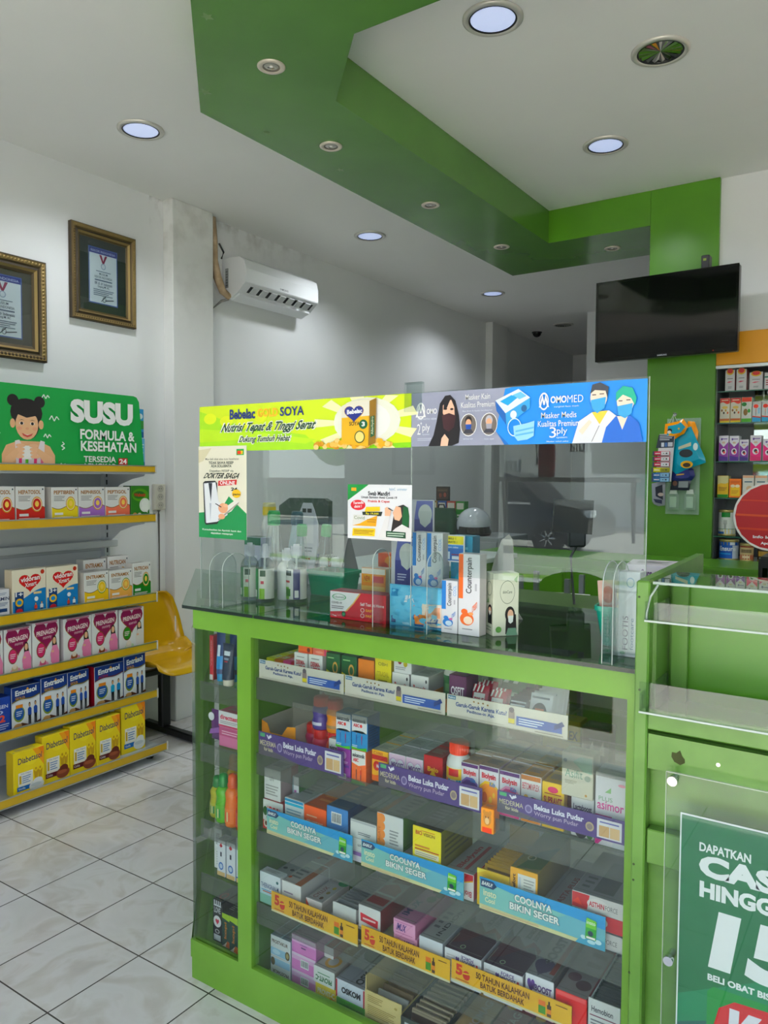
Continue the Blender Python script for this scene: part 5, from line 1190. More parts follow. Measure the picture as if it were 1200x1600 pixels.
gw = [('l', .3, .2, .8, .4, 2, '6A6E74'), ('r', .0, .9, 1, 1, 'B8BABC')]
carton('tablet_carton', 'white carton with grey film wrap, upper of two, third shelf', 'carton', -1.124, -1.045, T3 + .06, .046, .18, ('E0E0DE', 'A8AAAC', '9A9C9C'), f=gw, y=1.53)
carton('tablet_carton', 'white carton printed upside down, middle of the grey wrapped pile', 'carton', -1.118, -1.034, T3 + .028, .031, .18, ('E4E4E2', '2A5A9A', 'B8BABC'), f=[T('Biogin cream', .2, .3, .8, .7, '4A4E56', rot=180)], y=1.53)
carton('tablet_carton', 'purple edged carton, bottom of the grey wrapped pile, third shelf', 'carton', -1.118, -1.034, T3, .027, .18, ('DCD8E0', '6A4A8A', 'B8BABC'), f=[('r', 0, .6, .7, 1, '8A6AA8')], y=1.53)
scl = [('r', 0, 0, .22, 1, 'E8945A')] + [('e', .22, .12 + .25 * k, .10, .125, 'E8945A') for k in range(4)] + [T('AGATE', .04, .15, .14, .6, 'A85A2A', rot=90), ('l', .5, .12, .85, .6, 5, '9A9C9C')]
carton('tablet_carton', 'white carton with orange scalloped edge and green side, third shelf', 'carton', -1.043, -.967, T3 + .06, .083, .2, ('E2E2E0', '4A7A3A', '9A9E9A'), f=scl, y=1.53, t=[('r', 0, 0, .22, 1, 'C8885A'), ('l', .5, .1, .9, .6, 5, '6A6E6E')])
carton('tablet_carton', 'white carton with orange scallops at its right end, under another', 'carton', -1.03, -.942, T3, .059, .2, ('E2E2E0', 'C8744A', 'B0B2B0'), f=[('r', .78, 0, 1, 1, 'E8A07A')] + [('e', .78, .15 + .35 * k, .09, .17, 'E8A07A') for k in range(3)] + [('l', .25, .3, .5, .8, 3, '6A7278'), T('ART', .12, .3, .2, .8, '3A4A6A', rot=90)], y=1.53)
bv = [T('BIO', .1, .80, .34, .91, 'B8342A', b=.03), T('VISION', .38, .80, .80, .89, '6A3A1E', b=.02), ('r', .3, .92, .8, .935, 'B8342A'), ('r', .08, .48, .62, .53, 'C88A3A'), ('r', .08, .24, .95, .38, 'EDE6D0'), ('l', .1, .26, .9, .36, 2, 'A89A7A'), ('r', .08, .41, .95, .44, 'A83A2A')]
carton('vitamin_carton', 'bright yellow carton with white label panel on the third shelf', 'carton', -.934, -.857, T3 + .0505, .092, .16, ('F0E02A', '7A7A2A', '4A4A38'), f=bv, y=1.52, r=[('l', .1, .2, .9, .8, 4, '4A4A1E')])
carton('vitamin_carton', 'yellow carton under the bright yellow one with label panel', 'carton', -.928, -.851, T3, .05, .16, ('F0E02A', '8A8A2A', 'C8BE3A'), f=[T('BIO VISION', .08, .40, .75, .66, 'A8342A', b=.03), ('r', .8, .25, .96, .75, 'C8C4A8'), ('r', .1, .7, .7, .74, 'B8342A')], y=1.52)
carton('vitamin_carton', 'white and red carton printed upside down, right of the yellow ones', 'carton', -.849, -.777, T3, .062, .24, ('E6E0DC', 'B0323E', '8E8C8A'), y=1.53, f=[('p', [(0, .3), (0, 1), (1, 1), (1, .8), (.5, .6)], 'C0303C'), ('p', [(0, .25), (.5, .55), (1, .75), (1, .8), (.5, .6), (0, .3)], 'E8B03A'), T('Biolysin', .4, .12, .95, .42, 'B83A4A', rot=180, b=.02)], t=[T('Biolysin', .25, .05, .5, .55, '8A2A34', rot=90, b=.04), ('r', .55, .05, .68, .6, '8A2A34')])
gold = thing('sachet_box', 'open gold box full of thin gold sachets on the third shelf', 'box', (-.7285, 1.53, T3))
mb = MB(); mb.box(-.0395, .0395, 0, .002, 0, .084, M('E6C03E', .35)); mb.box(-.0395, -.0375, .002, .17, 0, .07, M('B8963A', .5)); mb.box(.0375, .0395, .002, .17, 0, .07, M('B8963A', .5)); mb.box(-.0375, .0375, .168, .17, 0, .12, M('A8883A', .5)); mb.box(-.0375, .0375, .002, .168, 0, .002, M('A8883A', .5))
art(mb, (-.0395, -.0003, 0), (1, 0, 0), (0, 0, 1), (0, -1, 0), .079, .084, [T('Becefort', .12, .44, .88, .68, '3A2412', b=.04), ('l', .2, .25, .8, .34, 1, '7A5A1E'), ('p', [(.0, .85), (.3, 1), (0, 1)], 'F0D870')])
mb.build('box_body', gold)
for i in range(9):
    mb = MB(); mb.box(-.035, .035, 0, .0022, 0, .082, M('C8A03C', .3), .0008); art(mb, (-.035, -.0003, 0), (1, 0, 0), (0, 0, 1), (0, -1, 0), .07, .082, [('l', .1, .8, .9, .95, 1, '7A5A1E')])
    o = mb.build('vitamin_sachet', None, (-.7285, 1.545 + i * .0145, T3 + .0025), (-.18, 0, 0))
    tag(o, 'thin gold sachet filed inside the open gold box on the third shelf', 'sachet', 'gold sachets filed in the open gold box')
carton('vitamin_carton', 'gold box with green leaf top and white table panel, third shelf', 'carton', -.686, -.622, T3 + .03, .083, .2, ('E0A848', '8A7A3A', '8A8A4A'), y=1.525, f=[('r', .28, .1, .95, .88, 'E4E2DC'), ('l', .5, .15, .9, .8, 8, 'A8A8A4'), ('r', .31, .2, .40, .8, 'C4CAD4'), T('Becefort', .07, .2, .2, .85, '4A2E12', rot=90, b=.03), ('r', 0, 0, 1, .03, 'C8742A')], t=[('p', [(.2, 0), (1, .1), (1, .7), (.5, .5)], '4A6A2A'), ('o', .4, .3, .15, .06, 'C8C8A0', .2)])
carton('vitamin_carton', 'gold carton lying under the gold box with table panel', 'carton', -.684, -.624, T3, .029, .2, ('E6BC8A', '9A7A3A', 'A89050'), y=1.525, f=[('r', 0, 0, 1, .15, 'C8742A')])
carton('tablet_carton', 'white and red carton with grey top left of the striped pile', 'carton', -.615, -.549, T3 + .012, .045, .22, ('B82A38', '5A1A22', '8E8C8C'), y=1.53, f=[T('ASTA PLUS', .12, .35, .85, .62, 'EDE4E4', b=.03), ('r', 0, .9, 1, 1, 'DAD4D2'), ('l', .1, .7, .4, .78, 1, 'E8B0B4')], t=[T('ASTA PLUS', .42, .05, .62, .6, '7A2A30', rot=90, b=.02)])
carton('tablet_carton', 'grey carton lowest under the red fronted one, third shelf', 'carton', -.615, -.549, T3, .0115, .22, ('A8A6A4', '8A8886', '9A9896'), y=1.53)
ast = [('p', [(0, 0), (.3, 0), (.35, 1), (0, 1)], 'B8242E'), ('p', [(0, .3), (.12, .7), (.2, .2)], 'D84A3A'), ('e', .52, .5, .22, .42, 'E4DEDA'), T('ASTHIN', .34, .32, .64, .68, 'B82A3A', b=.03), T('FORCE', .66, .34, .9, .66, '6A6A6A', b=.0)]
for k in range(3):
    carton('tablet_carton', ['white and red striped carton, bottom of the three pile', 'white and red striped carton, middle of the three pile', 'white and red striped carton with dark top, top of three'][k] + ', right end', 'carton', -.546, -.438, T3 + .0012 + k * .0345, .0335, .2, ('D8D4D2', 'C8C4C2', '8A8A8A'), y=1.525 + .004 * (k % 2), f=ast if k != 1 else [('p', [(.5, 0), (1, 0), (1, 1), (.45, 1)], 'C02A34'), ('e', .5, .5, .2, .42, 'E4DEDA'), T('ALERGY', .35, .32, .65, .68, 'B82A3A', b=.03)], t=[('r', .35, .1, .75, .8, '5A5A5A'), ('l', .1, .1, .3, .4, 3, '5A5A5A')])

# ---- fourth display shelf
T4 = .2875
carton('tablet_carton', 'white and pale blue leaning carton with blue serif lettering, fourth shelf', 'carton', -1.424, -1.350, T4, .086, .03, ('E2E6EA', 'C8CCD0', 'D4D8DC'), y=1.522, f=[('r', 0, 0, 1, .3, '8AB8A8'), ('r', 0, .3, 1, .48, 'B8D0DC'), T('THERAGRAN-M', .06, .52, .94, .68, '1E3A7A'), ('e', .88, .82, .06, .05, '3A6A6A'), ('l', .15, .36, .8, .44, 1, 'B8543A'), ('r', .1, .44, .9, .46, '4A8AB8')])
carton('tablet_carton', 'long white carton lying behind the leaning blue lettered carton', 'carton', -1.424, -1.350, T4, .06, .2, ('DADAD8', 'B8B8B6', '9A9C9C'), y=1.57, t=[('e', .2, .2, .1, .03, '2A2E32'), ('e', .55, .2, .1, .03, '2A2E32')])
carton('tablet_carton', 'white carton with red bar and brown striped top, fourth shelf', 'carton', -1.347, -1.281, T4, .082, .12, ('E6E4E2', 'C4C2C0', 'BAB6B0'), y=1.525, f=[('r', .05, .14, .95, .28, 'C8343A'), ('l', .1, .6, .6, .72, 1, '9A8A9A'), ('l', .1, .35, .8, .5, 2, 'C4C2C0')], t=[('r', .68, 0, 1, 1, 'A8623A'), ('l', .1, .2, .6, .8, 4, '7A7A78'), ('e', .12, .2, .08, .05, 'B85A3A'), ('e', .8, .85, .08, .05, '2A2A2E')], deep=2)
carton('tablet_carton', 'small white and red carton with coloured dots on its top', 'carton', -1.268, -1.214, T4 + .012, .045, .12, ('E4DCDA', 'C4BCBA', 'A8A6A4'), y=1.53, f=[('p', [(0, .1), (.5, 0), (0, 1)], 'D8543A'), ('e', .5, .4, .15, .2, 'C8A0A0'), ('e', .72, .4, .15, .2, 'C83A4A')], t=[T('CYLUX', .2, .1, .45, .6, '7A2A2A', rot=90), ('e', .7, .15, .1, .06, '5A3A1E'), ('e', .7, .4, .1, .06, '8A7A3A'), ('e', .72, .62, .1, .06, 'A89A3A'), ('e', .85, .9, .3, .12, '2A8A5A')])
carton('tablet_carton', 'white and green carton under the dotted one, fourth shelf', 'carton', -1.266, -1.205, T4, .0115, .12, ('D8DAD6', 'A8C0B0', 'B8BAB6'), y=1.535)
ob = thing('sachet_box', 'open white box of grey blister strips on the fourth shelf', 'box', (-1.1415, 1.53, T4))
mb = MB(); Wb = M('DADAD8', .5); mb.box(-.0365, .0365, 0, .002, 0, .075, Wb); mb.box(-.0365, -.0345, .002, .2, 0, .07, Wb); mb.box(.0345, .0365, .002, .2, 0, .07, Wb); mb.box(-.0345, .0345, .198, .2, 0, .10, Wb); mb.box(-.0345, .0345, .002, .198, 0, .002, Wb)
art(mb, (-.0365, -.0003, 0), (1, 0, 0), (0, 0, 1), (0, -1, 0), .073, .075, [('b', .28, .08, .62, .3)]); mb.build('box_body', ob)
for i in range(12):
    mb = MB(); mb.box(-.033, .033, 0, .003, 0, .075, M('6E7072', .35), .0008)
    o = mb.build('blister_strip', None, (-1.1415, 1.54 + i * .0125, T4 + .0025), (-.12, 0, 0)); tag(o, 'grey blister strip filed in the open white box on the fourth shelf', 'blister strip', 'grey blister strips in the open white box')
carton('tablet_carton', 'white carton with dark red arrow panel on top, fourth shelf', 'carton', -1.094, -1.028, T4 + .0395, .058, .22, ('E2E0DE', '7A2A2E', '9A9694'), y=1.525, f=[('p', [(.1, .3), (.9, .2), (.92, .55), (.08, .68)], 'C0283A'), ('l', .2, .36, .8, .54, 1, 'F0D0D0')], t=[('p', [(.1, .1), (.9, .1), (.9, .5), (.5, .6), (.1, .5)], '8A2A32'), ('p', [(.2, .6), (.95, .65), (.95, 1), (.2, 1)], '6A2026'), ('r', .05, .3, .95, .34, 'C8C4C0')])
carton('tablet_carton', 'black and gold carton under the dark red arrow one', 'carton', -1.112, -1.047, T4, .039, .2, ('2A2624', '3A3634', '4A4644'), y=1.528, f=[T('MU', .7, .3, .95, .75, 'C89A4A', b=.04), ('r', 0, .85, 1, 1, 'C8C4C0'), ('r', 0, 0, 1, .12, 'C8C4C0')])
carton('tablet_carton', 'white and lime carton under the pink pair, fourth shelf', 'carton', -1.043, -.927, T4, .028, .16, ('E6E4E0', 'B8B83A', 'C8C8A0'), y=1.525, f=[('e', .5, .9, .25, .3, '6A9A4A'), ('l', .1, .2, .5, .4, 1, 'B0B0A8')])
pkf = [T('IMUX', .12, .25, .62, .78, '3A2A7A', b=.03, s=.15), ('r', .05, .86, .9, .92, 'C880A8'), ('l', .1, .06, .9, .16, 1, 'B87098')]
carton('tablet_carton', 'pink carton with dark blue lettering, upper of the pink pair', 'carton', -.988, -.926, T4 + .063, .036, .2, ('E0A4C4', 'C47AA0', 'B87A9E'), y=1.522, f=pkf, t=[T('IMUX', .1, .12, .4, .5, '2A2060', rot=90, b=.03), ('e', .6, .6, .2, .08, '5A4A54'), ('e', .75, .75, .18, .08, '6A5A64'), ('e', .5, .82, .2, .08, '4A3E48')])
carton('tablet_carton', 'pink carton printed upside down, lower of the pink pair', 'carton', -.988, -.922, T4 + .0285, .034, .2, ('E0A4C4', 'C47AA0', 'C890AE'), y=1.524, f=[T('IMUX', .45, .2, .92, .7, '3A2A7A', b=.03, rot=180), ('r', .05, .86, .9, .92, 'C880A8')])
carton('tablet_carton', 'white carton with grey top and black lettering beside the pink pair', 'carton', -.917, -.853, T4, .078, .22, ('DCE0E6', 'B0B4B8', 'A4A8A6'), y=1.525, f=[T('INDION', .2, .12, .95, .28, '2A2E3A', rot=180, b=.03), ('l', .1, .5, .7, .6, 1, '8AA0C0'), ('l', .1, .36, .6, .44, 1, '4A5A7A')], t=[T('INDION', .5, .1, .68, .7, '3A3C40', rot=90, b=.01), ('l', .15, .2, .4, .6, 4, '6A6E70')])
def force(x0, x1, z, label, red=False, flip=True):
    f = [T('IMBOOST', .42, .34, .84, .62, '4A2A7A', b=.03, rot=180 if flip else 0), T('FORCE', .46, .66, .8, .9, '4A2A7A', b=.02, rot=180 if flip else 0), ('h', .36, .52, .05, .26, '5A3A86'), ('l', .05, .25, .3, .75, 3, 'C4C4C8'), ('e', .9, .5, .03, .14, 'C83A4A')]
    carton('supplement_carton', label, 'carton', x0, x1, z, .038, .22, ('E4E4E8', 'C0C0C4', '8E8E90'), y=1.522, f=f, t=[('p', [(0, 0), (1, 0), (1, .36), (.8, .52), (.45, .38), (0, .7)], '3E2238'), ('p', [(0, .1), (0, .5), (.28, .62), (.6, .46), (.3, .2)], '542030'), ('p', [(.5, .4), (.8, .52), (1, .4), (1, .5), (.7, .6)], '6E2434'), T('IMBOOST', .62, .62, .74, .95, '2E2E34', rot=270, b=.03), T('FORCE', .44, .62, .56, .88, '2E2E34', rot=270, b=.03), ('o', .38, .1, .07, .035, 'A8C0A0', .3)])
force(-.846, -.752, T4, 'white and plum carton, lower of the left plum topped pair')
force(-.846, -.752, T4 + .0385, 'white and plum carton, upper of the left plum topped pair')
force(-.746, -.652, T4, 'white and plum carton, lower of the right plum topped pair')
force(-.746, -.652, T4 + .0385, 'white and plum carton printed upright, upper of the right plum topped pair', flip=False)
carton('supplement_carton', 'white and orange red carton with purple heart emblem, fourth shelf', 'carton', -.647, -.582, T4 + .018, .07, .22, ('E6E6EA', '5A4A4A', '9A9A9A'), y=1.525, f=[('r', 0, 0, 1, .3, 'D8A0B0'), ('r', 0, .26, 1, .48, 'C8402E'), T('EXTRA', .3, .30, .6, .42, WH, b=.03), ('h', .2, .7, .14, .26, '5A3A86'), T('IMBOOST', .14, .56, .95, .78, '4A2A6E', b=.04)], t=[T('IMBOOST', .25, .1, .6, .75, '3A3A40', rot=90, b=.04), ('h', .4, .18, .35, .16, '4A3A5A'), ('r', .7, .1, .88, .8, '8A3A2A'), ('r', .9, 0, 1, 1, '6A625A')])
carton('supplement_carton', 'pink based carton lying under the purple heart carton', 'carton', -.647, -.582, T4, .0175, .22, ('E0A8C0', 'B8889A', 'B8889A'), y=1.525)
carton('tablet_carton', 'glossy red carton with flower top beside the rightmost white one', 'carton', -.577, -.509, T4 + .016, .065, .2, ('D8242E', '8A1E26', '8E8684'), y=1.522, f=[('r', .02, .86, .98, 1, 'E05A5A'), T('SUPRA', .4, .3, .66, .5, 'B81E28'), ('p', [(0, .2), (.4, .8), (.5, .8), (.1, .1)], 'C81E28')], t=[('e', .3, .3, .22, .08, '5A2A34'), ('e', .7, .2, .25, .09, '4A2028'), ('l', .4, .5, .9, .9, 2, '6A5A5A')])
carton('tablet_carton', 'dark red carton lying under the glossy red one', 'carton', -.577, -.509, T4, .0155, .2, ('8A1E28', '6A1820', '7A1A24'), y=1.522)
hb = thing('sachet_box', 'white box with grey strips at the right end of the fourth shelf', 'box', (-.4735, 1.525, T4 + .0))
mb = MB(); mb.box(-.033, .033, 0, .002, 0, .088, Wb); mb.box(-.033, -.031, .002, .2, 0, .08, Wb); mb.box(.031, .033, .002, .2, 0, .08, Wb); mb.box(-.031, .031, .198, .2, 0, .09, Wb); mb.box(-.031, .031, .002, .198, 0, .002, Wb)
art(mb, (-.033, -.0003, 0), (1, 0, 0), (0, 0, 1), (0, -1, 0), .066, .088, [T('Hemobion', .1, .70, .78, .84, '3A3A42', b=.02), ('r', .05, .60, .95, .625, '7A2A4A'), ('l', .08, .38, .9, .54, 2, '7A7A80'), ('r', .05, .3, .95, .32, '7A2A4A'), ('r', .05, .04, .95, .22, 'C8BC7A')]); mb.build('box_body', hb)
for i in range(12):
    mb = MB(); mb.box(-.029, .029, 0, .003, 0, .08, M('34403A', .35), .0008)
    o = mb.build('blister_strip', None, (-.4735, 1.535 + i * .0125, T4 + .0025), (-.12, 0, 0)); tag(o, 'dark green strip filed in the white box at the right end, fourth shelf', 'blister strip', 'dark strips in the rightmost white box')

# ---- counter deck
T5 = .0605
pr_ = [T('PROSTAKUR', .06, .66, .9, .84, '5A3A24', b=.02), ('r', 0, .05, 1, .42, 'A8CCE4'), ('e', .3, .24, .2, .12, 'CDE4F2'), ('e', .88, .26, .12, .22, '6A5A3A'), ('e', .88, .26, .07, .13, 'B8A87A')]
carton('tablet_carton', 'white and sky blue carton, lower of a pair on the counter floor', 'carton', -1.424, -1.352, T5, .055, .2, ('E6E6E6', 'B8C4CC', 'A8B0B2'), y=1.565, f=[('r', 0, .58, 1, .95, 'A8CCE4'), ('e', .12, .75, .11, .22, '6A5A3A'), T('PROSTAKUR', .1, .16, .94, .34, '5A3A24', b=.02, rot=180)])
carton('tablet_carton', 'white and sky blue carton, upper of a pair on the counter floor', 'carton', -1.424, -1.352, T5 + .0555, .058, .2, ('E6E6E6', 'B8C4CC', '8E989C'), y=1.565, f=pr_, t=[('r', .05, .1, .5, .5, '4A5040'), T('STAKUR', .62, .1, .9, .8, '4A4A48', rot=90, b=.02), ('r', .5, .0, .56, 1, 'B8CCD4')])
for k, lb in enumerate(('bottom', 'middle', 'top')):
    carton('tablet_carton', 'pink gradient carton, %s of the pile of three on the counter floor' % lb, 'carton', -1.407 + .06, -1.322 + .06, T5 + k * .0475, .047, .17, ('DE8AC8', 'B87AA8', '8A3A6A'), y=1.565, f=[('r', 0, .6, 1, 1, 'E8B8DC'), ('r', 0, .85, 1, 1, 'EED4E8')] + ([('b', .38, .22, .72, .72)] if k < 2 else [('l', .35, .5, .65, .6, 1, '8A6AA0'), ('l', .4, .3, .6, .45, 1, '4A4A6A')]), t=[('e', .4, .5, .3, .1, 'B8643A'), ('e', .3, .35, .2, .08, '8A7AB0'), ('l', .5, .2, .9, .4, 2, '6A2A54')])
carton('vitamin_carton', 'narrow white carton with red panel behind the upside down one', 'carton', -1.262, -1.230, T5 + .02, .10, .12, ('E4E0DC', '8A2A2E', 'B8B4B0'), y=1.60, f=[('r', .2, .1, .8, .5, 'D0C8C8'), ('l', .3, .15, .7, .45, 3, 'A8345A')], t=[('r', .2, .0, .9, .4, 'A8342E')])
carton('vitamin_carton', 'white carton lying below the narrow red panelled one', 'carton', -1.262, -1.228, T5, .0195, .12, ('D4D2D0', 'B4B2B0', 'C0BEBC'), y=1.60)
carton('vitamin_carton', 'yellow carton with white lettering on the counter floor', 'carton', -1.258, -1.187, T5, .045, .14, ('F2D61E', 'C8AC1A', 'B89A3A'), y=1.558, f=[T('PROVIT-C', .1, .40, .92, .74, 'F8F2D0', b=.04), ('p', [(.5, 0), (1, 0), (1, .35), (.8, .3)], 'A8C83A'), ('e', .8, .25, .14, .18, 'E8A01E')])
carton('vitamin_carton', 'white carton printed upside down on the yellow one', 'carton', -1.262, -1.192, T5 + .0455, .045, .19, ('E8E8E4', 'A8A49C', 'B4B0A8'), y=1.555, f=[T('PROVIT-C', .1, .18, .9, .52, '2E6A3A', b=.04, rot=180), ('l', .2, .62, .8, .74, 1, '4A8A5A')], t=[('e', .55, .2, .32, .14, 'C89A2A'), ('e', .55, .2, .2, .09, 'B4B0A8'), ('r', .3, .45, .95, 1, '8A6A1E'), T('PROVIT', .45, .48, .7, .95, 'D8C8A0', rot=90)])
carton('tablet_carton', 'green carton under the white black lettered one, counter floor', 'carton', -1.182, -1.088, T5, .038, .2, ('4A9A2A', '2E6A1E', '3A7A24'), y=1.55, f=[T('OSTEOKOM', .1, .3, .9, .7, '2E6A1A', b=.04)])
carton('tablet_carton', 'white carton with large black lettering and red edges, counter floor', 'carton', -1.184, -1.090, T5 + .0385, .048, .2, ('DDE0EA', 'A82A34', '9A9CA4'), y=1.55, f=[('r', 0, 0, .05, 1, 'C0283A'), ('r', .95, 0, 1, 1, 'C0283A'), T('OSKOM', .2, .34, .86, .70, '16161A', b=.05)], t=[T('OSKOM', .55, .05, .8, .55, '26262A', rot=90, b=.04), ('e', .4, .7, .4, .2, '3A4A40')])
cb = thing('leaflet_box', 'open cream box with brown sachets on the counter floor', 'box', (-1.0255, 1.535, T5))
mb = MB(); Cb = M('DCC894', .6); mb.box(-.0545, .0545, 0, .0025, 0, .105, Cb); mb.box(-.0545, -.052, .0025, .2, 0, .14, Cb); mb.box(.052, .0545, .0025, .2, 0, .085, Cb); mb.box(-.052, .052, .1975, .2, 0, .15, M('A8A090', .6)); mb.box(-.052, .052, .0025, .1975, 0, .002, Cb)
art(mb, (-.0545, -.0003, 0), (1, 0, 0), (0, 0, 1), (0, -1, 0), .109, .105, [('l', .08, .08, .9, .36, 7, 'A08A54'), ('l', .08, .42, .85, .68, 6, 'A08A54'), ('l', .08, .74, .5, .92, 4, 'A08A54'), ('e', .85, .85, .04, .03, 'B09A5A')]); mb.build('box_body', cb)
for i in range(5):
    mb = MB(); mb.box(-.045, .045, 0, .006, 0, .085, M('8A7458' if i else 'C8C8C4', .6), .001); 
    if not i: art(mb, (-.045, -.0003, 0), (1, 0, 0), (0, 0, 1), (0, -1, 0), .09, .085, [T('SANTA-E', .3, .62, .8, .78, '6A6A66', b=.02)])
    o = mb.build('herbal_sachet', None, (-1.0255, 1.56 + i * .024, T5 + .0025), (-.25, 0, 0)); tag(o, 'white sachet in front inside the open cream box' if not i else 'brown paper sachet filed inside the open cream box', 'sachet', 'sachets in the open cream box' if i else None)
db = thing('sachet_box', 'open dark box full of brown wrapped sachets on the counter floor', 'box', (-.9115, 1.525, T5))
mb = MB(); Db = M('3E4446', .5); mb.box(-.055, .055, 0, .0025, 0, .088, Db); mb.box(-.055, -.0525, .0025, .26, 0, .088, Db); mb.box(.0525, .055, .0025, .26, 0, .088, Db); mb.box(-.0525, .0525, .2575, .26, 0, .12, Db); mb.box(-.0525, .0525, .0025, .2575, 0, .002, Db)
art(mb, (-.055, -.0003, 0), (1, 0, 0), (0, 0, 1), (0, -1, 0), .11, .088, [('l', .1, .2, .6, .7, 4, 'B8BCBE'), ('r', .1, .78, .3, .88, 'D8DADA')]); mb.build('box_body', db)
for i in range(12):
    mb = MB(); mb.box(-.048, .048, 0, .008, 0, .088, M('4A352A', .45), .003); mb.box(-.048, .048, 0, .0085, .078, .089, M('B8A890', .4), .001)
    o = mb.build('coffee_sachet', None, (-.9115, 1.54 + i * .018, T5 + .0025), (-.3, 0, 0)); tag(o, 'brown wrapped sachet with pale top edge in the open dark box', 'sachet', 'brown sachets in the open dark box')
for i, (x0, x1, c, tcol, lb) in enumerate(((-.845, -.775, 'C8A070', 'B89A70', 'tan carton right of the dark sachet box, counter floor'), (-.77, -.70, 'B8242E', '8A1E26', 'red carton right of the tan one, counter floor'), (-.695, -.625, 'C02A36', '7A1A22', 'red carton second right of the tan one, counter floor'), (-.62, -.55, '5A7A3A', '4A6A30', 'green carton near the right end of the counter floor'), (-.545, -.47, 'D8D4D0', 'A8A6A4', 'white carton at the right end of the counter floor'))):
    carton('tablet_carton', lb, 'carton', x0, x1, T5, .09, .2, (c, tcol, tcol), y=1.55, f=[('l', .1, .3, .9, .8, 3, 'E8E0DC')], t=[T('TIOMAG', .4, .1, .7, .7, 'C8B8B0', rot=90, b=.02), ('e', .2, .8, .2, .1, 'D8A85A')])

# ---- narrow end column of the counter
C1, C2, C3, C4, C5 = .8625, .6835, .4625, .3035, .0605
def tubep(label, x, y, z, w, h, body, cap, art_items, rotz=0, capdown=True):
    t = thing('ointment_tube', label, 'tube', (x, y, z), rotz)
    ch = h * .16
    mb = MB(); mb.lathe([(w * .36, 0), (w * .38, ch)], (0, 0, 0), cap, 20); mb.build('cap', t)
    mb = MB()
    def fn(u, v):
        a = 2 * math.pi * u; rx_ = w * (.42 + .08 * v); ry = w * (.42 * (1 - v) + .02)
        return (rx_ * math.cos(a), ry * math.sin(a), ch + (h - ch) * v)
    mb.grid(fn, 24, 8, body)
    mb.box(-w * .5, w * .5, -.0008, .0008, h, h + .006, body)
    mb.build('tube_body', t)
    mb = MB()
    def lab(u, v):
        a = math.pi * (1.12 + .76 * u); vv = .12 + .8 * v; rx_ = w * (.425 + .08 * vv); ry = w * (.43 * (1 - vv) + .025)
        return Vector((rx_ * math.cos(a), ry * math.sin(a) - .0006, ch + (h - ch) * vv))
    for it in art_items:
        n = 8; u0, v0, u1, v1, c = it
        for i in range(n):
            p, q = u0 + (u1 - u0) * i / n, u0 + (u1 - u0) * (i + 1) / n
            k = art_items.index(it) * .0003
            mb.face([lab(p, v0) + Vector((0, -k, 0)), lab(q, v0) + Vector((0, -k, 0)), lab(q, v1) + Vector((0, -k, 0)), lab(p, v1) + Vector((0, -k, 0))], M(c, .35), True)
    mb.build('label', t)
    return t
carton('tube_carton', 'narrow red carton at the outer end of the top column shelf', 'carton', -1.640, -1.625, C1, .13, .03, ('B02A34', '8A1E28', 'A02A34'), y=1.545, f=[T('Vaseline', .25, .3, .75, .9, 'D8A0A8', rot=90), ('r', 0, 0, 1, .12, 'E0DAD8')])
TB = [(0, 0, 1, .42, '2A8AC8'), (0, .42, 1, 1, '1E3A6E'), (.3, .4, .6, .75, 'DCE8F4')]
tubep('blue ointment tube with clear cap on the top column shelf, left one', -1.607, 1.56, C1, .034, .135, M('1E3A6E', .3), M('4A9AD0', .2), TB)
tubep('blue ointment tube with clear cap on the top column shelf, right one', -1.570, 1.575, C1, .034, .135, M('1E3A6E', .3), M('4A9AD0', .2), TB)
tubep('navy tube with white lettering at the front of the top column shelf', -1.553, 1.535, C1, .042, .112, M('1E2A44', .3), M('E0D8C8', .4), [(.1, .05, .9, .95, '1E2A44'), (.25, .74, .75, .90, 'DCE2EC'), (.35, .5, .65, .54, 'B83A4A'), (.3, .58, .7, .66, '8A96AC')])
carton('tube_carton', 'sky blue carton behind the navy tube, top column shelf', 'carton', -1.545, -1.505, C1, .145, .03, ('2A8AC0', '1E6A9A', '2A8AC0'), y=1.60, f=[('e', .5, .75, .4, .1, 'BCDCEC'), ('l', .2, .3, .8, .6, 3, 'A8D0E4')])
carton('tube_carton', 'white carton against the green mullion on the top column shelf', 'carton', -1.513, -1.484, C1, .13, .04, ('E8E4DC', 'C8C4BC', 'D8D4CC'), y=1.54, f=[('r', 0, 0, 1, .1, 'D8B890'), ('l', .3, .3, .7, .8, 4, 'B8B4AC')])
carton('test_carton', 'pink based carton, lower of two on the second column shelf', 'carton', -1.592, -1.486, C2, .055, .06, ('D07AA0', 'A85A80', 'C07098'), y=1.535, f=[('r', 0, .55, 1, 1, 'B8547E'), ('l', .1, .62, .7, .88, 2, 'E8C0D0')])
carton('test_carton', 'white carton with crimson lettering on the pink based one', 'carton', -1.594, -1.486, C2 + .0555, .045, .06, ('E8E4E6', 'C0A8B4', 'B8486A'), y=1.535, f=[('r', 0, 0, 1, .12, 'C8486E'), T('directtest', .06, .5, .72, .82, 'C8284E', b=.03), ('o', .84, .55, .1, .3, 'D0A0B0', .1), ('l', .06, .2, .7, .42, 2, 'A8A0A4')])
pch = thing('sanitary_pouch', 'purple pouch with white tag at the outer end of the second column shelf', 'pouch', (-1.625, 1.565, C2))
mb = MB(); mb.grid(lambda u, v: ((u - .5) * .055, -.014 * (math.sin(math.pi * u) * math.sin(math.pi * v)) ** .5, v * .088), 8, 10, M('5A2A6A', .25)); mb.grid(lambda u, v: ((.5 - u) * .055, .014 * (math.sin(math.pi * u) * math.sin(math.pi * v)) ** .5, v * .088), 8, 10, M('4A2058', .25)); mb.build('pouch_body', pch)
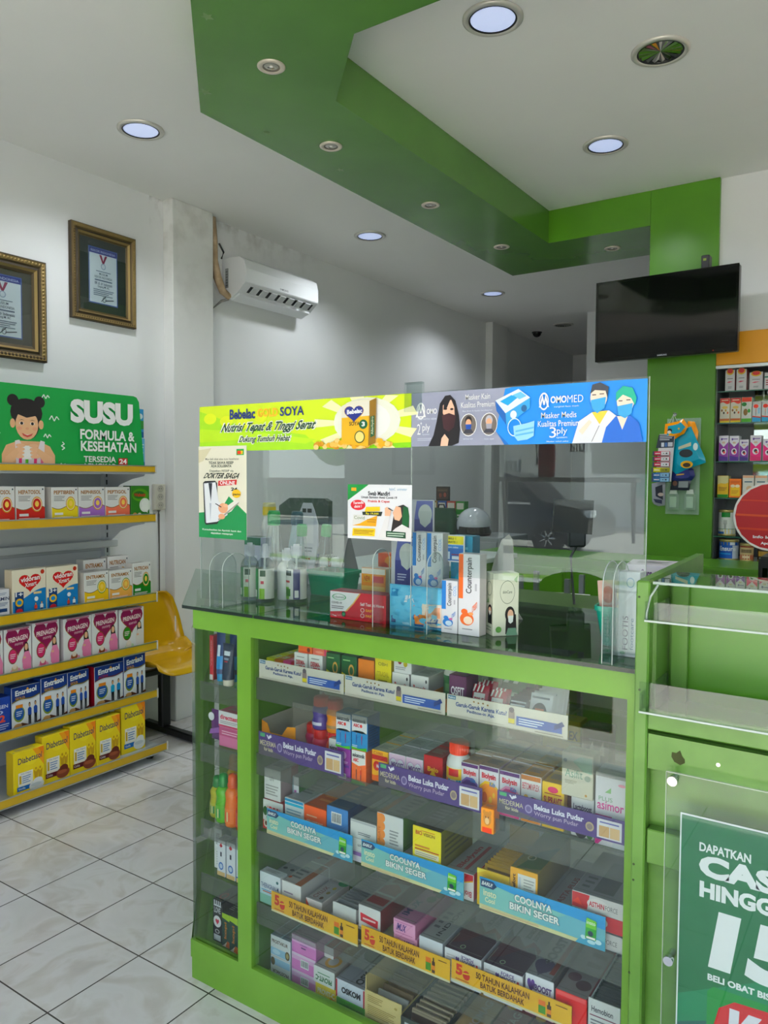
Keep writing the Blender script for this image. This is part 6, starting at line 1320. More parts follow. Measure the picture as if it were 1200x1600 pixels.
mb = MB(); mb.prism(circ(-.012, .072, .012, .012, 16), 'y', -.0165, -.0155, M('E4E0E4', .4)); mb.prism([(-.02, .02), (.022, .03), (.018, .045), (-.015, .035)], 'y', -.0168, -.016, M('8A5AA0', .4)); mb.build('print', pch)
def oil(x, y, body, cap, label, h=.135):
    t = thing('oil_bottle', label, 'bottle', (x, y, C3), 0, 'oil bottles on the third column shelf')
    mb = MB()
    prof = [(.0001, 0), (.019, 0), (.022, .004), (.0225, h * .35), (.0195, h * .5), (.022, h * .62), (.016, h * .70), (.010, h * .73)]
    mb.lathe(prof, (0, 0, 0), M(body, .2), 24); mb.build('bottle_body', t)
    mb = MB(); mb.lathe([(.0125, h * .72), (.0145, h * .74), (.0145, h * .80), (.013, h * .82), (.0135, h * .90), (.011, h * .97), (.0001, h)], (0, 0, 0), M(cap, .3), 20)
    for k in range(3): mb.lathe([(.0148, h * (.75 + .02 * k)), (.0152, h * (.757 + .02 * k)), (.0148, h * (.764 + .02 * k))], (0, 0, 0), M(cap, .3), 20, caps=False)
    mb.build('cap', t)
    mb = MB()
    a0, a1 = math.radians(-150), math.radians(-40)
    for i in range(8):
        p, q = a0 + (a1 - a0) * i / 8, a0 + (a1 - a0) * (i + 1) / 8
        r0, r1 = .0231, .0228
        mb.face([(r0 * math.cos(p), r0 * math.sin(p), h * .08), (r0 * math.cos(q), r0 * math.sin(q), h * .08), (r1 * math.cos(q), r1 * math.sin(q), h * .36), (r1 * math.cos(p), r1 * math.sin(p), h * .36)], M(body, .3), True)
        if i in (3, 4, 5): mb.face([(.0234 * math.cos(p), .0234 * math.sin(p), h * .12), (.0234 * math.cos(q), .0234 * math.sin(q), h * .12), (.0234 * math.cos(q), .0234 * math.sin(q), h * .3), (.0234 * math.cos(p), .0234 * math.sin(p), h * .3)], M('D8D0A0' if i == 4 else cap, .4), True)
    mb.build('label', t)
oil(-1.585, 1.545, '6AB02A', '2A8A4A', 'lime green oil bottle with green cap in front on the column shelf', .14)
oil(-1.543, 1.54, 'E07A2A', 'D8601E', 'orange oil bottle with orange cap in front on the column shelf', .15)
oil(-1.500, 1.54, 'C8342A', 'B01E2A', 'red oil bottle with red cap beside the green mullion', .145)
oil(-1.624, 1.56, 'B8B02A', '2A7A3E', 'yellow green oil bottle at the outer end of the column shelf', .12)
oil(-1.62, 1.62, 'C8A83A', 'A87A2A', 'amber oil bottle in the back row, outer one', .165)
oil(-1.57, 1.63, '8AB03A', '2A8A4A', 'olive oil bottle in the back row behind the lime green one', .16)
oil(-1.525, 1.62, 'D88A3A', 'D8601E', 'pale orange oil bottle in the back row beside the mullion', .155)
ch_ = [T('人', .2, .7, .8, .9, 'B82A34', b=.02), ('p', [(.3, .85), (.5, .95), (.7, .85), (.5, .8)], 'B82A34'), ('r', .4, .55, .6, .68, '2A2A3A'), ('e', .5, .28, .3, .11, '3A6AB0'), ('e', .5, .28, .2, .07, 'C8D4E4'), ('r', 0, 0, 1, .12, 'D8B88A')]
ch_ = ch_[1:]
carton('oil_carton', 'white carton with blue ring emblem, left of two on the fourth column shelf', 'carton', -1.602, -1.569, C4, .105, .035, ('E6E6EA', 'B8BCC4', 'C8C8CC'), y=1.535, f=ch_)
carton('oil_carton', 'white carton with blue ring emblem, right of two on the fourth column shelf', 'carton', -1.565, -1.530, C4, .107, .035, ('E6E6EA', 'B8BCC4', 'C8C8CC'), y=1.535, f=ch_)
carton('oil_carton', 'tall white carton with red print beside the mullion, fourth column shelf', 'carton', -1.526, -1.486, C4, .13, .035, ('E6E6EA', 'B8BCC4', 'C8C8CC'), y=1.535, f=[T('BAN', .3, .62, .8, .72, 'B82A34', b=.03), T('LENG', .2, .50, .8, .60, 'B82A34', b=.03), ('e', .6, .28, .25, .12, '3A8AC8'), ('e', .6, .32, .1, .06, 'E8C8A8'), ('r', 0, 0, 1, .1, 'D8B88A'), ('r', 0, .1, 1, .13, '2A5AA0')])
carton('oil_carton', 'white carton with bar code, outer end of the fourth column shelf', 'carton', -1.640, -1.610, C4, .118, .04, ('E4E4E0', '2A5A44', 'C8C8C4'), y=1.56, f=[('l', .35, .08, .8, .45, 6, '8A8C8A'), ('b', .2, .55, .85, .95)])
carton('oil_carton', 'dark green and white carton behind the two blue ring ones', 'carton', -1.590, -1.545, C4, .125, .04, ('2A5A44', '1E4432', 'D0D0CC'), y=1.61, f=[('r', .4, .4, 1, 1, 'E0E0DC')])
carton('tea_carton', 'black carton with white print and pink disc, bottom of the end column', 'carton', -1.636, -1.597, C5 + .03, .125, .09, ('141418', '26262A', '2A2A2E'), y=1.55, f=[('r', .1, .86, .9, .9, 'D8D8DC'), ('r', .12, .9, .22, 1, 'D8D8DC'), ('r', .34, .9, .44, 1, 'D8D8DC'), ('r', .56, .9, .66, 1, 'D8D8DC'), ('r', .78, .9, .88, 1, 'D8D8DC'), T('LOVE', .15, .70, .85, .84, 'C8C8CC', b=.03), ('e', .5, .5, .42, .14, 'E8E4E6'), ('h', .5, .5, .2, .08, 'C83A54'), ('o', .5, .26, .25, .05, 'C8C8CC', .3), ('r', .12, .04, .88, .18, 'C8C8CC')], t=[('e', .5, .3, .3, .2, 'A02A34'), ('e', .5, .3, .2, .13, '2A2A2E')])
dk = [('p', [(0, .86), (1, .80), (1, 1), (0, 1)], 'A8C82A'), T('kopi', .3, .25, .7, .75, 'B8743A', rot=90, b=.03), ('p', [(.0, .0), (1, 0), (1, .1), (.6, .16), (.3, .06)], 'D8D0C0'), ('p', [(.5, .02), (1, .0), (1, .18), (.7, .2)], 'C86A2A')]
carton('coffee_carton', 'dark green carton with lime top, first of three beside the black one', 'carton', -1.594, -1.562, C5 + .03, .10, .07, ('1E443A', '16342C', '1A2A26'), y=1.545, f=dk)
carton('coffee_carton', 'dark green carton with lime top, second of three beside the black one', 'carton', -1.559, -1.524, C5 + .03, .105, .07, ('1E443A', '16342C', '1A2A26'), y=1.54, f=dk)
carton('coffee_carton', 'taller dark green carton with lime top beside the mullion', 'carton', -1.521, -1.482, C5 + .03, .13, .07, ('1E443A', '16342C', '1A2A26'), y=1.54, f=dk)
mb = MB(); mb.prism([(XL + .02, YF + .03), (-1.48, YF + .03), (-1.48, YB2 - .03), (-2.08, YB2 - .03)], 'z', C5, C5 + .0295, GIN); mb.build('column_deck', counter)

# ================================================================== ACRYLIC SCREEN ON THE COUNTER
ZT = 1.0908
t = thing('acrylic_screen', 'clear acrylic sneeze screen standing along the counter front edge', 'screen', (0, 0, 0))
mb = MB(); mb.box(-1.65, -.947, 1.5235, 1.5265, ZT + .01, 1.644, G_CLEAR); mb.build('left_panel', t)
arch = [(-.944, ZT + .01), (-.875, ZT + .01), (-.875, 1.20), (-.86, 1.226), (-.63, 1.228)] + [(-.548 - .085 * math.cos(math.radians(a)), 1.215 + .042 * math.sin(math.radians(a))) for a in range(20, 175, 12)] + [(-.462, ZT + .01), (-.409, ZT + .01), (-.409, 1.646), (-.944, 1.644)]
mb = MB(); mb.prism(arch, 'y', 1.5235, 1.5265, G_CLEAR); mb.build('right_panel', t)
ED = M('B9C4C0', .15)
mb = MB(); mb.box(-.4092, -.4084, 1.5233, 1.5267, ZT + .01, 1.646, ED); mb.box(-.9472, -.9464, 1.5233, 1.5267, ZT + .01, 1.644, ED); mb.box(-1.6506, -1.6498, 1.5233, 1.5267, ZT + .01, 1.644, ED); mb.build('polished_edge', t)
mb = MB(); mb.box(-.965, -.918, 1.519, 1.5215, 1.600, 1.668, G_CLEAR); mb.box(-.965, -.918, 1.529, 1.5315, 1.600, 1.668, G_CLEAR); mb.box(-.965, -.918, 1.5215, 1.529, 1.664, 1.668, G_CLEAR); mb.build('joining_clip', t)
def foot_plate(x, y0, y1, h, par):
    r = (y1 - y0) / 2; yc = (y0 + y1) / 2
    pts = [(y0, ZT), (y1, ZT), (y1, ZT + h - r * .8)] + [(yc + r * math.cos(math.radians(a)), ZT + h - r * .8 + r * .8 * math.sin(math.radians(a))) for a in range(15, 180, 15)] + [(y0, ZT + h - r * .8)]
    mb = MB(); mb.prism(pts, 'x', x - .0015, x + .0015, G_CLEAR)
    # bright polished rim
    P_ = [(x, p[0], p[1]) for p in pts[1:]] + [(x, pts[0][0], pts[0][1])]
    mb.tube(P_, .0011, ED, 6)
    return mb.build('support_plate', par)
for x0, x1, h, y0, y1, lb in ((-1.572, -1.523, .145, 1.484, 1.585, 'left'), (-1.04, -.89, .185, 1.503, 1.575, 'middle'), (-.472, -.452, .195, 1.462, 1.565, 'right')):
    b_ = thing('acrylic_holder', 'clear rounded acrylic holder carrying the sneeze screen, %s one of three' % lb, 'stand', (0, 0, 0))
    foot_plate(x0, y0, y1, h, b_); foot_plate(x1, y0, y1, h, b_)
    mb = MB(); mb.box(x0, x1, y0, y1, ZT, ZT + .004, G_CLEAR); mb.build('base', b_)

def sheet(name, label, cat, x0, x1, z0, z1, base, items, y=1.5228, th=.0006, group=None):
    mb = MB(); mb.box(x0, x1, y - th, y, z0, z1, M(base, .35))
    art(mb, (x0, y - th - .0002, z0), (1, 0, 0), (0, 0, 1), (0, -1, 0), x1 - x0, z1 - z0, items, .35, .00008)
    return tag(mb.build(name), label, cat, group)
# lime green milk banner
it = [('p', [(0, 0), (1, 0), (1, .1), (.62, .04), (.3, .1), (0, .06)], '8FCB1E'), ('p', [(0, 0), (.62, 0), (.55, .3), (.25, .5), (0, .9)], 'A9D82A'), ('p', [(0, .2), (.3, .25), (.55, .12), (.6, .2), (.3, .4), (0, .5)], 'BCE03E')]
it += [('e', .06 + .09 * i, .72 - .07 * (i % 3), .035, .12, 'DDE95A') for i in range(4)]
for k in range(9):
    a = math.radians(-70 + k * 40); it.append(('p', [(.81, .5), (.81 + .22 * math.cos(a), min(1, max(0, .5 + .62 * math.sin(a)))), (.81 + .22 * math.cos(a + .28), min(1, max(0, .5 + .62 * math.sin(a + .28))))], 'F4F2C4'))
it += [('e', .82, .52, .14, .46, 'F2F2E2'), ('e', .82, .52, .10, .36, 'F6F6F0')]
for s, a, b, c, d, col in (('Nutrisi Tepat & Tinggi Serat', .115, .36, .61, .60, '24452E'), ('Dukung Tumbuh Hebat', .215, .15, .485, .31, '24452E')):
    it += [('t', s, a - .006, b - .02, c + .006, d + .02, 'F4F6EC', {'b': .075, 's': .06}), ('t', s, a, b, c, d, col, {'b': .03, 's': .06})]
it += [('t', 'Bebelac', .17, .68, .305, .90, '1E2E6E', {'b': .035}), ('t', 'GOLD', .315, .70, .42, .885, 'F0D86A', {'b': .05}), ('t', 'GOLD', .318, .705, .418, .88, 'E0B43A', {'b': .03}), ('t', 'SOYA', .43, .70, .545, .89, '1E2E6E', {'b': .025})]
rng = random.Random(3)
for k in range(70):
    u = .60 + rng.random() * .32; v = .03 + rng.random() * (.17 - abs(u - .77) * .55)
    it.append(('e', u, max(.04, v), .0115, .05, ['D9A850', 'E6BE72', 'C8923A', 'EFCF90'][k % 4]))
it += [('p', [(.835, .04), (.865, .10), (.868, .95), (.84, .90)], '8A6A1E'), ('p', [(.722, .10), (.835, .03), (.84, .90), (.722, .83)], 'D8AE32'), ('p', [(.722, .83), (.84, .90), (.868, .95), (.755, .90)], 'E8E4D0'), ('p', [(.722, .60), (.84, .62), (.84, .90), (.722, .83)], 'EAE6D6'), ('h', .775, .68, .042, .19, 'C8A02A'), ('h', .775, .685, .040, .175, '1E2A7A'), ('t', 'Bebelac', .745, .66, .81, .75, 'F4F4F4', {'b': .04, 'sk': .3}), ('t', 'SOYA', .755, .44, .80, .52, '5A4A1A', {'b': .03}), ('e', .815, .46, .018, .09, '1E5A3A'), ('t', '3', .808, .42, .822, .51, 'F4F4F4', {'b': .04}), ('e', .80, .22, .022, .12, '3A4A2A'), ('e', .80, .22, .018, .1, 'E8D890'), ('p', [(.845, .2), (.862, .24), (.862, .62), (.845, .6)], '2A5A3A'), ('t', 'Allerhydro', .848, .26, .86, .6, 'D8D8C0', {'rot': 90})]
sheet('banner', 'lime green and white milk banner across the top of the left screen panel', 'banner', -1.65, -.9475, 1.518, 1.643, 'CDE23E', it)
# grey and blue mask banner
it = [('p', [(.44, 0), (.40, .25), (.44, .98), (.47, 1), (1, 1), (1, 0)], '1F86D8'), ('p', [(.44, 0), (.40, .25), (.46, .0)], '1668B4')]
it += [('o', .045, .66, .022, .16, WH, .2), ('p', [(.02, .56), (.038, .80), (.048, .62), (.042, .62), (.038, .70), (.028, .56)], WH), ('p', [(.07, .56), (.052, .80), (.042, .62), (.048, .62), (.052, .70), (.062, .56)], WH), ('r', .02, .545, .07, .565, WH), ('t', 'OMO', .075, .60, .125, .70, WH, {'b': .02}), ('t', 'THIS WITH VIEW', .028, .49, .125, .525, 'D8DCE6'),
       ('t', '2', .028, .22, .045, .42, WH, {'b': .0}), ('t', '+', .044, .40, .052, .46, WH), ('t', 'ply', .055, .25, .092, .42, WH), ('t', 'system', .055, .20, .09, .235, 'D8DCE6'), ('l', .03, .1, .1, .16, 2, 'C8CCD8')]
# lady with dark mask
it += [('p', [(.085, 0), (.20, 0), (.232, .05), (.238, .30), (.232, .55), (.215, .82), (.19, .93), (.165, .92), (.14, .78), (.125, .45), (.11, .2)], '17151A'), ('p', [(.155, .74), (.17, .82), (.195, .84), (.21, .70), (.212, .52), (.17, .5), (.155, .6)], 'E2B8A2'), ('p', [(.16, .82), (.19, .84), (.175, .70), (.158, .66)], '17151A'), ('e', .168, .68, .008, .02, '1A1414'), ('e', .198, .67, .008, .02, '1A1414'), ('p', [(.15, .56), (.185, .60), (.218, .55), (.21, .34), (.185, .26), (.16, .32)], '3A1E24'), ('p', [(.145, .0), (.18, .0), (.185, .12), (.165, .22), (.15, .14)], 'E6C0AA')]
it += [('t', 'Masker Kain', .262, .82, .375, .92, WH), ('t', 'Kualitas Premium', .242, .68, .395, .78, WH), ('t', 'Bisa dicuci & dipakai berulang kali', .25, .60, .385, .635, 'D8DCE6')]
for cu, hc, mc in ((.278, '1E1A1E', '2A4EA0'), (.372, 'B8B8C0', '9A9AA6')):
    it += [('e', cu, .37, .038, .205, WH), ('e', cu, .37, .035, .19, '6A6460'), ('e', cu, .44, .016, .09, hc), ('e', cu, .40, .013, .075, 'D8A88A'), ('p', [(cu - .014, .38), (cu + .014, .38), (cu + .01, .28), (cu, .24), (cu - .01, .28)], mc), ('p', [(cu - .025, .22), (cu + .025, .22), (cu + .014, .29), (cu - .014, .29)], '3A3A44')]
it += [('t', 'earloop type', .255, .10, .30, .135, 'D8DCE6'), ('t', 'hijab type', .352, .09, .395, .125, 'D8DCE6')]
it += [('p', [(.40, .78), (.445, .55), (.45, .34), (.405, .60)], '1E5EA8'), ('p', [(.445, .55), (.55, .80), (.55, .62), (.45, .34)], '4E9AD0'), ('p', [(.40, .78), (.50, .96), (.55, .80), (.445, .55)], 'E6ECF0'), ('p', [(.42, .76), (.47, .86), (.50, .82), (.455, .68)], '3E9AD0'), ('p', [(.475, .86), (.51, .91), (.535, .83), (.505, .78)], '78B8E0'), ('e', .48, .52, .014, .07, 'E4E8EC'), ('e', .525, .62, .012, .06, '2A5A8A'),
       ('o', .485, .30, .03, .16, 'D8ECF6', .12), ('p', [(.48, .32), (.535, .36), (.57, .40), (.568, .14), (.54, .08), (.50, .06), (.485, .14)], '9ACBE8'), ('p', [(.49, .24), (.567, .30), (.567, .27), (.49, .21)], '6AAAD4'), ('p', [(.49, .17), (.566, .22), (.566, .19), (.49, .14)], '6AAAD4')]
it += [('o', .608, .72, .02, .15, WH, .2), ('p', [(.588, .62), (.602, .84), (.612, .66), (.606, .66), (.602, .74), (.595, .62)], WH), ('p', [(.63, .62), (.615, .84), (.606, .66), (.612, .66), (.615, .74), (.622, .62)], WH), ('t', 'OMO', .635, .68, .70, .80, WH, {'b': .035}), ('t', 'MED', .703, .68, .765, .80, WH, {'b': -.005}), ('t', 'surgical face mask', .65, .60, .75, .635, 'DCE8F4'),
       ('t', 'Masker Medis', .598, .43, .74, .53, WH), ('t', 'Kualitas Premium', .585, .29, .755, .39, WH), ('t', '3', .633, .10, .66, .28, WH, {'b': .0}), ('t', 'ply', .663, .13, .705, .27, WH), ('t', 'system', .662, .08, .705, .115, 'DCE8F4'), ('t', 'Masker sekali pakai', .622, .02, .71, .05, 'DCE8F4')]
# doctor and nurse drawing
it += [('p', [(.725, 0), (.87, 0), (.90, .40), (.865, .52), (.80, .50), (.75, .36)], 'E6E8EA'), ('p', [(.80, .50), (.83, .30), (.86, .52)], 'E8C86A'), ('e', .825, .74, .032, .19, 'F0DCCA'), ('p', [(.792, .80), (.80, .95), (.83, .98), (.862, .90), (.858, .72), (.85, .84), (.81, .86)], '3A3E46'), ('p', [(.795, .70), (.852, .74), (.848, .56), (.82, .48), (.80, .56)], '4E9ACC'), ('r', .80, .775, .815, .79, '2A2A30'), ('r', .828, .785, .845, .80, '2A2A30'), ('p', [(.75, .2), (.79, .38), (.80, .34), (.765, .14)], 'F0DCCA'), ('p', [(.80, .02), (.802, .02), (.83, .28), (.828, .28)], '3A3A44'),
       ('p', [(.84, 0), (.99, 0), (.975, .30), (.945, .42), (.89, .42), (.855, .25)], '2A62BC'), ('p', [(.895, .42), (.935, .42), (.915, .20)], 'F0DCCA'), ('e', .925, .66, .032, .19, 'F0DCCA'), ('p', [(.89, .66), (.89, .80), (.915, .90), (.95, .86), (.965, .70), (.96, .58), (.945, .70), (.915, .76)], '3EA88E'), ('p', [(.895, .58), (.952, .62), (.948, .46), (.925, .38), (.90, .44)], '4E9ACC'), ('r', .90, .655, .914, .67, '2A2A30'), ('r', .928, .665, .943, .68, '2A2A30')]
sheet('banner', 'grey and blue face mask banner across the top of the right screen panel', 'banner', -.9455, -.412, 1.520, 1.642, '9296A8', it)
# tall doctor poster
it = [('r', 0, 0, 1, 1, 'EFEBD8'), ('p', [(0, .96), (.28, .98), (.1, .84), (0, .82)], 'DDD6B8'), ('p', [(0, 0), (1, 0), (1, .28), (.64, .46), (.46, .30), (.0, .27)], '178A55'), ('r', .80, .90, .95, .965, '2E9A4E'), ('r', .82, .91, .93, .945, 'D8452A'), ('r', .89, .91, .93, .945, 'E8C23A'), ('t', 'Mau beli obat atau susu kesehatan', .15, .85, .85, .872, '6A6A5E'), ('t', 'TIDAK BAWA RESEP', .22, .805, .74, .835, '2A3A30', {'b': .02}), ('t', 'ADA SOLUSINYA', .27, .77, .70, .80, '2A3A30', {'b': .02}), ('t', 'Dapatkan RESEP via', .24, .715, .74, .745, '3A4A40'),
      ('t', 'DOKTER SIAGA', .10, .65, .90, .71, '12201A', {'b': .025, 's': .1}), ('p', [(.42, .57), (.80, .585), (.81, .64), (.43, .625)], 'C8302E'), ('t', 'ONLINE', .46, .583, .77, .625, WH, {'b': .03}), ('t', '24', .69, .52, .82, .555, '1E2A22', {'b': .04}), ('e', .80, .49, .09, .045, 'F0C42A'), ('t', 'jam', .72, .465, .88, .495, '1E2A22', {'b': .03}),
      ('p', [(.10, .60), (.14, .62), (.36, .625), (.40, .60), (.43, .18), (.40, .155), (.16, .14), (.13, .16)], '1A1C20'), ('p', [(.12, .595), (.37, .61), (.40, .18), (.16, .16)], 'D8DCE0'), ('p', [(.22, .60), (.30, .60), (.27, .40)], '2A2E36'), ('p', [(.18, .16), (.4, .18), (.62, .26), (.60, .34), (.44, .40), (.37, .61), (.30, .60), (.27, .38), (.21, .60), (.13, .58)], 'EEF0F2'), ('p', [(.24, .38), (.28, .38), (.26, .18)], 'B8BEC6'),
      ('p', [(.42, .22), (.70, .30), (.86, .41), (.78, .42), (.52, .32)], 'F2EEE4'), ('p', [(.42, .21), (.86, .405), (.84, .38), (.44, .19)], 'A8A498'), ('e', .53, .33, .10, .055, 'DDA888'), ('e', .58, .36, .05, .02, 'E6B898'), ('e', .50, .24, .07, .03, 'DDA888'), ('p', [(.36, .375), (.38, .38), (.50, .345), (.49, .335)], '2A2A34'),
      ('t', 'Konsultasikan ke Apotek kami dan', .09, .075, .90, .10, 'F2F6F0', {'b': .02}), ('t', 'dapatkan resepnya', .27, .04, .73, .065, 'F2F6F0', {'b': .02})]
sheet('poster', 'tall cream and green poster with doctor in a phone on the left panel', 'poster', -1.653, -1.468, 1.276, 1.532, 'F2F0E8', [('r', 0, 0, 1, 1, 'F4F2EC')] + it, y=1.5212)
# swab poster
it = [('p', [(0, 1), (.34, 1), (0, .70)], '1E8A4A'), ('r', .06, .88, .14, .94, 'D8A02A'), ('t', 'haloC  unimeter', .66, .90, .93, .945, '7AA0B8'), ('t', 'Swab Mandiri', .33, .80, .67, .88, '1E2228', {'b': .03}), ('t', 'Untuk Skrining Awal Covid-19', .22, .735, .78, .79, '1E2228', {'b': .02}), ('t', 'Praktis & Cepat', .33, .665, .67, .72, 'C83A34', {'b': .02}),
      ('e', .17, .62, .12, .095, 'C8343A'), ('t', 'Tersedia', .09, .63, .26, .68, WH, {'b': .03, 'sk': .1}), ('t', 'disini !', .11, .565, .23, .615, WH, {'b': .03, 'sk': .1}), ('p', [(.28, .50), (.52, .52), (.52, .60), (.30, .59)], 'E8C63A'), ('p', [(.25, .42), (.54, .43), (.56, .51), (.24, .50)], '1E2A24'), ('t', 'Rp 19.500', .30, .445, .50, .49, 'F0E43A', {'b': .02}), ('p', [(.08, .24), (.46, .24), (.48, .44), (.1, .44)], 'E6E4DE'), ('p', [(.08, .24), (.46, .24), (.48, .44), (.32, .36), (.2, .28)], 'DFA63A'), ('t', 'Covid', .11, .36, .28, .42, '7A8A6A'), ('l', .32, .3, .46, .38, 2, 'A87A2A'), ('p', [(.08, .05), (.44, .06), (.45, .20), (.09, .19)], 'EBC73A'), ('l', .11, .08, .43, .17, 4, '7A6420'),
      ('p', [(.68, .0), (.96, .0), (.97, .45), (.95, .60), (.88, .65), (.80, .62), (.74, .5), (.70, .2)], '241E1E'), ('p', [(.88, .62), (.95, .60), (.97, .40), (.94, .2), (.86, .3)], '1E5A34'), ('p', [(.72, .50), (.77, .62), (.84, .60), (.86, .44), (.82, .36), (.75, .38)], 'E2B498'), ('p', [(.50, .0), (1, 0), (1, .22), (.86, .30), (.76, .22), (.62, .05)], 'EAE6E4'), ('p', [(.50, .04), (.62, .46), (.68, .44), (.62, .05)], 'EDEAE8'), ('p', [(.60, .44), (.60, .58), (.63, .60), (.66, .58), (.70, .56), (.68, .44)], 'E2B498'), ('p', [(.65, .57), (.72, .53), (.73, .54), (.66, .59)], '4A4A50'), ('p', [(.62, .06), (.92, .05), (.92, .16), (.62, .17)], '1E4630'), ('l', .64, .07, .9, .15, 2, 'C8D8C8')]
sheet('poster', 'small white swab test poster with dark haired woman on the screen', 'poster', -1.128, -.943, 1.299, 1.431, 'EFEFF0', it, y=1.5212)

# ================================================================== THINGS ON THE COUNTER TOP
sp_lab = [(-150, -92, 0, 1, '2E7A46'), (-140, -100, .35, .9, '3E8A56'), (-140, -105, .06, .3, 'EDEDE8'), (-88, -40, 0, 1, 'E6E6DC'), (-85, -50, 0, .35, '8AB84A'), (-80, -45, .75, .95, '2A4A34'), (-75, -55, .5, .6, 'B83A4A')]
CLEARB = glass('clear_bottle', 'EAF0EE', .06)
def sanitizer(x, y, label, lab=True, h=.165, r=.026, white=False):
    body = M('DADDDA', .35) if white else CLEARB
    t = bottle('sanitizer_bottle', label, x, y, ZT, [(.0001, 0), (r * .92, 0), (r, .004), (r, h * .62), (r * .8, h * .70), (r * .45, h * .76), (r * .42, h * .78)], body, [(r * .5, h * .765), (r * .52, h * .86), (r * .35, h * .9), (r * .3, h), (.0001, h)], M('C8CCD4', .3), (r * 1.012, h * .06, h * .58, sp_lab, 'E2E4DC') if lab else None)
    mb = MB(); mb.lathe([(.003, h * .05), (.003, h * .76)], (0, 0, 0), M('D4D8D8', .3), 8); mb.build('dip_tube', t)
    return t
sanitizer(-1.571, 1.640, 'clear sanitizer bottle with green label, leftmost on the counter')
sanitizer(-1.508, 1.636, 'clear sanitizer bottle with green label, second from the left')
sanitizer(-1.480, 1.70, 'pale grey unlabelled spray bottle behind the green labelled ones', False, .15, .028, True)
sp_lab2 = sp_lab
sp_lab = [(-160, -70, 0, 1, 'E4E4E0'), (-150, -80, .78, .95, '1E2E26'), (-140, -90, .55, .62, 'B83A3A'), (-150, -95, 0, .4, '7AB03A'), (-130, -85, .1, .35, '3E7A2E'), (-68, -30, 0, 1, '2A2E62'), (-60, -38, .06, .3, 'EDEDE8')]
sanitizer(-1.432, 1.685, 'sanitizer bottle with white and navy label beside the green tub', True, .165, .029)
bottle('powder_bottle', 'tall white bottle with yellow banded cap behind the sanitizers', -1.668, 1.83, ZT, [(.0001, 0), (.024, 0), (.025, .004), (.025, .20), (.018, .225), (.0175, .235)], M('DEDFE0', .35), [(.020, .232), (.020, .268), (.0195, .275), (.0001, .275)], M('D8D4B0', .4), (.0252, .21, .212, [], 'DEDFE0'))
mbx = MB(); mbx.lathe([(.0206, .236), (.0206, .246), (.0206, .258)], (-1.668, 1.83, ZT), M('E0C83A', .4), 24, caps=False); o_ = [o for o in bpy.data.objects if o.get('label', '').startswith('tall white bottle with yellow')][0]
for o in o_.children:
    if o.name.startswith('cap'):
        mbx2 = MB(); mbx2.lathe([(.0212, .236), (.0212, .262)], (0, 0, 0), M('E0C83A', .4), 24, caps=False); mbx2.build('yellow_band', o); break
def squeeze(x, y, z, body, cap, label, lean=(0, 0), s=1.0):
    t = bottle('squeeze_bottle', label, x, y, z, [(.0001, 0), (.016 * s, 0), (.022 * s, .006), (.024 * s, .05 * s), (.018 * s, .11 * s), (.012 * s, .15 * s), (.011 * s, .155 * s)], body, [(.0135 * s, .152 * s), (.0135 * s, .178 * s), (.012 * s, .184 * s), (.0001, .184 * s)], cap)
    t.rotation_euler = (lean[0], lean[1], 0); return t
GC = M('2E9A5A', .35)
squeeze(-1.59, 1.76, ZT, CLEARB, GC, 'clear squeeze bottle with green cap behind the second sanitizer', (0, .02), 1.38)
squeeze(-1.585, 1.86, ZT, M('7A9AA4', .2), M('1E4A5A', .35), 'slim blue grey bottle with dark teal cap behind the sanitizers', (0, .03), 1.35)
squeeze(-1.545, 1.83, ZT, CLEARB, GC, 'clear bottle with green cap left of the green tub, front one', (0, .06), 1.15)
squeeze(-1.50, 1.88, ZT, CLEARB, GC, 'clear bottle with green cap leaning towards the green tub', (0, .12), 1.15)
carton('spray_carton', 'translucent lilac pack with dark green lid behind the leftmost sanitizer', 'carton', -1.70, -1.63, ZT, .17, .05, ('C8CCE0', 'B8BCD4', '2A5A4A'), y=1.75, f=[('r', .0, .86, 1, 1, '2A6A52'), ('l', .2, .3, .8, .7, 4, 'DCE0EC')])
# green tub with two small bottles
tub = thing('plastic_tub', 'teal green oblong plastic tub on the counter', 'tub', (-1.432, 1.86, ZT))
TG = M('1E9A7A', .35)
mb = MB()
def rr(wx, wy, r, n=6):
    pts = []
    for cx, cy, a0 in ((wx - r, wy - r, 0), (-wx + r, wy - r, 90), (-wx + r, -wy + r, 180), (wx - r, -wy + r, 270)):
        pts += [(cx + r * math.cos(math.radians(a0 + 90 * i / n)), cy + r * math.sin(math.radians(a0 + 90 * i / n))) for i in range(n + 1)]
    return pts
def tubmesh(mb, wx, wy, h, m, k=.85):
    rings = [[(p[0], p[1], 0) for p in rr(wx * k, wy * k, .012)], [(p[0], p[1], h * .88) for p in rr(wx * .97, wy * .97, .014)], [(p[0], p[1], h * .88) for p in rr(wx * 1.03, wy * 1.03, .015)], [(p[0], p[1], h) for p in rr(wx * 1.03, wy * 1.03, .015)], [(p[0], p[1], h) for p in rr(wx * .96, wy * .96, .013)], [(p[0], p[1], .004) for p in rr(wx * k * .96, wy * k * .96, .011)]]
    n = len(rings[0]); V = [q for r in rings for q in r]
    mb.add(V, [(j * n + i, j * n + (i + 1) % n, (j + 1) * n + (i + 1) % n, (j + 1) * n + i) for j in range(5) for i in range(n)], m, False)
    mb.face(rings[0][::-1], m); mb.face(rings[-1], m)
tubmesh(mb, .072, .05, .075, TG); mb.build('tub_body', tub)
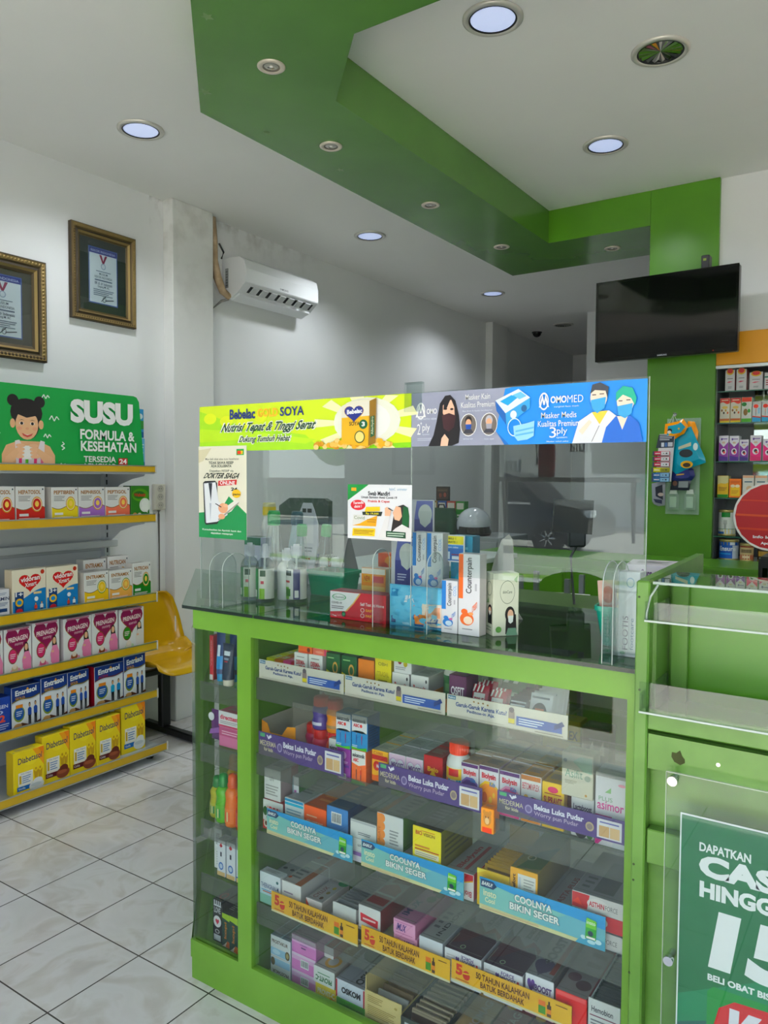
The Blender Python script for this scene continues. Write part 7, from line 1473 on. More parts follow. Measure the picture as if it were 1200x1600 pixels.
for dx, dy, lb in ((-.03, -.012, 'left'), (.0, .008, 'right')):
    bottle('antiseptic_bottle', 'small clear bottle with white cap standing in the teal tub, %s one' % lb, -1.432 + dx, 1.86 + dy, ZT + .005, [(.0001, 0), (.0135, 0), (.0145, .003), (.0145, .065), (.009, .078), (.009, .08)], CLEARB, [(.012, .078), (.0125, .098), (.011, .106), (.0001, .108)], M('E4E6E6', .35), (.0148, .012, .058, [(-140, -60, .2, .8, '4A6A5A')], 'C8D2CC'))
# QR stand (blank, the code itself is left out), monitor back, calendar
t = thing('payment_stand', 'white rounded payment card standee in front of a dark monitor', 'sign', (-1.653, 2.0, ZT))
pts = [(-.022, .0), (.022, 0), (.03, .02), (.03, .06), (.046, .13), (.046, .20), (.030, .245), (.018, .27), (-.018, .27), (-.030, .245), (-.046, .20), (-.046, .13), (-.03, .06), (-.03, .02)]
mb = MB(); mb.prism(pts, 'y', 0, .004, M('C9CDDA', .3)); art(mb, (-.046, -.0004, 0), (1, 0, 0), (0, 0, 1), (0, -1, 0), .092, .27, [('r', .2, .5, .8, .84, 'DDE0E8'), ('r', .28, .88, .46, .93, '2A2A32'), ('r', .52, .88, .72, .93, '2A2A32'), ('l', .25, .38, .75, .46, 2, '5A6A7A'), ('l', .35, .28, .65, .33, 1, 'A83A4A')]); mb.build('card', t)
mb = MB(); mb.box(-.035, .035, -.02, .03, 0, .006, M('C9CDDA', .3)); mb.build('base', t)
t = thing('computer_monitor', 'dark grey computer monitor seen from behind beyond the payment standee', 'monitor', (-1.795, 2.15, ZT), math.radians(8))
mb = MB(); mb.prism([(-.105, .08), (.105, .08), (.105, .27), (.085, .28), (-.06, .28), (-.105, .25)], 'y', 0, .028, M('34423E', .4), capm=M('3A4A46', .4)); mb.build('screen_back', t)
mb = MB(); mb.box(-.015, .015, .005, .03, .006, .12, BLACK); mb.build('stem', t)
mb = MB(); mb.box(-.06, .06, -.03, .07, 0, .006, BLACK, .002); mb.build('base', t)
# side counter behind (staff side) with calendar and magazines
t = thing('side_counter', 'green side counter with white top behind the acrylic screen', 'counter', (-2.0, 2.9, 0))
mb = MB(); mb.box(-.26, .26, -.72, .9, 0, 1.02, GREEN); mb.build('cabinet_body', t)
mb = MB(); mb.box(-.28, .30, -.74, .92, 1.02, 1.045, M('C4CCC8', .3), .003); mb.build('worktop', t)
t = thing('desk_calendar', 'tent desk calendar with group of people on its page', 'calendar', (-1.80, 2.42, 1.0458), math.radians(-4))
mb = MB(); mb.prism([(-.06, 0), (.055, 0), (-.005, .165), (-.008, .165)], 'x', -.115, .115, M('8A8E92', .5)); mb.build('stand', t)
mb = MB(); nrm = Vector((0, -.949, .314)); u_ = Vector((1, 0, 0)); v_ = Vector((0, .0525, .165)).normalized()
O_ = Vector((-.112, -.0605, .002)) + nrm * .001
mb.face([O_, O_ + u_ * .224, O_ + u_ * .224 + v_ * .165, O_ + v_ * .165], M('E8E8E6', .5))
art(mb, O_ + nrm * .0003, u_, v_, nrm, .224, .165, [('r', 0, 0, 1, .06, 'B8C8C0'), T('PROOF OF', .55, .42, .85, .52, '3A5A4A', b=.01), T('ACUMA', .55, .26, .92, .40, 'B83A3A', b=.03)] + sum([figure(.14 + .10 * i, .12, .66 - .03 * (i % 2), '221C1C', 'D8A888', ['3A7A4A', '3A8AC8', 'E4E4E0', '5A5AA0', 'D8D8D4', 'B84A4A'][i], ['2A2A34', '2A5AA0', '6A6A74', '3A3A4A', '8A8A94', '3A3A40'][i], .73) for i in range(5)], [])); mb.build('page', t)
for k in range(4):
    mb = MB(); mb.box(-.13, .13, -.09, .09, 0, .006, None, .001, (M('E0E0DC', .5), M('D8D8D4', .5), M(['3A5A8A', 'C8C8C4', '4A6A9A', 'B8C0C8'][k], .4)))
    art(mb, (-.12, -.08, .0062), (1, 0, 0), (0, 1, 0), (0, 0, 1), .24, .16, [('r', .1, .2, .5, .8, 'D8DCE0'), ('l', .55, .2, .95, .8, 4, '6A7A8A')])
    o = mb.build('magazine', None, (-1.90 + .02 * k, 2.27 - .0 * k, 1.0455 + k * .0063), (0, 0, -.15 + .12 * k)); tag(o, 'magazine lying beneath the desk calendar, %s in the pile' % ['lowest', 'second lowest', 'second highest', 'topmost'][k], 'magazine', 'magazines under the calendar')
bpy.context.view_layer.update()
[o for o in bpy.data.objects if o.get('category') == 'calendar'][0].location.z = 1.0455 + 4 * .0063 + .0005
[o for o in bpy.data.objects if o.get('category') == 'calendar'][0].location.y = 2.30
# red self test box, juice sachet box, ice pack, mask cartons, pain cream cartons
carton('test_carton', 'red and white home test carton lying at the counter front', 'carton', -1.20, -1.032, ZT, .070, .05, ('C0263A', '7A1A28', '8A2030'), y=1.545, rot=.03, f=[('p', [(0, .22), (.3, .3), (.42, .6), (.55, 1), (0, 1)], 'EDEAEC'), ('p', [(.27, .26), (.32, .3), (.44, .6), (.57, 1), (.54, 1), (.42, .62), (.3, .34)], 'E8B87A'), ('o', .17, .80, .13, .12, '3A9A5A', .14), T('Lifoshield', .08, .76, .26, .84, '4A7A5A'), T('COVID-19', .03, .54, .22, .62, '3A2A2E', b=.02), ('l', .03, .34, .26, .48, 2, '8A8088'), T('Self Test At Home', .56, .56, .98, .68, 'F2E8EA', b=.02), ('o', .60, .40, .035, .08, 'F2E8EA', .25), T('EASY', .66, .36, .80, .45, 'F0B83A', b=.03), ('o', .60, .20, .035, .08, 'F2E8EA', .25), T('FAST', .66, .16, .80, .25, 'F0B83A', b=.03), ('e', .26, .18, .04, .1, '1E1E22'), ('e', .26, .18, .025, .065, '3A8A5A'), T('1 Test', .04, .06, .13, .13, 'F2E8EA')])
carton('drink_carton', 'orange fruit drink carton standing behind the red test carton', 'carton', -1.168, -1.092, ZT, .122, .04, ('E8943A', 'D8C8A8', 'E8E0D0'), y=1.635, f=[('r', 0, .88, 1, 1, 'EFEAE0'), ('r', .08, .70, .4, .86, 'D8B03A'), T('NEW', .1, .72, .38, .84, 'B8542A', b=.04), ('r', .5, .70, .95, .84, 'C83A3A'), ('r', 0, .52, 1, .62, 'F0C87A'), T('FRUZZ', .12, .28, .6, .50, 'F4ECE4', b=.07), T('FRUZZ', .13, .29, .59, .49, 'B8343A', b=.03), ('e', .8, .32, .2, .18, 'E86A2A'), ('e', .8, .32, .15, .13, 'F0B05A'), ('e', .35, .12, .2, .1, '7AA03A'), ('w', .06, .1, .03, '3A8A8A')])
carton('candy_carton', 'orange red carton top seen behind the fruit drink carton', 'carton', -1.16, -1.09, ZT, .155, .04, ('D8582A', 'C84A24', 'E0743A'), y=1.70, f=[('e', .6, .85, .3, .12, 'E8A03A'), ('e', .3, .75, .2, .1, 'C83A24')])
t = thing('ice_pack', 'crinkled sky blue ice pack pouch leaning at the counter front', 'pouch', (-.949, 1.555, ZT))
mb = MB()
def pk(s):
    def fn(u, v):
        b = .014 * (max(0, math.sin(math.pi * u)) * max(0, math.sin(math.pi * v))) ** .45
        wr = .0022 * (math.sin(u * 23 + v * 11) + math.sin(v * 29 - u * 13)) * min(1, 6 * min(u, 1 - u, v, 1 - v))
        return ((u - .5) * .152 * s, s * -1 * (b + wr) if s > 0 else (b), v * .100)
    return fn
PKM = M('6AB4DA', .16)
mb.grid(pk(1), 26, 18, PKM); mb.grid(lambda u, v: ((.5 - u) * .152, .012 * (max(0, math.sin(math.pi * u)) * max(0, math.sin(math.pi * v))) ** .45, v * .1), 12, 10, PKM)
mb.build('pouch_body', t)
mb = MB()
def pkp(u, v, k): p = pk(1)(u, v); return (p[0], p[1] - .0006 - .0002 * k, p[2])
def pkpoly(us, k, col, nu=8, nv=8):
    u0, v0, u1, v1 = us
    V = [pkp(u0 + (u1 - u0) * i / nu, v0 + (v1 - v0) * j / nv, k) for j in range(nv + 1) for i in range(nu + 1)]
    mb.add(V, [(j * (nu + 1) + i, j * (nu + 1) + i + 1, (j + 1) * (nu + 1) + i + 1, (j + 1) * (nu + 1) + i) for j in range(nv) for i in range(nu)], M(col, .16), True)
pkpoly((.02, .03, .98, .97), 0, '74BCDE'); pkpoly((.5, .06, .98, .34), 1, '2A5A9A'); pkpoly((.66, .08, .98, .62), 2, 'E8D8C8'); pkpoly((.52, .12, .72, .36), 3, 'D8844A'); pkpoly((.72, .3, .95, .55), 4, 'E0A484'); pkpoly((.05, .08, .14, .24), 3, '2A4A7A'); pkpoly((.05, .72, .2, .9), 2, '3A8AC0'); pkpoly((.2, .06, .4, .12), 2, 'A8D4EA')
for uu in (.34, .40, .46): pkpoly((uu, .62, uu + .045, .80), 3, 'E6EEF2', 2, 2)
pkpoly((.40, .54, .52, .59), 3, 'E0A8A8', 2, 2)
mb.build('print', t)
def n95(x0, x1, z, h, y, label, rot=0):
    return carton('mask_carton', label, 'carton', x0, x1, z, h, .05, ('D6D6DC', '9A9CAC', '2A2E5A'), y=y, rot=rot, f=[('e', .55, .38, .40, .17, '2A327E'), ('r', .15, .38, .95, .72, '2A327E'), ('p', [(.15, .72), (.95, .72), (.95, .99), (.25, .99)], '5A64A8'), ('e', .62, .80, .30, .14, 'D4DAD8'), ('p', [(.34, .84), (.9, .84), (.86, .68), (.62, .60), (.40, .66)], 'C8D0CE'), ('l', .25, .46, .6, .56, 3, 'C8CCE4'), ('e', .52, .34, .09, .035, 'EDEDF2'), T('20', .48, .325, .56, .355, '2A327E')])
n95(-1.082, -1.002, ZT, .205, 1.645, 'white and navy mask carton standing behind the ice pack')
n95(-1.062, -1.000, ZT + .12, .18, 1.715, 'second white and navy mask carton, higher and farther behind the ice pack', .5)
carton('mask_carton', 'plain white carton under the higher mask carton', 'carton', -1.065, -1.0, ZT, .1195, .05, ('C8C8CE', 'B8B8C0', 'C0C0C6'), y=1.72)
def pain(x0, x1, z, h, y, label, col, blue=True, lo=0.0):
    f = [('r', 0, .45, .28 if blue else .22, 1, col), ('t', 'Counterpain', .36, .52, .72, .96, '141416', {'rot': 90, 'b': .012})]
    if blue: f.append(('t', 'COOL', .76, .72, .95, .92, '7AA8D8', {'rot': 90}))
    f += [('l', .8, .5, .9, .7, 1, 'B8B8BC'), ('e', .42, .20, .34, .08, col), ('e', .48, .185, .22, .05, 'C8DCEC' if blue else 'F0DCC8'), ('e', .30, .29, .16, .035, col), ('e', .62, .27, .12, .02, 'C86A9A' if blue else 'E89A6A'), ('t', 'cream', .68, .28, .92, .36, col, {'sk': .3}), ('l', .2, .06, .7, .09, 1, '9A9AA0')]
    return carton('pain_cream_carton', label, 'carton', x0, x1, z, h, .035, ('E2E2E4', 'B8B8BC' if blue else 'D8D4D4', 'D0D0D4'), y=y, f=f)
pain(-.990, -.951, ZT + .075, .15, 1.60, 'white and blue pain cream carton in the upper pair, left one', '3A7AC0')
pain(-.949, -.905, ZT + .075, .15, 1.60, 'white and blue pain cream carton in the upper pair, right one', '3A7AC0')
carton('mask_carton', 'plain carton hidden behind the ice pack under the upper pain cream pair', 'carton', -.99, -.905, ZT, .0745, .05, ('C8C8CC', 'B0B0B4', 'C0C0C4'), y=1.60)
pain(-.876, -.834, ZT, .122, 1.545, 'small white and blue pain cream carton at the counter front', '3A7AC0')
pain(-.832, -.778, ZT, .186, 1.545, 'tall white pain cream carton with red stripe and orange figure', 'D86A2E', False)
t = thing('promotion_card', 'white card with yellow promotion header above the small pain cream carton', 'card', (-.894, 1.628, ZT + .155))
mb = MB(); mb.box(-.034, .034, -.0006, .0006, 0, .065, M('E8EAEC', .4)); art(mb, (-.034, -.0009, 0), (1, 0, 0), (0, 0, 1), (0, -1, 0), .068, .065, [('r', .05, .66, .95, .96, 'F0E43A'), T('BELI 1', .35, .83, .65, .91, '3A4A2A', b=.03), T('GRATIS 1', .3, .70, .7, .78, '3A4A2A', b=.03), ('r', .05, .05, .95, .63, '2A64AE'), ('r', .05, .5, .95, .63, '4A8AC8'), T('koyo cabe', .25, .5, .75, .58, 'E8E4F0', b=.02), ('r', .1, .1, .42, .38, 'D8E4EE'), ('r', .48, .26, .9, .3, '8A2A4A'), ('r', .5, .1, .9, .22, 'E4ECF4'), ('e', .2, .2, .08, .08, 'D8543A')]); mb.build('card_sheet', t)
carton('plaster_carton', 'teal carton standing behind the yellow headed promotion card', 'carton', -.905, -.846, ZT, .218, .04, ('1E86A8', '166A86', '2A96B4'), y=1.640, f=[('e', .5, .5, .3, .1, '4AA8C4'), ('l', .2, .7, .8, .9, 3, '8ACADC')])
carton('mask_carton', 'pale green mask carton with two women drawn, right of pain cream', 'carton', -.795, -.750, ZT, .143, .062, ('CDD2BE', 'D6DAC8', 'DCDFD2'), y=1.585, rot=-.75, r=[('o', .55, .70, .30, .19, '6A7A66', .05), T('skinCare', .36, .68, .74, .73, '4A5A4A'), ('e', .66, .34, .2, .13, '22201E'), ('p', [(.48, .02), (.94, .02), (.9, .34), (.5, .32)], '22201E'), ('e', .68, .33, .12, .09, 'D8B49A'), ('p', [(.58, .32), (.80, .32), (.78, .22), (.68, .19), (.60, .22)], 'DDE4E0'), ('p', [(.50, .0), (.97, .0), (.9, .12), (.58, .12)], '7AA088'), ('p', [(.8, .9), (.95, .97), (.92, .85)], '8AAA7A'), ('e', .2, .1, .12, .05, '6A9A5A')], f=[('e', .6, .40, .3, .09, '22201E'), ('p', [(.3, .18), (.9, .18), (.85, .38), (.32, .38)], '22201E'), ('e', .6, .39, .2, .06, 'D8B49A'), ('p', [(.42, .39), (.78, .39), (.6, .31)], 'E4E8E4'), ('o', .5, .75, .4, .12, '6A7A66', .1), ('p', [(.1, .5), (.4, .6), (.5, .52)], '8AAA7A'), ('l', .15, .05, .85, .15, 2, '8A9A86')])
t = thing('header_card', 'plain grey back of a curved cardboard stand behind the mask carton', 'card', (-.845, 1.80, ZT), 0)
mb = MB(); mb.prism([(-.035, 0), (.06, 0), (.045, .02), (.036, .07), (.034, .14), (.03, .20), (.02, .215), (.0, .20), (-.02, .15), (-.035, .09)], 'y', 0, .003, M('C9C6C0', .7)); mb.build('card_sheet', t)
# teal basket with sachets at the right
t = thing('plastic_basket', 'small teal basket near the right end of the counter', 'basket', (-.487, 1.665, ZT), .1)
mb = MB(); tubmesh(mb, .058, .045, .085, M('1E9C88', .35), .75); 
for k in range(9): mb.box(-.040 + k * .0095, -.036 + k * .0095, -.0465, -.0455, .02, .065, M('178070', .4))
mb.build('basket_body', t)
for i, (dx, dy, c, c2, lb) in enumerate(((-.028, -.01, 'C8A89A', 'A8542A', 'brown and orange sachet standing in the teal basket, left'), (-.005, .0, '8A6A5A', 'D8C84A', 'dark brown sachet with yellow patch in the teal basket'), (.018, .006, 'E0E2EA', '5A6AC0', 'clear sachet with violet print in the teal basket'), (.035, -.006, 'E0DCDC', 'C83A3A', 'clear sachet with red print in the teal basket'))):
    mb = MB(); mb.grid(lambda u, v: ((u - .5) * .04, -.005 * math.sin(math.pi * u) * math.sin(math.pi * v), v * .125), 6, 6, M(c, .25)); mb.grid(lambda u, v: ((.5 - u) * .04, .001 + .005 * math.sin(math.pi * u) * math.sin(math.pi * v), v * .125), 6, 6, M(c, .25))
    art(mb, (-.02, -.0056, 0), (1, 0, 0), (0, 0, 1), (0, -1, 0), .04, .125, [('e', .5, .75, .3, .15, c2), ('l', .2, .3, .8, .6, 3, c2)])
    o = mb.build('sachet', None, (-.487 + dx, 1.665 + dy, ZT + .012), (-.12, .05 * (i - 1.5), .4)); tag(o, lb, 'sachet')
carton('foot_cream_carton', 'tall white foot cream carton with vertical grey lettering, right end', 'carton', -.466, -.424, ZT, .172, .035, ('DCE0E4', 'C8CCD0', 'D8DCE0'), y=1.545, f=[T('FOOTIS', .18, .08, .46, .48, '6A6478', rot=90), ('r', .5, .08, .515, .5, '9A9AA6'), T('footcare', .56, .08, .74, .46, '8A9AAE', rot=90), ('o', .55, .88, .2, .06, '9AB0C8', .2), ('e', .2, .04, .12, .02, '7AB08A'), ('p', [(.1, .6), (.9, .8), (.9, .86), (.1, .64)], 'E8ECF0')])
carton('cosmetic_carton', 'white and plum carton lying tilted behind the counter right end', 'carton', -.515, -.40, 1.20, .055, .12, ('DAD4DE', '5A2A50', 'D4CED8'), y=1.76, rot=.15, f=[('r', 0, 0, 1, .25, '5A2A50'), T('pocoSure', .06, .4, .5, .85, '5A3A6A', b=.03), ('l', .55, .5, .95, .8, 2, '9A8AA8')])
carton('cosmetic_carton', 'pale blue carton standing under the white and plum one', 'carton', -.505, -.415, ZT, .108, .10, ('C0D2E0', 'A8BCCC', 'B4C8D8'), y=1.77)

# ================================================================== RIGHT HAND COUNTER STAND
t = thing('reception_stand', 'worn lime green wooden stand with empty acrylic trays at the right', 'stand', (0, 0, 0))
YS = 1.43
mb = MB(); mb.box(-.400, -.375, YS, YS + .03, 0, 1.262, GREEN_OLD, .003)
mb.box(-.399, -.388, YS + .001, YS + .002, .6, 1.2, GREEN_OLD); mb.build('post', t)
mb = MB(); mb.prism([(YS, 1.235), (YS + .03, 1.262), (1.93, 1.272), (1.93, 0), (YS + .09, 0), (YS + .09, 1.235)][::-1], 'x', -.400, -.384, GREEN_OLD); mb.build('side_panel', t)
mb = MB(); mb.box(-.375, -.345, 1.60, 1.612, .93, 1.255, GREEN_OLD); mb.build('corner_lath', t)
mb = MB(); mb.box(.58, .605, YS, 1.93, 0, 1.262, GREEN_OLD); mb.build('side_panel', t)
mb = MB(); mb.box(-.384, .58, 1.62, 1.635, .86, 1.255, GREEN_P); mb.build('niche_back', t)
mb = MB(); mb.box(-.384, .58, YS + .03, 1.62, .985, 1.0, GREEN_OLD); mb.build('niche_floor', t)
mb = MB(); mb.box(-.376, .60, YS + .004, YS + .02, .988, 1.027, GREEN_OLD, .002); mb.build('rail', t)
mb = MB(); mb.prism([(-.374, .915), (.60, .915), (.60, .935), (-.10, .937), (-.165, .979), (-.374, .980)], 'y', YS + .006, YS + .022, GREEN_OLD); mb.build('drawer_front', t)
mb = MB(); mb.box(-.384, .60, YS + .034, YS + .046, 0, .985, GREEN_OLD); mb.build('front_panel', t)
mb = MB(); mb.box(-.374, .60, YS + .008, YS + .034, .735, .80, GREEN_OLD, .002); mb.build('lower_rail', t)
mb = MB(); mb.lathe([(.0035, 0), (.0035, .004), (.002, .006)], (-.253, YS + .0055, .947), CHROME, 10, axis='y'); mb.build('screw', t)
mb = MB()
for (x, z) in ((-.394, 1.232), (-.39, 1.06), (-.394, .73), (-.394, .70), (-.398, .52)): mb.lathe([(.0022, -.0006), (.0022, .001)], (x, YS, z), M('2A3A1A', .7), 8, axis='y')
mb.build('screw_hole', t)
ch = M('3A4220', .8)
mb = MB(); mb.face([(-.320 + .011 * (1 + .3 * math.sin(k * 5.1)) * math.cos(k * .628), YS + .0055, 0.945 + .012 * (1 + .3 * math.cos(k * 3.3)) * math.sin(k * .628)) for k in range(10)], ch); mb.build('chipped_patch', t)
def tray(z, y0, dep, lip, nm):
    mb = MB(); e = .003
    mb.box(-.382, .58, y0, y0 + dep, z, z + e, G_CLEAR); mb.box(-.382, .58, y0, y0 + e, z + e, z + lip, G_CLEAR); mb.box(-.382, -.379, y0 + e, y0 + dep, z + e, z + lip * .6, G_CLEAR)
    mb.tube([(-.382, y0 - .001, z), (.58, y0 - .001, z)], .0022, M('C4CEC8', .12), 6)
    o = mb.build('acrylic_tray', t)
tray(1.190, YS - .005, .18, .035, 'upper'); tray(1.028, YS - .03, .2, .055, 'lower')
mb = MB(); mb.box(-.372, .58, YS + .01, 1.62, 1.256, 1.261, G_CLEAR); mb.tube([(-.372, YS + .01, 1.2585), (.58, YS + .01, 1.2585)], .003, M('AAB8B0', .15), 6); mb.build('glass_top', t)
mb = MB(); mb.tube([(-.362, YS + .005, 1.256), (-.372, YS - .008, 1.235), (-.378, YS - .006, 1.205), (-.380, YS, 1.19)], .0022, M('9AA8A0', .2), 6); mb.build('wire_hook', t)
# cashback poster behind clear acrylic on stand-offs
t = thing('poster_holder', 'clear acrylic poster panel on steel studs fixed to the green stand', 'poster holder', (0, 0, 0))
mb = MB(); mb.box(-.335, .30, YS - .018, YS - .014, .22, .925, G_POSTER); mb.build('acrylic_panel', t)
mb = MB(); mb.box(-.3352, -.3345, YS - .0185, YS - .0135, .22, .925, M('C2CCBE', .2)); mb.box(-.335, .30, YS - .0185, YS - .0135, .9245, .9255, M('C2CCBE', .2)); mb.build('polished_edge', t)
for z in (.913, .585):
    mb = MB(); mb.lathe([(.0065, -.014), (.0065, .02)], (-.322, YS - .014, z), CHROME, 18, axis='y'); mb.lathe([(.0085, -.016), (.0085, -.006)], (-.322, YS - .014, z), CHROME, 20, axis='y'); mb.build('stud', t)
PW, PH = .50, .66
it = [('p', [(0, 0), (1, 0), (1, .62), (.6, .58), (.25, .50), (0, .42)], '2E5F58'), ('p', [(.3, 1), (1, 1), (1, .62), (.55, .66)], '1A7A50'), ('p', [(0, .42), (.25, .50), (.6, .58), (.3, .62), (0, .5)], '24805A'),
      ('t', 'DAPATKAN', .062, .912, .23, .936, WH, {'b': .03}), ('t', 'CASHBACK', .062, .845, .78, .905, WH, {'b': .06}), ('t', 'HINGGA', .066, .787, .36, .832, WH, {'b': .05}), ('t', '15%', .10, .60, .66, .762, WH, {'b': .06, 's': .06}), ('t', 'BELI OBAT BISA ONLINE', .10, .566, .45, .584, WH, {'b': .04}),
      ('p', [(.10, .28), (.58, .28), (.58, .552), (.12, .552), (.10, .535)], '2E8A48'), ('p', [(.19, .53), (.32, .535), (.32, .32), (.20, .31), (.14, .36), (.118, .43), (.14, .50)], 'C8383A'), ('p', [(.32, .535), (.50, .535), (.54, .43), (.50, .32), (.32, .32)], 'E8D23A'), ('t', 'K', .168, .355, .29, .51, 'EDE9EE', {'b': .06, 's': .06}), ('t', '24', .35, .35, .49, .51, '2E6A34', {'b': .05})]
mb = MB(); mb.box(-.31, -.31 + PW, YS - .0128, YS - .0118, .855 - PH, .855, M('EEF0EE', .4))
art(mb, (-.31 + .0025, YS - .0130, .855 - PH), (1, 0, 0), (0, 0, 1), (0, -1, 0), PW - .005, PH - .003, [('r', 0, 0, 1, 1, '0E6A44')] + it, .6, .00006)
tag(mb.build('poster'), 'green cashback poster with huge white 15 behind the acrylic panel', 'poster')

# ================================================================== MEDICINE CABINET IN THE RIGHT WALL
t = thing('medicine_cabinet', 'aluminium framed medicine cabinet with glass shelves beside the green column', 'cabinet', (0, 0, 0))
mb = MB(); mb.box(-.875, -.846, 4.425, 4.449, .88, 2.05, ALU, .002); mb.box(-.846, .5, 4.425, 4.449, 2.034, 2.05, ALU); mb.build('frame', t)
INM = M('6E7274', .35, .3)
mb = MB(); mb.box(-.841, -.838, 4.45, 4.80, .86, 2.05, INM); mb.build('side_panel', t)
mb = MB(); mb.box(.497, .5, 4.45, 4.80, .86, 2.05, INM); mb.build('side_panel', t)
mb = MB(); mb.box(-.838, .497, 4.79, 4.80, .86, 2.05, INM); mb.box(-.838, .497, 4.56, 4.80, 2.046, 2.05, INM); mb.build('back_panel', t)
MIR = M('C8CCCC', .04, 1.0)
mb = MB(); mb.box(-.70, .45, 4.782, 4.7895, 1.06, 2.0, MIR); mb.build('mirror', t)
for z in (1.918, 1.749, 1.543, 1.347, 1.140):
    mb = MB(); mb.box(-.838, .497, 4.462, 4.78, z - .006, z, G_SHELF); mb.box(-.838, .497, 4.4605, 4.462, z - .006, z, M('3E6A5C', .1)); mb.build('glass_shelf', t)
mb = MB(); mb.box(-.846, .497, 4.428, 4.78, .985, 1.008, M('C8CCCC', .4)); art(mb, (-.846, 4.4278, .985), (1, 0, 0), (0, 0, 1), (0, -1, 0), .34, .023, [('r', .1, .1, .8, .9, 'D8DADA'), ('t', 'RAK C OBAT', .38, .3, .75, .7, '4A4E50', {'b': .03})]); mb.build('counter_shelf', t)
mb = MB(); mb.box(-.838, .497, 4.46, 4.78, .88, .89, M('9A9E9E', .4)); mb.build('lower_shelf', t)
def cab(name, label, x0, x1, z, h, cols, f, y=4.475, d=.07):
    return carton(name, label, 'carton', x0, x1, z + .0006, h, d, cols, f=f, y=y)
wr = [('e', .5, .92, .4, .16, 'E0B83A'), ('e', .5, .95, .3, .12, 'C83A3A'), ('l', .2, .55, .8, .62, 1, '6A6A70'), ('p', [(.15, .40), (.4, .38), (.8, .44), (.4, .46)], 'D86A7A'), ('l', .3, .1, .7, .22, 2, '8A8A90')]
cab('cream_carton', 'tall white carton with yellow badge, first on the cabinet top shelf', -.803, -.755, 1.918, .112, ('D8D4D6', 'A83A3A', 'C8C8C8'), wr)
cab('cream_carton', 'tall white carton with yellow badge, second on the cabinet top shelf', -.748, -.698, 1.918, .112, ('D8D4D6', 'A83A3A', 'C8C8C8'), wr)
cab('cream_carton', 'shorter wide white carton with yellow badge on the cabinet top shelf', -.684, -.62, 1.918, .092, ('D8D4D6', 'B8B4B6', 'C8C8C8'), wr)
cab('cream_carton', 'white and dark red carton cut by the right edge, cabinet top shelf', -.612, -.55, 1.918, .085, ('D8D4D6', 'A83A3A', 'C8C8C8'), [('r', 0, .7, 1, .8, '3A7A6A'), ('l', .1, .2, .9, .6, 3, 'A83A3A')])
def cereal(x0, x1, h, label, low, mid):
    cab('cereal_carton', label, x0, x1, 1.749, h, ('E8E0D2', low, 'D8D0C0'), [('W', .80, .80, .04, 'D8452A'), ('W', .88, .88, .02, 'B82A24'), ('l', .15, .88, .85, .96, 1, 'F0E0C8'), ('e', .5, .62, .3, .06, 'E8C87A')] + [('e', .2 + .2 * i, .50 - .1 * (i % 2), .09, .05, ['8A5A2A', '3A2A1E', 'C8A05A', 'D86A2A'][i % 4]) for i in range(4)] + [('r', 0, .06, 1, .16, mid), ('r', 0, 0, 1, .07, low)])
cereal(-.826, -.776, .132, 'cream and red cereal carton, first on the second cabinet shelf', 'E8D02A', 'B8642A')
cereal(-.773, -.722, .131, 'cream and red cereal carton, second on the second cabinet shelf', 'E8D02A', 'B8642A')
cab('cereal_carton', 'white and green carton with red top, third on the second cabinet shelf', -.719, -.669, 1.749, .132, ('E8E8E0', '3A8A4A', 'D8D0C0'), [('r', 0, .82, 1, 1, 'D84A2A'), ('e', .25, .72, .25, .08, '2E7A3A'), ('e', .4, .4, .22, .14, '8A6A3A'), ('e', .75, .45, .14, .08, '4AA04A'), ('r', 0, 0, 1, .14, '5AA83A')])
ch5 = [('r', 0, .86, 1, 1, 'D8D4D0'), ('e', .4, .78, .3, .1, 'E84A3A')] + figure(.4, .3, .45, '2A1E1A', 'E0B090', 'D84A3A', '2A2A34', .45) + [('r', .65, .4, .9, .7, 'A8D0E8'), ('p', [(0, 0), (1, 0), (1, .2), (0, .28)], '4AA8D8'), ('p', [(0, .24), (1, .18), (1, .24), (0, .3)], 'D84A3A')]
cab('cereal_carton', 'sky blue based carton with small child, fourth on the second cabinet shelf', -.666, -.624, 1.749, .106, ('E4E8EA', 'B83A2A', 'D8D0C0'), ch5)
cab('cereal_carton', 'sky blue based carton with child, fifth, at the right picture edge', -.621, -.578, 1.749, .106, ('E4E8EA', 'B83A2A', 'D8D0C0'), ch5)
def kidv(x0, x1, h, label, base, sp_):
    cab('vitamin_carton', label, x0, x1, 1.543, h, ('E0DCE4', 'A8A4AC', 'C8C4CC'), [('p', [(0, 0), (1, 0), (1, .76), (.5, .56), (0, .76)], base), ('p', [(0, 0), (1, 0), (1, .15), (0, .22)], sp_), ('l', .2, .84, .9, .92, 1, '7A5AA0'), ('e', .3, .87, .08, .05, '5A3A8A'), ('t', 'KIDS', .35, .70, .65, .77, 'C8A03A', {'b': .03}), ('e', .5, .38, .3, .13, 'EDE8F0'), ('e', .5, .40, .16, .07, '2A1E2A'), ('e', .58, .34, .12, .05, 'D84A4A')])
kidv(-.827, -.778, .137, 'white and purple vitamin carton, first on the third cabinet shelf', '8A3A96', '4A2A86')
kidv(-.774, -.726, .135, 'white and purple vitamin carton, second on the third cabinet shelf', '8A3A96', '4A2A86')
kidv(-.724, -.679, .114, 'shorter white and purple vitamin carton, third on the third cabinet shelf', '7A3A96', '3A2A7A')
kidv(-.672, -.618, .135, 'white and magenta vitamin carton, fourth on the third cabinet shelf', 'D8307A', 'C82A6A')
kidv(-.610, -.56, .115, 'white and magenta vitamin carton at the right picture edge', 'D8307A', 'C82A6A')
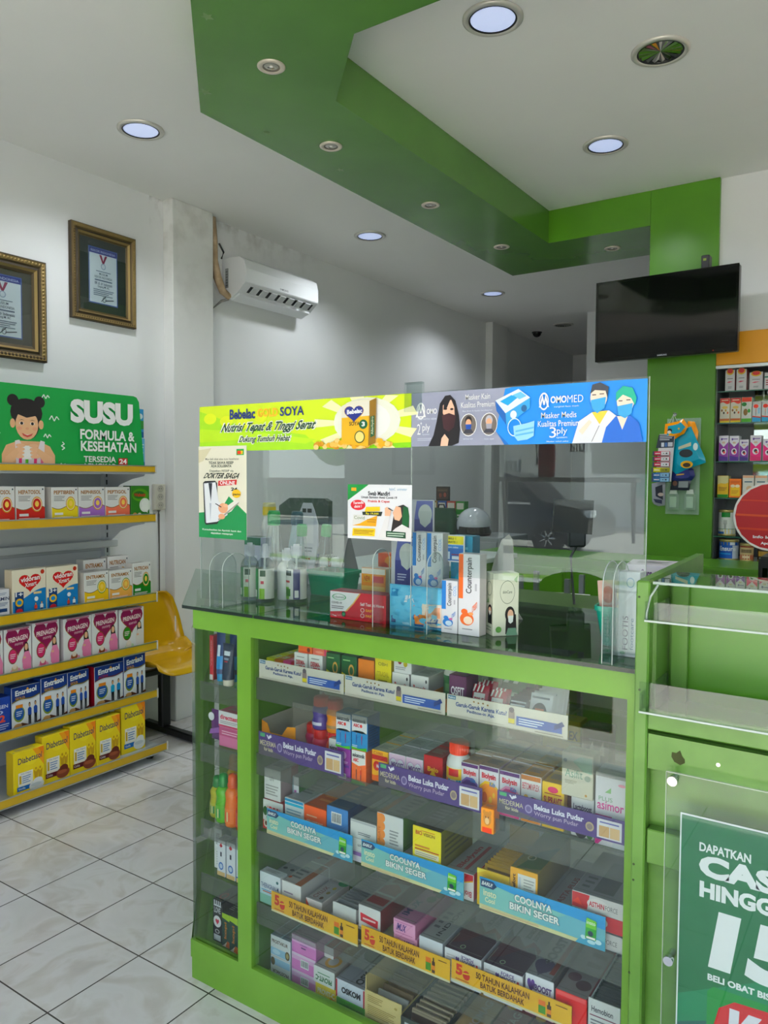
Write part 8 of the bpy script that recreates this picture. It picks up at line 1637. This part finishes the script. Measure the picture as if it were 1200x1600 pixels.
cab('supplement_carton', 'yellow green and grey carton on the fourth cabinet shelf', -.829, -.773, 1.347, .118, ('E0B82A', '8A8A2A', 'B8B8A8'), [('r', 0, .75, 1, 1, 'A8A8A0'), ('r', .1, .78, .9, .86, '8A8AA0'), ('W', .6, .7, .03, 'D8D0A0'), ('w', .14, .14, .0, '2E8A3A'), ('l', .1, .3, .9, .5, 3, 'A87A1E')])
cab('supplement_carton', 'orange carton with yellow window on the fourth cabinet shelf', -.770, -.710, 1.347, .102, ('E8802A', 'B85A1E', '6A3A1E'), [('r', .1, .08, .9, .56, 'F0C82A'), ('e', .3, .62, .2, .08, 'F0E0C0'), ('e', .7, .62, .2, .08, 'F0E0C0'), ('l', .1, .78, .9, .9, 2, 'C85A1E'), ('l', .2, .2, .8, .4, 3, 'C8862A')])
for k, (x0, x1) in enumerate(((-.704, -.648), (-.644, -.586))):
    cab('vitamin_carton', 'white carton with peach shapes, %s, fourth cabinet shelf' % ('left one' if k == 0 else 'right one by the red oval sign'), x0, x1, 1.347, .12, ('DEDAD2', 'B8B4AC', 'C8C4BC'), [('r', 0, .9, 1, 1, 'E0B090'), ('l', .15, .66, .85, .78, 1, '4A6A7A'), ('p', [(0, 0), (1, 0), (1, .3), (.7, .2), (.3, .32), (0, .2)], 'E8C4A0'), ('e', .6, .42, .28, .12, 'D8B898'), ('p', [(.3, .12), (.5, .06), (.4, .3)], 'E8742A'), ('e', .75, .25, .1, .08, 'A8A098')])
def tin(x, z, r, h, label, body, bands, y=4.53, txt=None):
    tt = thing('milk_tin', label, 'tin', (x, y, z + .0006), 0)
    mb = MB(); mb.lathe([(.0001, 0), (r, 0), (r * 1.03, .002), (r * 1.03, .006), (r, .008), (r, h - .012), (r * 1.03, h - .010), (r * 1.03, h - .003), (r * .95, h), (.0001, h)], (0, 0, 0), M('B8AC7A', .3, .6), 30); mb.build('can_body', tt)
    mb = MB(); mb.lathe([(r * 1.004, .010), (r * 1.004, h - .014)], (0, 0, 0), M(body, .35), 30, caps=False)
    for i, (a0, a1, v0, v1, c) in enumerate(bands):
        for j in range(8):
            p, q = math.radians(a0 + (a1 - a0) * j / 8), math.radians(a0 + (a1 - a0) * (j + 1) / 8); rr_ = r * 1.006 + .0003 * i; z0, z1 = .01 + (h - .024) * v0, .01 + (h - .024) * v1
            mb.face([(rr_ * math.cos(p), rr_ * math.sin(p), z0), (rr_ * math.cos(q), rr_ * math.sin(q), z0), (rr_ * math.cos(q), rr_ * math.sin(q), z1), (rr_ * math.cos(p), rr_ * math.sin(p), z1)], M(c, .35), True)
    if txt:
        s, v0, v1, c = txt; V2, F = text_mesh(s, .03)
        mb.add([((r * 1.006 + .002) * math.cos(math.radians(-140 + 100 * a)), (r * 1.006 + .002) * math.sin(math.radians(-140 + 100 * a)), h * (v0 + (v1 - v0) * b)) for a, b in V2], F, M(c, .4))
    mb.build('label', tt)
tin(-.785, 1.140, .043, .14, 'white and yellow milk tin with green crest on the fifth cabinet shelf', 'DDE0DC', [(-180, 0, 0, .22, 'E8D02A'), (-180, -100, 0, .1, '2A5AA0'), (-120, -60, .78, 1, '2E7A3A'), (-105, -80, .45, .65, 'B8BCB8'), (-100, -85, .25, .5, 'A8ACA8'), (-170, -10, .22, .24, '2E7A3A')])
tin(-.772, 1.008, .049, .112, 'blue milk tin with gold lid band on the cabinet bottom shelf', '2A5AB0', [(-180, 0, .82, 1, 'B89A4A'), (-60, -10, .0, .8, 'C8D4E4'), (-75, -45, .82, 1, 'DDE4EC'), (-160, -70, .25, .32, '4AA0D8')], txt=('Ensure', .45, .68, 'E8EEF6'))
tin(-.679, 1.008, .034, .096, 'small beige and red tin on the cabinet bottom shelf', 'C8B48A', [(-140, -40, .5, .75, '2A1E1A'), (-180, 0, 0, .35, 'B03A2A'), (-120, -60, .1, .28, 'E8D8B8'), (-180, 0, .9, 1, '8A3A2A')], y=4.51)
for i, x in enumerate((-.60, -.53)): tin(x, 1.008, .03, .09, 'small dark tin behind the red oval sign, %s' % ('left one' if i == 0 else 'right one'), '3A2A24', [(-140, -40, .3, .7, 'C8A05A')], y=4.53)
# dark boxes on the cabinet lowest shelf
for i, (x0, x1, h, c, lb) in enumerate(((-.80, -.74, .05, '6A6250', 'olive grey carton on the lowest cabinet shelf'), (-.73, -.64, .06, '3A2A2A', 'dark brown carton on the lowest cabinet shelf'), (-.63, -.58, .055, 'C8CCCE', 'pale carton on the lowest cabinet shelf'))):
    cab('tablet_carton', lb, x0, x1, .8902, h, c, [('l', .1, .3, .9, .7, 2, 'B8B4A8')])
# red oval sign on a dark stand (mascot left out)
t = thing('oval_sign', 'red oval information sign with white rim in front of the cabinet', 'sign', (-.372, 3.0, 1.318))
mb = MB(); el = [(.128 * math.cos(math.radians(a)), .122 * math.sin(math.radians(a))) for a in range(0, 360, 8)]
mb.prism(el, 'y', 0, .005, M('EDE9E6', .4)); art(mb, (-.128, -.0003, -.122), (1, 0, 0), (0, 0, 1), (0, -1, 0), .256, .244, [('e', .5, .5, .475, .475, 'B01E2C'), ('p', [(.10, .74), (.9, .72), (.91, .70), (.09, .72)], 'C8442E'), ('p', [(.04, .53), (.96, .51), (.96, .48), (.04, .50)], 'D0562E'), ('p', [(.06, .33), (.94, .31), (.93, .28), (.07, .30)], 'C8442E'), ('t', 'Info lebih lanjut', .26, .165, .80, .22, 'F2EEF0', {'b': .04}), ('t', 'Apoteker kami', .36, .08, .72, .13, 'F2EEF0', {'b': .04})]); mb.build('sign_plate', t)
mb = MB(); mb.box(-.012, .012, .0052, .02, -.46, .05, BLACK); mb.build('stem', t)
t2_ = thing('receipt_printer', 'black device under the red oval sign on the staff desk', 'printer', (-.33, 3.06, .89))
mb = MB(); mb.box(-.09, .14, -.02, .16, 0, .31, BLACK, .008); mb.box(-.075, .12, -.0205, -.0195, .2, .27, BLACKG); mb.build('housing', t2_)
t = thing('staff_desk', 'green topped staff desk behind the right hand stand', 'desk', (.1, 3.1, 0))
mb = MB(); mb.box(-.6, .6, -.28, .3, .84, .86, GREEN); mb.build('desk_top', t)
for x in (-.58, .56):
    mb = MB(); mb.box(x, x + .02, -.27, .29, 0, .84, GREEN); mb.build('side_panel', t)
mb = MB(); mb.box(-.56, .56, .25, .27, .0, .84, GREEN); mb.build('back_panel', t)
[o for o in bpy.data.objects if o.get('category') == 'printer'][0].location.z = .8605

# ================================================================== TELEVISION ON THE GREEN COLUMN
t = thing('television', 'black wall mounted television, switched off, on the green column', 'television', (-1.078, 4.26, 2.315), math.radians(-1.5))
w, h = .738, .438
mb = MB(); mb.box(-w / 2, w / 2, 0, .05, -h / 2, h / 2, M('0C0D0F', .3), .006); mb.box(-w * .3, w * .3, .05, .085, -h * .3, h * .25, M('121315', .5), .01); mb.build('housing', t)
mb = MB(); mb.box(-w / 2 + .012, w / 2 - .012, -.0012, -.0002, -h / 2 + .022, h / 2 - .012, BLACKG); mb.build('screen', t)
mb = MB(); mb.box(-w / 2, w / 2, -.003, .0, h / 2 - .011, h / 2, BLACKG, .001); mb.box(-w / 2, w / 2, -.003, .0, -h / 2, -h / 2 + .021, BLACKG, .001); mb.box(-w / 2, -w / 2 + .011, -.003, 0, -h / 2 + .021, h / 2 - .011, BLACKG); mb.box(w / 2 - .011, w / 2, -.003, 0, -h / 2 + .021, h / 2 - .011, BLACKG)
art(mb, (-.028, -.0034, -h / 2 + .006), (1, 0, 0), (0, 0, 1), (0, -1, 0), .05, .008, [('t', 'SAMSUNG', 0, 0, 1, 1, 'B8BCC4', {'b': .02})]); art(mb, (w / 2 - .118, -.0034, -h / 2 + .008), (1, 0, 0), (0, 0, 1), (0, -1, 0), .006, .006, [('e', .5, .5, .5, .5, 'B83A2A')]); mb.build('bezel', t)
mb = MB(); mb.box(.175, .215, .04, .10, .1, .295, BLACK, .003); mb.box(.1, .24, .10, .152, -.1, .2, BLACK); mb.box(-.05, .1, .085, .125, -.02, .06, BLACK); art(mb, (.182, .0398, .262), (1, 0, 0), (0, 0, 1), (0, -1, 0), .026, .02, [('r', .1, .2, .7, .8, '7A8A2A')]); mb.build('wall_bracket', t)

# ================================================================== HANGING GOODS ON THE COLUMN
YC = 4.419
t = thing('display_card', 'clear hanging card with two moulded pockets on the green column', 'card', (-.995, YC - .012, 1.515))
CARDM = translucent('clear_plastic_card', 'B4D0BC', .38, .15)
mb = MB(); mb.box(-.088, .088, .004, .006, -.262, .262, CARDM)
mb.build('plastic_sheet', t)
for x in (-.045, .042):
    mb = MB(); mb.box(x - .030, x + .030, -.012, .004, -.24, -.15, CARDM, .008); mb.prism([(x - .02, -.15), (x + .02, -.15), (x + .015, -.125), (x - .015, -.125)], 'y', -.010, .004, M('D2DAD2', .2)); mb.box(x - .018, x + .018, -.0128, -.0124, -.225, -.165, M('A9BFAE', .3)); mb.build('moulded_pocket', t)
t = thing('hook', 'small metal hook with strings holding the hanging packs', 'hook', (-1.045, YC, 1.80))
mb = MB(); mb.tube([(0, .0, .0), (0, -.03, 0), (0, -.036, .012)], .0025, CHROME, 6); mb.lathe([(.010, -.002), (.010, 0)], (0, 0, 0), CHROME, 14, axis='y'); mb.build('hook_wire', t)
mb = MB()
for dx, dz in ((-.04, -.09), (.0, -.08), (.05, -.10), (-.012, -.085)): mb.tube([(0, -.03, .0), (dx * .5, -.03, dz * .5), (dx, -.028, dz)], .0012, M('D2D2CC', .5), 5)
mb.build('string', t)
def pouch(name, label, pts, y, body, prints, zoff=0, th=.012, rough=.18):
    """hanging flat pouch: outline in (x, z) about its own hang point, softly domed"""
    o = thing(name, label, 'pouch', (-1.0, y, 1.5))
    mb = MB(); n = len(pts); cx = sum(p[0] for p in pts) / n; cz = sum(p[1] for p in pts) / n
    mid = [((p[0] + cx * .6) / 1.6, (p[1] + cz * .6) / 1.6) for p in pts]
    V = [(p[0], 0, p[1]) for p in pts] + [(p[0], -th, p[1]) for p in mid]
    mb.add(V, [(i, (i + 1) % n, n + (i + 1) % n, n + i) for i in range(n)], M(body, rough), True)
    mb.face([(p[0], -th, p[1]) for p in mid], M(body, rough)); mb.face([(p[0], 0.001, p[1]) for p in pts][::-1], M(body, rough))
    mb.build('pouch_body', o)
    mb = MB()
    for k, (pp, c) in enumerate(prints): mb.face([(p[0], -th - .0006 - .0002 * k, p[1]) for p in pp], M(c, rough))
    if prints: mb.build('print', o)
    return o
TQ = '1A9AB4'
ell = lambda cx, cz, rx_, rz, n=18: [(cx + rx_ * math.cos(2 * math.pi * i / n), cz + rz * math.sin(2 * math.pi * i / n)) for i in range(n)]
pouch('mask_pouch', 'turquoise glossy pouch with dark mask and sunflower hanging on the column', [(-.05, .0), (-.035, .20), (.05, .23), (.075, .17), (.125, .06), (.13, .035), (.06, .01), (-.02, -.03)], YC - .045, TQ, [(ell(.03, .085, .035, .022), '2A3238'), ([(-.01, .105), (.055, .125), (.055, .145), (-.01, .12)], 'C8C8B0'), (ell(.035, .025, .032, .02), 'D8A82A'), (ell(.035, .022, .02, .012), '2A2018'), (ell(.078, .12, .012, .02), 'DCEAEC')])
pouch('mask_pouch', 'turquoise pouch with orange border, folded in front at the top', [(-.085, .165), (-.08, .245), (-.01, .258), (.015, .27), (.04, .23), (.02, .19), (.0, .18), (-.03, .16)], YC - .065, 'F0A01E', [([(-.066, .18), (-.062, .232), (-.012, .242), (.004, .252), (.028, .225), (.005, .196), (-.03, .19)], TQ), (ell(-.052, .207, .012, .012), '1E1E22'), (ell(-.054, .200, .010, .009), 'E8E4DC'), (ell(-.046, .188, .012, .005), 'E0A83A'), (ell(-.005, .217, .005, .005), 'E0A83A')])
pouch('mask_pouch', 'orange topped pouch at the back of the hanging bunch, right side', [(.02, .18), (.03, .26), (.065, .255), (.085, .20), (.08, .15), (.04, .15)], YC - .028, 'F0A01E', [], th=.006)
pouch('mask_pouch', 'navy round pouch with red edge under the turquoise one', [(-.05, -.06), (-.04, .0), (-.01, .02), (.03, .02), (.065, .0), (.075, -.035), (.06, -.06), (.0, -.07)], YC - .034, '2A3274', [([(-.035, -.0), (-.01, .014), (.02, .015), (.0, .002)], 'A82A4A'), ([(-.02, -.035), (.02, -.03), (.02, -.024), (-.02, -.028)], 'C8A05A')])
pouch('mask_pouch', 'dark sachet with grey panel at the bottom of the hanging bunch', [(-.055, -.115), (-.045, -.055), (.055, -.05), (.045, -.115)], YC - .030, '2A2E3A', [([(-.01, -.1), (.04, -.1), (.042, -.065), (-.008, -.066)], '8A9094'), (ell(-.028, -.078, .012, .014), '6A4A40')], th=.008)
pouch('mask_pouch', 'grey and navy rounded pack sticking out at lower left behind the clear card', [(-.155, -.18), (-.16, -.08), (-.13, -.072), (-.085, -.065), (-.085, -.20), (-.12, -.205), (-.145, -.195)], YC - .008, '9A9CA8', [([(-.138, -.10), (-.10, -.085), (-.095, -.17), (-.135, -.15)], '2A2E3E'), (ell(-.108, -.14, .016, .01), 'C8B8B4'), ([(-.148, -.165), (-.1, -.17), (-.1, -.192), (-.135, -.185)], '3A3E5A')], th=.006)
t = thing('sachet_strip', 'hanging white strip card holding small red, yellow and blue packs', 'strip card', (-1.075, YC - .075, 1.55))
mb = MB(); mb.prism([(-.05, -.115), (.035, -.118), (.05, .14), (-.03, .14)], 'y', 0, .0015, M('D6D8DC', .4)); art(mb, (-.048, -.0004, .065), (1, 0, 0), (0, 0, 1), (0, -1, 0), .092, .072, [('p', [(.0, 0), (1, .02), (1.04, .98), (.14, 1)], '26303E'), ('l', .2, .55, .95, .95, 3, 'C8CCD4'), ('r', .30, .08, .46, .40, 'D8DCE4'), ('r', .50, .08, .64, .40, '4A6AA0'), ('r', .68, .1, .95, .42, 'C8CCD4')]); mb.build('card_sheet', t)
for k, (z, c, c2, nm) in enumerate(((.035, 'B83A52', 'DADCE0', 'red'), (.005, 'B83A52', 'DADCE0', 'red'), (-.025, 'B83A52', 'DADCE0', 'red'), (-.055, 'D8D02A', '8A8A2A', 'yellow'), (-.083, '3A6AA0', '8AB0D0', 'blue'), (-.108, '3A6AA0', '8AB0D0', 'blue'))):
    mb = MB(); x0 = -.062 - .004 * (k > 2); mb.box(x0, .028, -.014, -.0005, z - .012, z + .012, M(c, .3), .003); art(mb, (x0, -.0145, z - .012), (1, 0, 0), (0, 0, 1), (0, -1, 0), .028 - x0, .024, [('r', .5, .08, .98, .92, c2), ('l', .15, .3, .45, .7, 1, 'F0E8E8'), ('e', .65, .5, .03, .1, '2A2A34'), ('e', .82, .5, .05, .16, '2A2A34'), ('r', 0, 0, .1, 1, '3A3E5A')], .3); mb.build('small_pack', t)

# ================================================================== BACK OF THE SHOP
t = thing('green_cabinet', 'green base cabinet beyond the screen opening', 'cabinet', (-1.3, 4.1, 0))
mb = MB(); mb.box(-.75, .9, -.1, .29, 0, 1.0, GREEN_P); mb.box(-.755, .905, -.105, .3, 1.0, 1.02, GREEN_P); mb.build('carcass', t)
for x in (-.73, -.19, .35):
    mb = MB(); mb.box(x, x + .52, -.112, -.1005, .06, .96, GREEN_P, .003); d_ = mb.build('door', t)
    mb = MB(); mb.tube([(x + .48, -.113, .5), (x + .48, -.13, .52), (x + .48, -.13, .6), (x + .48, -.113, .62)], .004, CHROME, 6); mb.build('handle', d_)
t = thing('metal_trolley', 'grey metal rack with papers in front of the green cabinet', 'trolley', (-1.42, 3.6, 0))
GM = M('7A8084', .4, .4)
for x, y in ((-.12, -.1), (.12, -.1), (-.12, .1), (.12, .1)):
    mb = MB(); mb.box(x - .012, x + .012, y - .012, y + .012, 0, .97, GM); mb.build('upright', t)
for z in (.3, .6, .84):
    mb = MB(); mb.box(-.13, .13, -.11, .11, z, z + .012, GM); mb.build('shelf_board', t)
for k in range(3):
    mb = MB(); mb.box(-.1, .12, -.1, .08, 0, .008, M(['D8DCD8', 'A8C89A', 'E4E6E4'][k], .6)); o = mb.build('paper_stack', None, (-1.40 + .02 * k, 3.59, .8525 + .0085 * k), (0, 0, -.1 + .12 * k)); tag(o, 'stack of papers on the metal rack, %s' % ['lowest', 'pale green middle one', 'topmost'][k], 'paper', 'papers on the rack')
t = thing('office_monitor', 'black office screen on curved arm seen through the screen panel', 'monitor', (-.96, 2.62, 1.0), math.radians(30))
mb = MB(); mb.prism([(-.07, .26), (.07, .25), (.075, .37), (-.06, .375)], 'y', 0, .03, M('22221E', .5)); mb.build('screen_back', t)
mb = MB(); mb.box(-.01, .05, .0, .03, .205, .262, M('2E3236', .4), .006); mb.tube([(.02, .015, .21), (.0, .015, .17), (.005, .015, .1), (.015, .015, .0)], .005, M('4A4E50', .4), 6); mb.build('arm', t)
t = thing('staff_table', 'dark staff table under the office screen', 'table', (-1.0, 2.68, 0))
mb = MB(); mb.box(-.35, .35, -.2, .2, .98, .9995, M('3E5A2A', .4)); mb.build('tabletop', t)
for x, y in ((-.33, -.18), (.31, -.18), (-.33, .16), (.31, .16)):
    mb = MB(); mb.box(x, x + .02, y, y + .02, 0, .98, GM); mb.build('leg', t)
t = thing('storage_cupboard', 'grey storage cupboard along the left wall at the back', 'cupboard', (-2.72, 5.1, 0))
mb = MB(); mb.box(-.45, .42, -.25, .25, 0, 1.03, M('8E9294', .5), .004); mb.build('carcass', t)
for x in (-.43, .0):
    mb = MB(); mb.box(x, x + .41, -.262, -.2505, .05, 1.0, M('989C9E', .5), .003); d_ = mb.build('door', t)
    mb = MB(); mb.box(x + .36, x + .375, -.275, -.2625, .5, .6, CHROME); mb.build('handle', d_)
t = thing('motorcycle_helmet', 'white and black open face helmet on the grey cupboard', 'helmet', (-2.57, 5.0, 1.0305), .5)
mb = MB()
def dome(u, v):
    a = 2 * math.pi * u; b = math.pi * (.5 - .62 * v) if False else math.pi / 2 * (1 - v) - .35 * v
    return (.125 * math.cos(b) * math.cos(a), .145 * math.cos(b) * math.sin(a), .075 + .125 * math.sin(b))
mb.grid(lambda u, v: dome(u, 1 - v), 30, 14, M('C8CCD2', .15)); mb.build('shell', t)
mb = MB(); mb.grid(lambda u, v: (.132 * math.cos(-2.6 + 2.1 * u) * (1 - .12 * v), .152 * math.sin(-2.6 + 2.1 * u) * (1 - .12 * v), .02 + .1 * v), 16, 8, BLACKG); mb.build('visor', t)
mb = MB(); mb.lathe([(.118, .0), (.128, .02), (.125, .04)], (0, 0, 0), BLACK, 30, caps=False); mb.build('rim', t)
t = thing('backpack', 'dark green backpack standing on the grey cupboard beside the helmet', 'bag', (-2.83, 4.98, 1.0305))
mb = MB(); mb.grid(lambda u, v: ((.125 - .02 * v ** 3) * (abs(math.cos(2 * math.pi * u)) ** .6) * (1 if math.cos(2 * math.pi * u) >= 0 else -1), .07 * (abs(math.sin(2 * math.pi * u)) ** .6) * (1 if math.sin(2 * math.pi * u) >= 0 else -1) * (1 - .3 * v), .19 * v), 28, 10, M('17452F', .6)); mb.face([(.105 * (abs(math.cos(2 * math.pi * k / 28)) ** .6) * (1 if math.cos(2 * math.pi * k / 28) >= 0 else -1), .049 * (abs(math.sin(2 * math.pi * k / 28)) ** .6) * (1 if math.sin(2 * math.pi * k / 28) >= 0 else -1), .19) for k in range(28)], M('17452F', .6)); mb.build('bag_body', t)
mb = MB(); mb.grid(lambda u, v: ((u - .5) * .17, -.062 - .02 * math.sin(math.pi * u) * math.sin(math.pi * v), .01 + .09 * v), 10, 8, M('123A27', .6)); mb.build('front_pocket', t)
mb = MB(); mb.tube([(-.03, 0, .185), (-.02, 0, .215), (.02, 0, .215), (.03, 0, .185)], .006, BLACK, 6); mb.build('handle', t)
for i, (x, z, c, lb) in enumerate(((-3.02, 1.0305, '8A6A3A', 'ochre carton at the back of the grey cupboard'), (-2.94, 1.0305, '3A5A9A', 'blue carton at the back of the grey cupboard'), (-2.86, 1.0305, 'A83A2A', 'red carton at the back of the grey cupboard'), (-2.78, 1.0305, '3A8A3A', 'green carton at the back of the grey cupboard'))):
    carton('storage_carton', lb, 'carton', x - .038, x + .038, z, .235, .06, c, f=[('r', .1, .75, .9, .95, 'D8D4C8'), ('l', .15, .3, .85, .6, 3, 'E8E4DC')], y=5.18)
t = thing('framed_photo', 'small dark framed picture standing on the cartons at the back', 'picture frame', (-2.95, 5.21, 1.2665))
mb = MB(); mb.box(-.06, .06, 0, .012, 0, .11, M('1E2422', .5), .002); mb.build('frame', t)
mb = MB(); mb.box(-.05, .05, -.0012, -.0002, .01, .10, M('4A3A34', .5)); art(mb, (-.05, -.0014, .01), (1, 0, 0), (0, 0, 1), (0, -1, 0), .1, .09, [('e', .3, .35, .12, .2, '8A4A3A'), ('e', .7, .4, .12, .2, 'A85A4A'), ('r', .1, .7, .9, .85, '6A5A4A')]); mb.build('picture', t)
t = thing('framed_notice', 'grey framed notice on the front wall between the shop windows', 'picture frame', (-2.28, -.6495, 1.56))
mb = MB(); mb.box(-.14, .14, 0, .02, -.1, .1, M('4A4E50', .5), .003); mb.build('frame', t)
mb = MB(); mb.box(-.11, .11, .0202, .0212, -.075, .075, M('C8CCCC', .5)); mb.build('paper', t)
